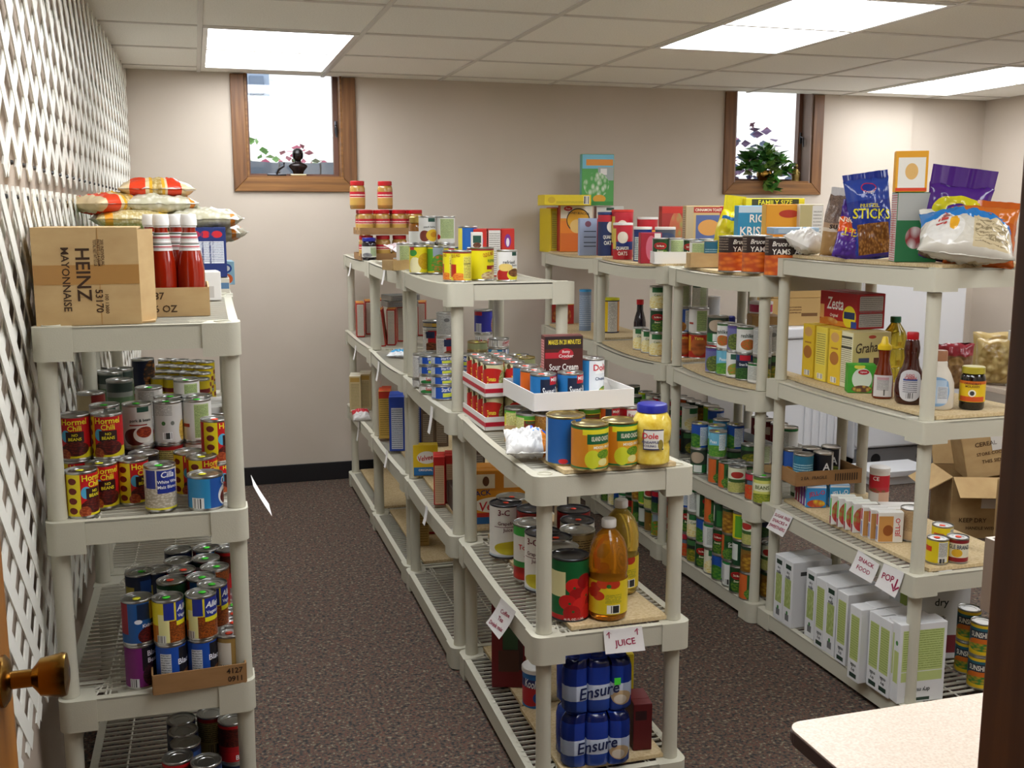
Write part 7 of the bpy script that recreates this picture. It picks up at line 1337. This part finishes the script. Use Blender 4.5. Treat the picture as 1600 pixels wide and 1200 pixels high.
yr = [3.60+.0805*i for i in range(9)]; canrow('R1', 2.07, yr, (3, 3, 3, 3, 3, 3, 3, 3, 3), 'bottom shelf, second right rack', 1, seed=1)
canrow('R1', 2.16, yr, (2, 3, 2, 3, 3, 2, 3, 3, 3), 'second row, bottom shelf, second right rack', seed=4)
ysx = [4.40+.081*i for i in range(10)]; canrow('S1', 2.075, ysx, (3, 3, 3, 3, 2, 3, 3, 3, 3, 3), 'bottom shelf, third right rack', seed=7)
canrow('S2', 2.09, [4.42+.083*i for i in range(9)], (2, 1, 2, 2, 1, 2, 1, 2, 1), 'third shelf, third right rack', seed=3)
canrow('S2', 2.19, [4.42+.083*i for i in range(9)], (2, 2, 1, 2, 2, 2, 2, 1, 2), 'back row, third shelf, third right rack', seed=5)
canrow('S2', 2.30, [4.42+.083*i for i in range(6)], (2, 2, 2, 2, 2, 1), 'inner row, third shelf, third right rack', seed=9)
canrow('T1', 2.09, [5.33+.09*i for i in range(6)], (2, 3, 2, 1, 2, 1), 'bottom shelf, farthest right rack', seed=11)
# ================= beyond the right row =================
M_FRZ = pm('freezer_enamel', '#e4e5e8', .3); M_DK = pm('black_plastic', '#1d1d20', .5)
t = thing('upright_freezer', 'tall white freezer against back wall beyond the right racks', 'freezer', (4.33, 5.60, 0))
bm = bmesh.new(); b2(bm, -.37, .37, .06, .66, .06, 1.30, bev=.012); ob('cabinet', mk('cabinet', bm, M_FRZ), t)
bm = bmesh.new(); b2(bm, -.37, .37, 0, .055, .14, 1.30, bev=.014); d_ = ob('door', mk('door', bm, M_FRZ), t)
bm = bmesh.new(); b2(bm, -.34, -.31, -.035, -.015, .75, 1.05, bev=.006); b2(bm, -.335, -.315, -.02, .002, .76, .78); b2(bm, -.335, -.315, -.02, .002, 1.02, 1.04); ob('handle', mk('handle', bm, M_FRZ), d_)
bm = bmesh.new(); b2(bm, -.36, .36, .03, .07, .0, .125); ob('kick_plate', mk('kick', bm, pm('kick_grey', '#8a8a8c', .4)), t)
for x_ in (-.22, .12):
    bm = bmesh.new(); tube(bm, [(x_, .028, .06), (x_, .034, .06)], .035, 20); ob('vent', mk('vent', bm, M_DK, 40), t)
t = thing('chest_freezer', 'low white chest freezer behind the square cornered rack', 'freezer', (3.58, 5.72, 0))
bm = bmesh.new(); b2(bm, -.34, .34, 0, .56, .06, .84, bev=.012)
ob('cabinet', mk('cabinet', bm, M_FRZ), t)
for k in range(5): bm = bmesh.new(); b2(bm, .05+.055*k, .075+.055*k, -.012, .0, .10, .80, bev=.004); ob('front_rib', mk('rib', bm, M_FRZ), t)
bm = bmesh.new(); b2(bm, -.35, .35, -.02, .57, .845, .915, bev=.012); ob('lid', mk('lid', bm, M_FRZ), t)
bm = bmesh.new(); b2(bm, -.33, .33, .02, .54, 0, .058); ob('base', mk('base', bm, M_DK), t)
CB('ship', (.36, .26, .17), '#b3925c', [('l', .4, .6, .2, .15, '#6a4a28', '#6a4a28', 10), ('r', .75, .4, .15, .06, '#6a4a28')], rough=.8); carton('ship', 3.60, 5.92, .917, 'cardboard carton on the chest freezer, lower one', -6); carton('ship', 3.62, 5.93, 1.0895, 'cardboard carton on the chest freezer, upper one', -3)
bm = bmesh.new(); b2(bm, -.22, .22, -.13, .13, .05, .085, bev=.003); b2(bm, -.20, .20, -.11, .11, 0, .05); o = ob('white_platform', mk('platform', bm, [M_FRZ]), None, (4.02, 5.35, 0)); tag(o, 'low white platform on the carpet in front of the tall freezer', 'platform')
bm = bmesh.new(); b2(bm, -.20, .20, -.11, .11, .0, .049)
# cartons on the floor
def opencase(label, x, y, z, size, rotz, tilt=None, flaps=True, texts=None, stick=True):
    w, d, h = size; t = thing('shipping_carton', label, 'box', (x, y, z), math.radians(rotz)); th = .005
    if tilt: t.rotation_euler = tuple(math.radians(a) for a in tilt)
    o = ob('carton', traymesh(w, d, h, th, M_CARD), t)
    if flaps:
        for nm, loc, rot, s in (('flap', (0, -d/2, h), (-35, 0, 0), (w, d*.45)), ('flap', (0, d/2, h), (60, 0, 0), (w, d*.45)), ('flap', (-w/2, 0, h), (0, -30, 0), (w*.4, d)), ('flap', (w/2, 0, h), (0, 40, 0), (w*.4, d))):
            bm = bmesh.new()
            if loc[0] == 0: b2(bm, -s[0]/2, s[0]/2, (-s[1] if loc[1] < 0 else 0), (0 if loc[1] < 0 else s[1]), 0, .004)
            else: b2(bm, (-s[0] if loc[0] < 0 else 0), (0 if loc[0] < 0 else s[0]), -s[1]/2, s[1]/2, 0, .004)
            ob('flap', mk('flap', bm, M_CARD), t, (loc[0], loc[1], loc[2]+.001), tuple(math.radians(-a if loc[0] == 0 and loc[1] < 0 else a) for a in rot))
    else: bm = bmesh.new(); b2(bm, -w/2, w/2, -d/2, d/2, h, h+.004); ob('flap', mk('flap', bm, M_CARD), t)
    if stick: bm = bmesh.new(); b2(bm, -w*.1, w*.15, -d/2-.0045, -d/2-.0035, h*.5, h*.85); ob('shipping_label', mk('slabel', bm, dm('shiplab', '#d9d6d0', [('c', .5, .6, .4, .3, '#3a3a3a', '#3a3a3a', 60), ('r', .2, .2, .2, .1, '#d9cf2c')])), t)
    ob('lettering', lettering(texts or [('KEEP DRY', -w*.2, h*.3, .022, '#4a3018'), ('HANDLE WITH CARE', 0, h*.17, .016, '#4a3018', 0, w*.7)], lambda a, b: (a, -d/2-.0045, b)), o)
opencase('brown shipping carton with open flaps standing on the carpet', 3.79, 4.34, 0, (.36, .30, .31), -20)
opencase('brown shipping carton tipped open on top of the other carton', 3.86, 4.30, .325, (.34, .22, .26), -20, (0, -12, -24), flaps=False, texts=[('CEREAL', -.06, .17, .022, '#4a3018'), ('STORE COOL DRY', -.02, .12, .016, '#4a3018', 0, .22), ('THIS SIDE UP', -.02, .08, .018, '#4a3018', 0, .22)], stick=True)
opencase('brown shipping carton nearest the door frame with closed top', 3.66, 3.80, 0, (.30, .26, .37), -30, flaps=False, stick=False)
# table with clutter behind the near right rack
t = thing('work_table', 'work table behind near right rack holding boxes', 'table', (4.62, 4.70, 0))
bm = bmesh.new(); b2(bm, -.55, .55, -.35, .35, .66, .69, bev=.004); ob('table_top', mk('ttop', bm, MATS['laminate']), t)
for sx_ in (-.5, .5):
    for sy_ in (-.3, .3): bm = bmesh.new(); tube(bm, [(sx_, sy_, 0), (sx_, sy_, .66)], .016, 10); ob('leg', mk('leg', bm, MATS['brown_steel'], 40), t)
CB('greytall', (.15, .12, .30), '#cfcfcd', [('r', .5, .5, .5, .5, '#d3d2cf')]); carton('greytall', 4.22, 4.55, .691, 'plain white tall box on work table', -20)
tray('red_bin', 'red plastic bin on the work table', 4.42, 4.50, .691+.121, (.22, .16, .07), pm('red_plastic', '#c01420', .35), -20, cat='bin')
CB('tanlow', (.24, .20, .12), '#a5804e', [('r', .5, .5, .5, .02, '#7a5a32')]); carton('tanlow', 4.42, 4.50, .691, 'brown carton under the red bin on work table', -20)
CB('tantall', (.14, .14, .36), '#b59664', [('l', .5, .5, .3, .3, '#8a6a3c', '#8a6a3c', 14)]); carton('tantall', 4.50, 4.72, .691, 'tall tan carton behind the red bin', -15)
M_PP = pm('purple_film', '#4a3c86', .2); bag('plastic_bag', 'purple plastic bag on top of tall tan carton', (4.49, 4.70, 1.053), (0, 10, -20), (.24, .16, .14), M_PP, seed=95)
M_TAN = dm('tanfilm', '#b39a62', [('b', .5, .5, .45, .45, '#c9b47a', '#8a6f3c', 6)], .3); bag('bread_bag', 'tan bread bag behind molasses jar on work table', (4.24, 4.80, .70), (0, 0, -15), (.26, .26, .14), M_TAN, seed=96); bag('bread_bag', 'second tan bag leaning by the plain white box', (4.12, 4.66, .70), (0, 0, -40), (.20, .24, .12), M_TAN, seed=97)
# wall pocket just inside the door frame
t = thing('wall_pocket', 'cream wall pocket with white papers beside door frame', 'wall pocket', (.955, YN, 1.16))
bm = bmesh.new(); b2(bm, -.11, .11, .001, .006, 0, .085); b2(bm, -.11, .11, .145, .15, 0, .085); b2(bm, -.11, -.105, .006, .145, 0, .085); b2(bm, .105, .11, .006, .145, 0, .085); b2(bm, -.105, .105, .006, .145, 0, .005); ob('pocket', mk('pocket', bm, pm('cream_plastic', '#cfc4b6', .5)), t)
bm = bmesh.new(); b2(bm, -.095, .095, .10, .138, .006, .17); ob('papers', mk('papers', bm, M_PAPER), t)
# ================= window sill ornaments =================
zs = WIN[0][2]+.0125
t = thing('bust_figurine', 'small dark bust figurine on the left window sill', 'figurine', (aty(466, 270, WB+.05).x, WB+.045, zs))
bm = bmesh.new(); b2(bm, -.045, .045, -.02, .02, 0, .012, bev=.003); ob('base', mk('base', bm, pm('brass_base', '#b9a27a', .3, 1)), t)
bm = bmesh.new(); lathe(bm, [(0, .012), (.028, .012), (.034, .03), (.055, .055), (.052, .065), (.036, .075), (.018, .082), (.017, .092), (0, .092)], 20, sy=.45); M_BUST = pm('bust_bronze', '#1d1210', .25, .3); ob('shoulders', mk('shoulders', bm, M_BUST, 50), t)
bm = bmesh.new(); lathe(bm, [(0, .086), (.018, .09), (.024, .105), (.026, .122), (.024, .138), (.016, .15), (0, .155)], 18, sy=.9); bmesh.ops.create_uvsphere(bm, u_segments=8, v_segments=6, radius=.006, matrix=Matrix.Translation((0, -.025, .116))); hd = ob('head', mk('head', bm, M_BUST, 60), t)
bm = bmesh.new(); lathe(bm, [(.026, .098), (.031, .11), (.032, .13), (.028, .147), (.015, .159), (0, .161)], 18, sy=.95)
for f in [f for f in bm.faces if f.calc_center_median().y < -.014 and f.calc_center_median().z < .138]: bm.faces.remove(f)
ob('hair', mk('hair', bm, pm('bust_hair', '#120c0c', .35)), hd)
# ivy in a brass pot on the right sill
px = aty(1196, 285, WB+.04).x; zs = WIN[1][2]+.0125
t = thing('ivy_plant', 'trailing green ivy in a brass pot on right window sill', 'plant', (px, WB+.055, zs))
bm = bmesh.new(); lathe(bm, [(0, 0), (.03, 0), (.05, .02), (.055, .045), (.048, .065), (.052, .07), (.046, .068), (0, .06)], 20); ob('pot', mk('pot', bm, M_BRASS, 60), t)
R = random.Random(5); M_IVY = [pm('ivy_a', '#2c5a22', .4), pm('ivy_b', '#3f7a2c', .4), pm('ivy_c', '#6a8f3c', .4)]
lm = []
for m in M_IVY:
    bm = bmesh.new(); pts = [(0, 0, 0), (.018, .008, .004), (.026, .024, .002), (.012, .038, -.003), (0, .058, -.012), (-.012, .038, -.003), (-.026, .024, .002), (-.018, .008, .004)]
    c = bm.verts.new((0, .022, -.004)); vs = [bm.verts.new(p) for p in pts]
    for i in range(8): bm.faces.new((c, vs[i], vs[(i+1) % 8]))
    lm.append(mk('leaf', bm, m))
for i in range(230):
    a = R.uniform(0, 2*PI); rr = R.uniform(.02, .15)*(1 if R.random() < .8 else 1.25); zz = .03+R.uniform(0, .20)*(1-rr/.24)+.02
    if i > 205: rr = R.uniform(.02, .07); a = -PI/2+R.uniform(-.5, .5); zz = R.uniform(-.07, .04); yy = -.085
    else: yy = max(-.075, min(.055, rr*math.sin(a)*.6))
    xx = rr*math.cos(a)*1.15
    o = ob('leaf', lm[i % 3], t, (xx, yy, zz), (R.uniform(-.3, 1.2), R.uniform(-.6, .6), a+PI/2+R.uniform(-.7, .7)-PI)); s_ = R.uniform(.9, 1.45); o.scale = (s_, s_, s_)
bm = bmesh.new()
for k in range(9): a = k*.7; tube(bm, [(0, 0, .055), (.05*math.cos(a), .025*math.sin(a), .12), (.11*math.cos(a), .035*math.sin(a), .14+.05*math.sin(k*2))], .0022, 5)
ob('stems', mk('stems', bm, MATS['ivy_a']), t)
t = thing('angel_figurine', 'small gold figurine beside the ivy on right sill', 'figurine', (aty(1243, 285, WB+.03).x, WB+.035, zs))
bm = bmesh.new(); lathe(bm, [(0, 0), (.026, 0), (.024, .02), (.028, .04), (.018, .06), (.02, .075), (.01, .085), (0, .088)], 16); M_GOLDF = pm('gold_figure', '#7a6430', .35, .6); ob('body', mk('body', bm, M_GOLDF, 60), t)
bm = bmesh.new(); bmesh.ops.create_uvsphere(bm, u_segments=12, v_segments=9, radius=.016, matrix=Matrix.Translation((0, 0, .100))); ob('head', mk('head', bm, M_GOLDF, 180), t)
for s in (-1, 1):
    bm = bmesh.new(); tube(bm, [(s*.016, 0, .066), (s*.026, -.008, .05), (s*.008, -.022, .052)], [.007, .006, .005], 8); ob('arm', mk('arm', bm, M_GOLDF, 60), t)
# ---- every label must single out one thing unless it is shared on purpose within one group
DUP = {k: v for k, v in ALL_LABELS.items() if len(v) > 1 and not v[0].get('group')}
BAD = [k for k in ALL_LABELS if not 4 <= len(k.split()) <= 16]
if DUP or BAD: print('LABELS', list(DUP), BAD)
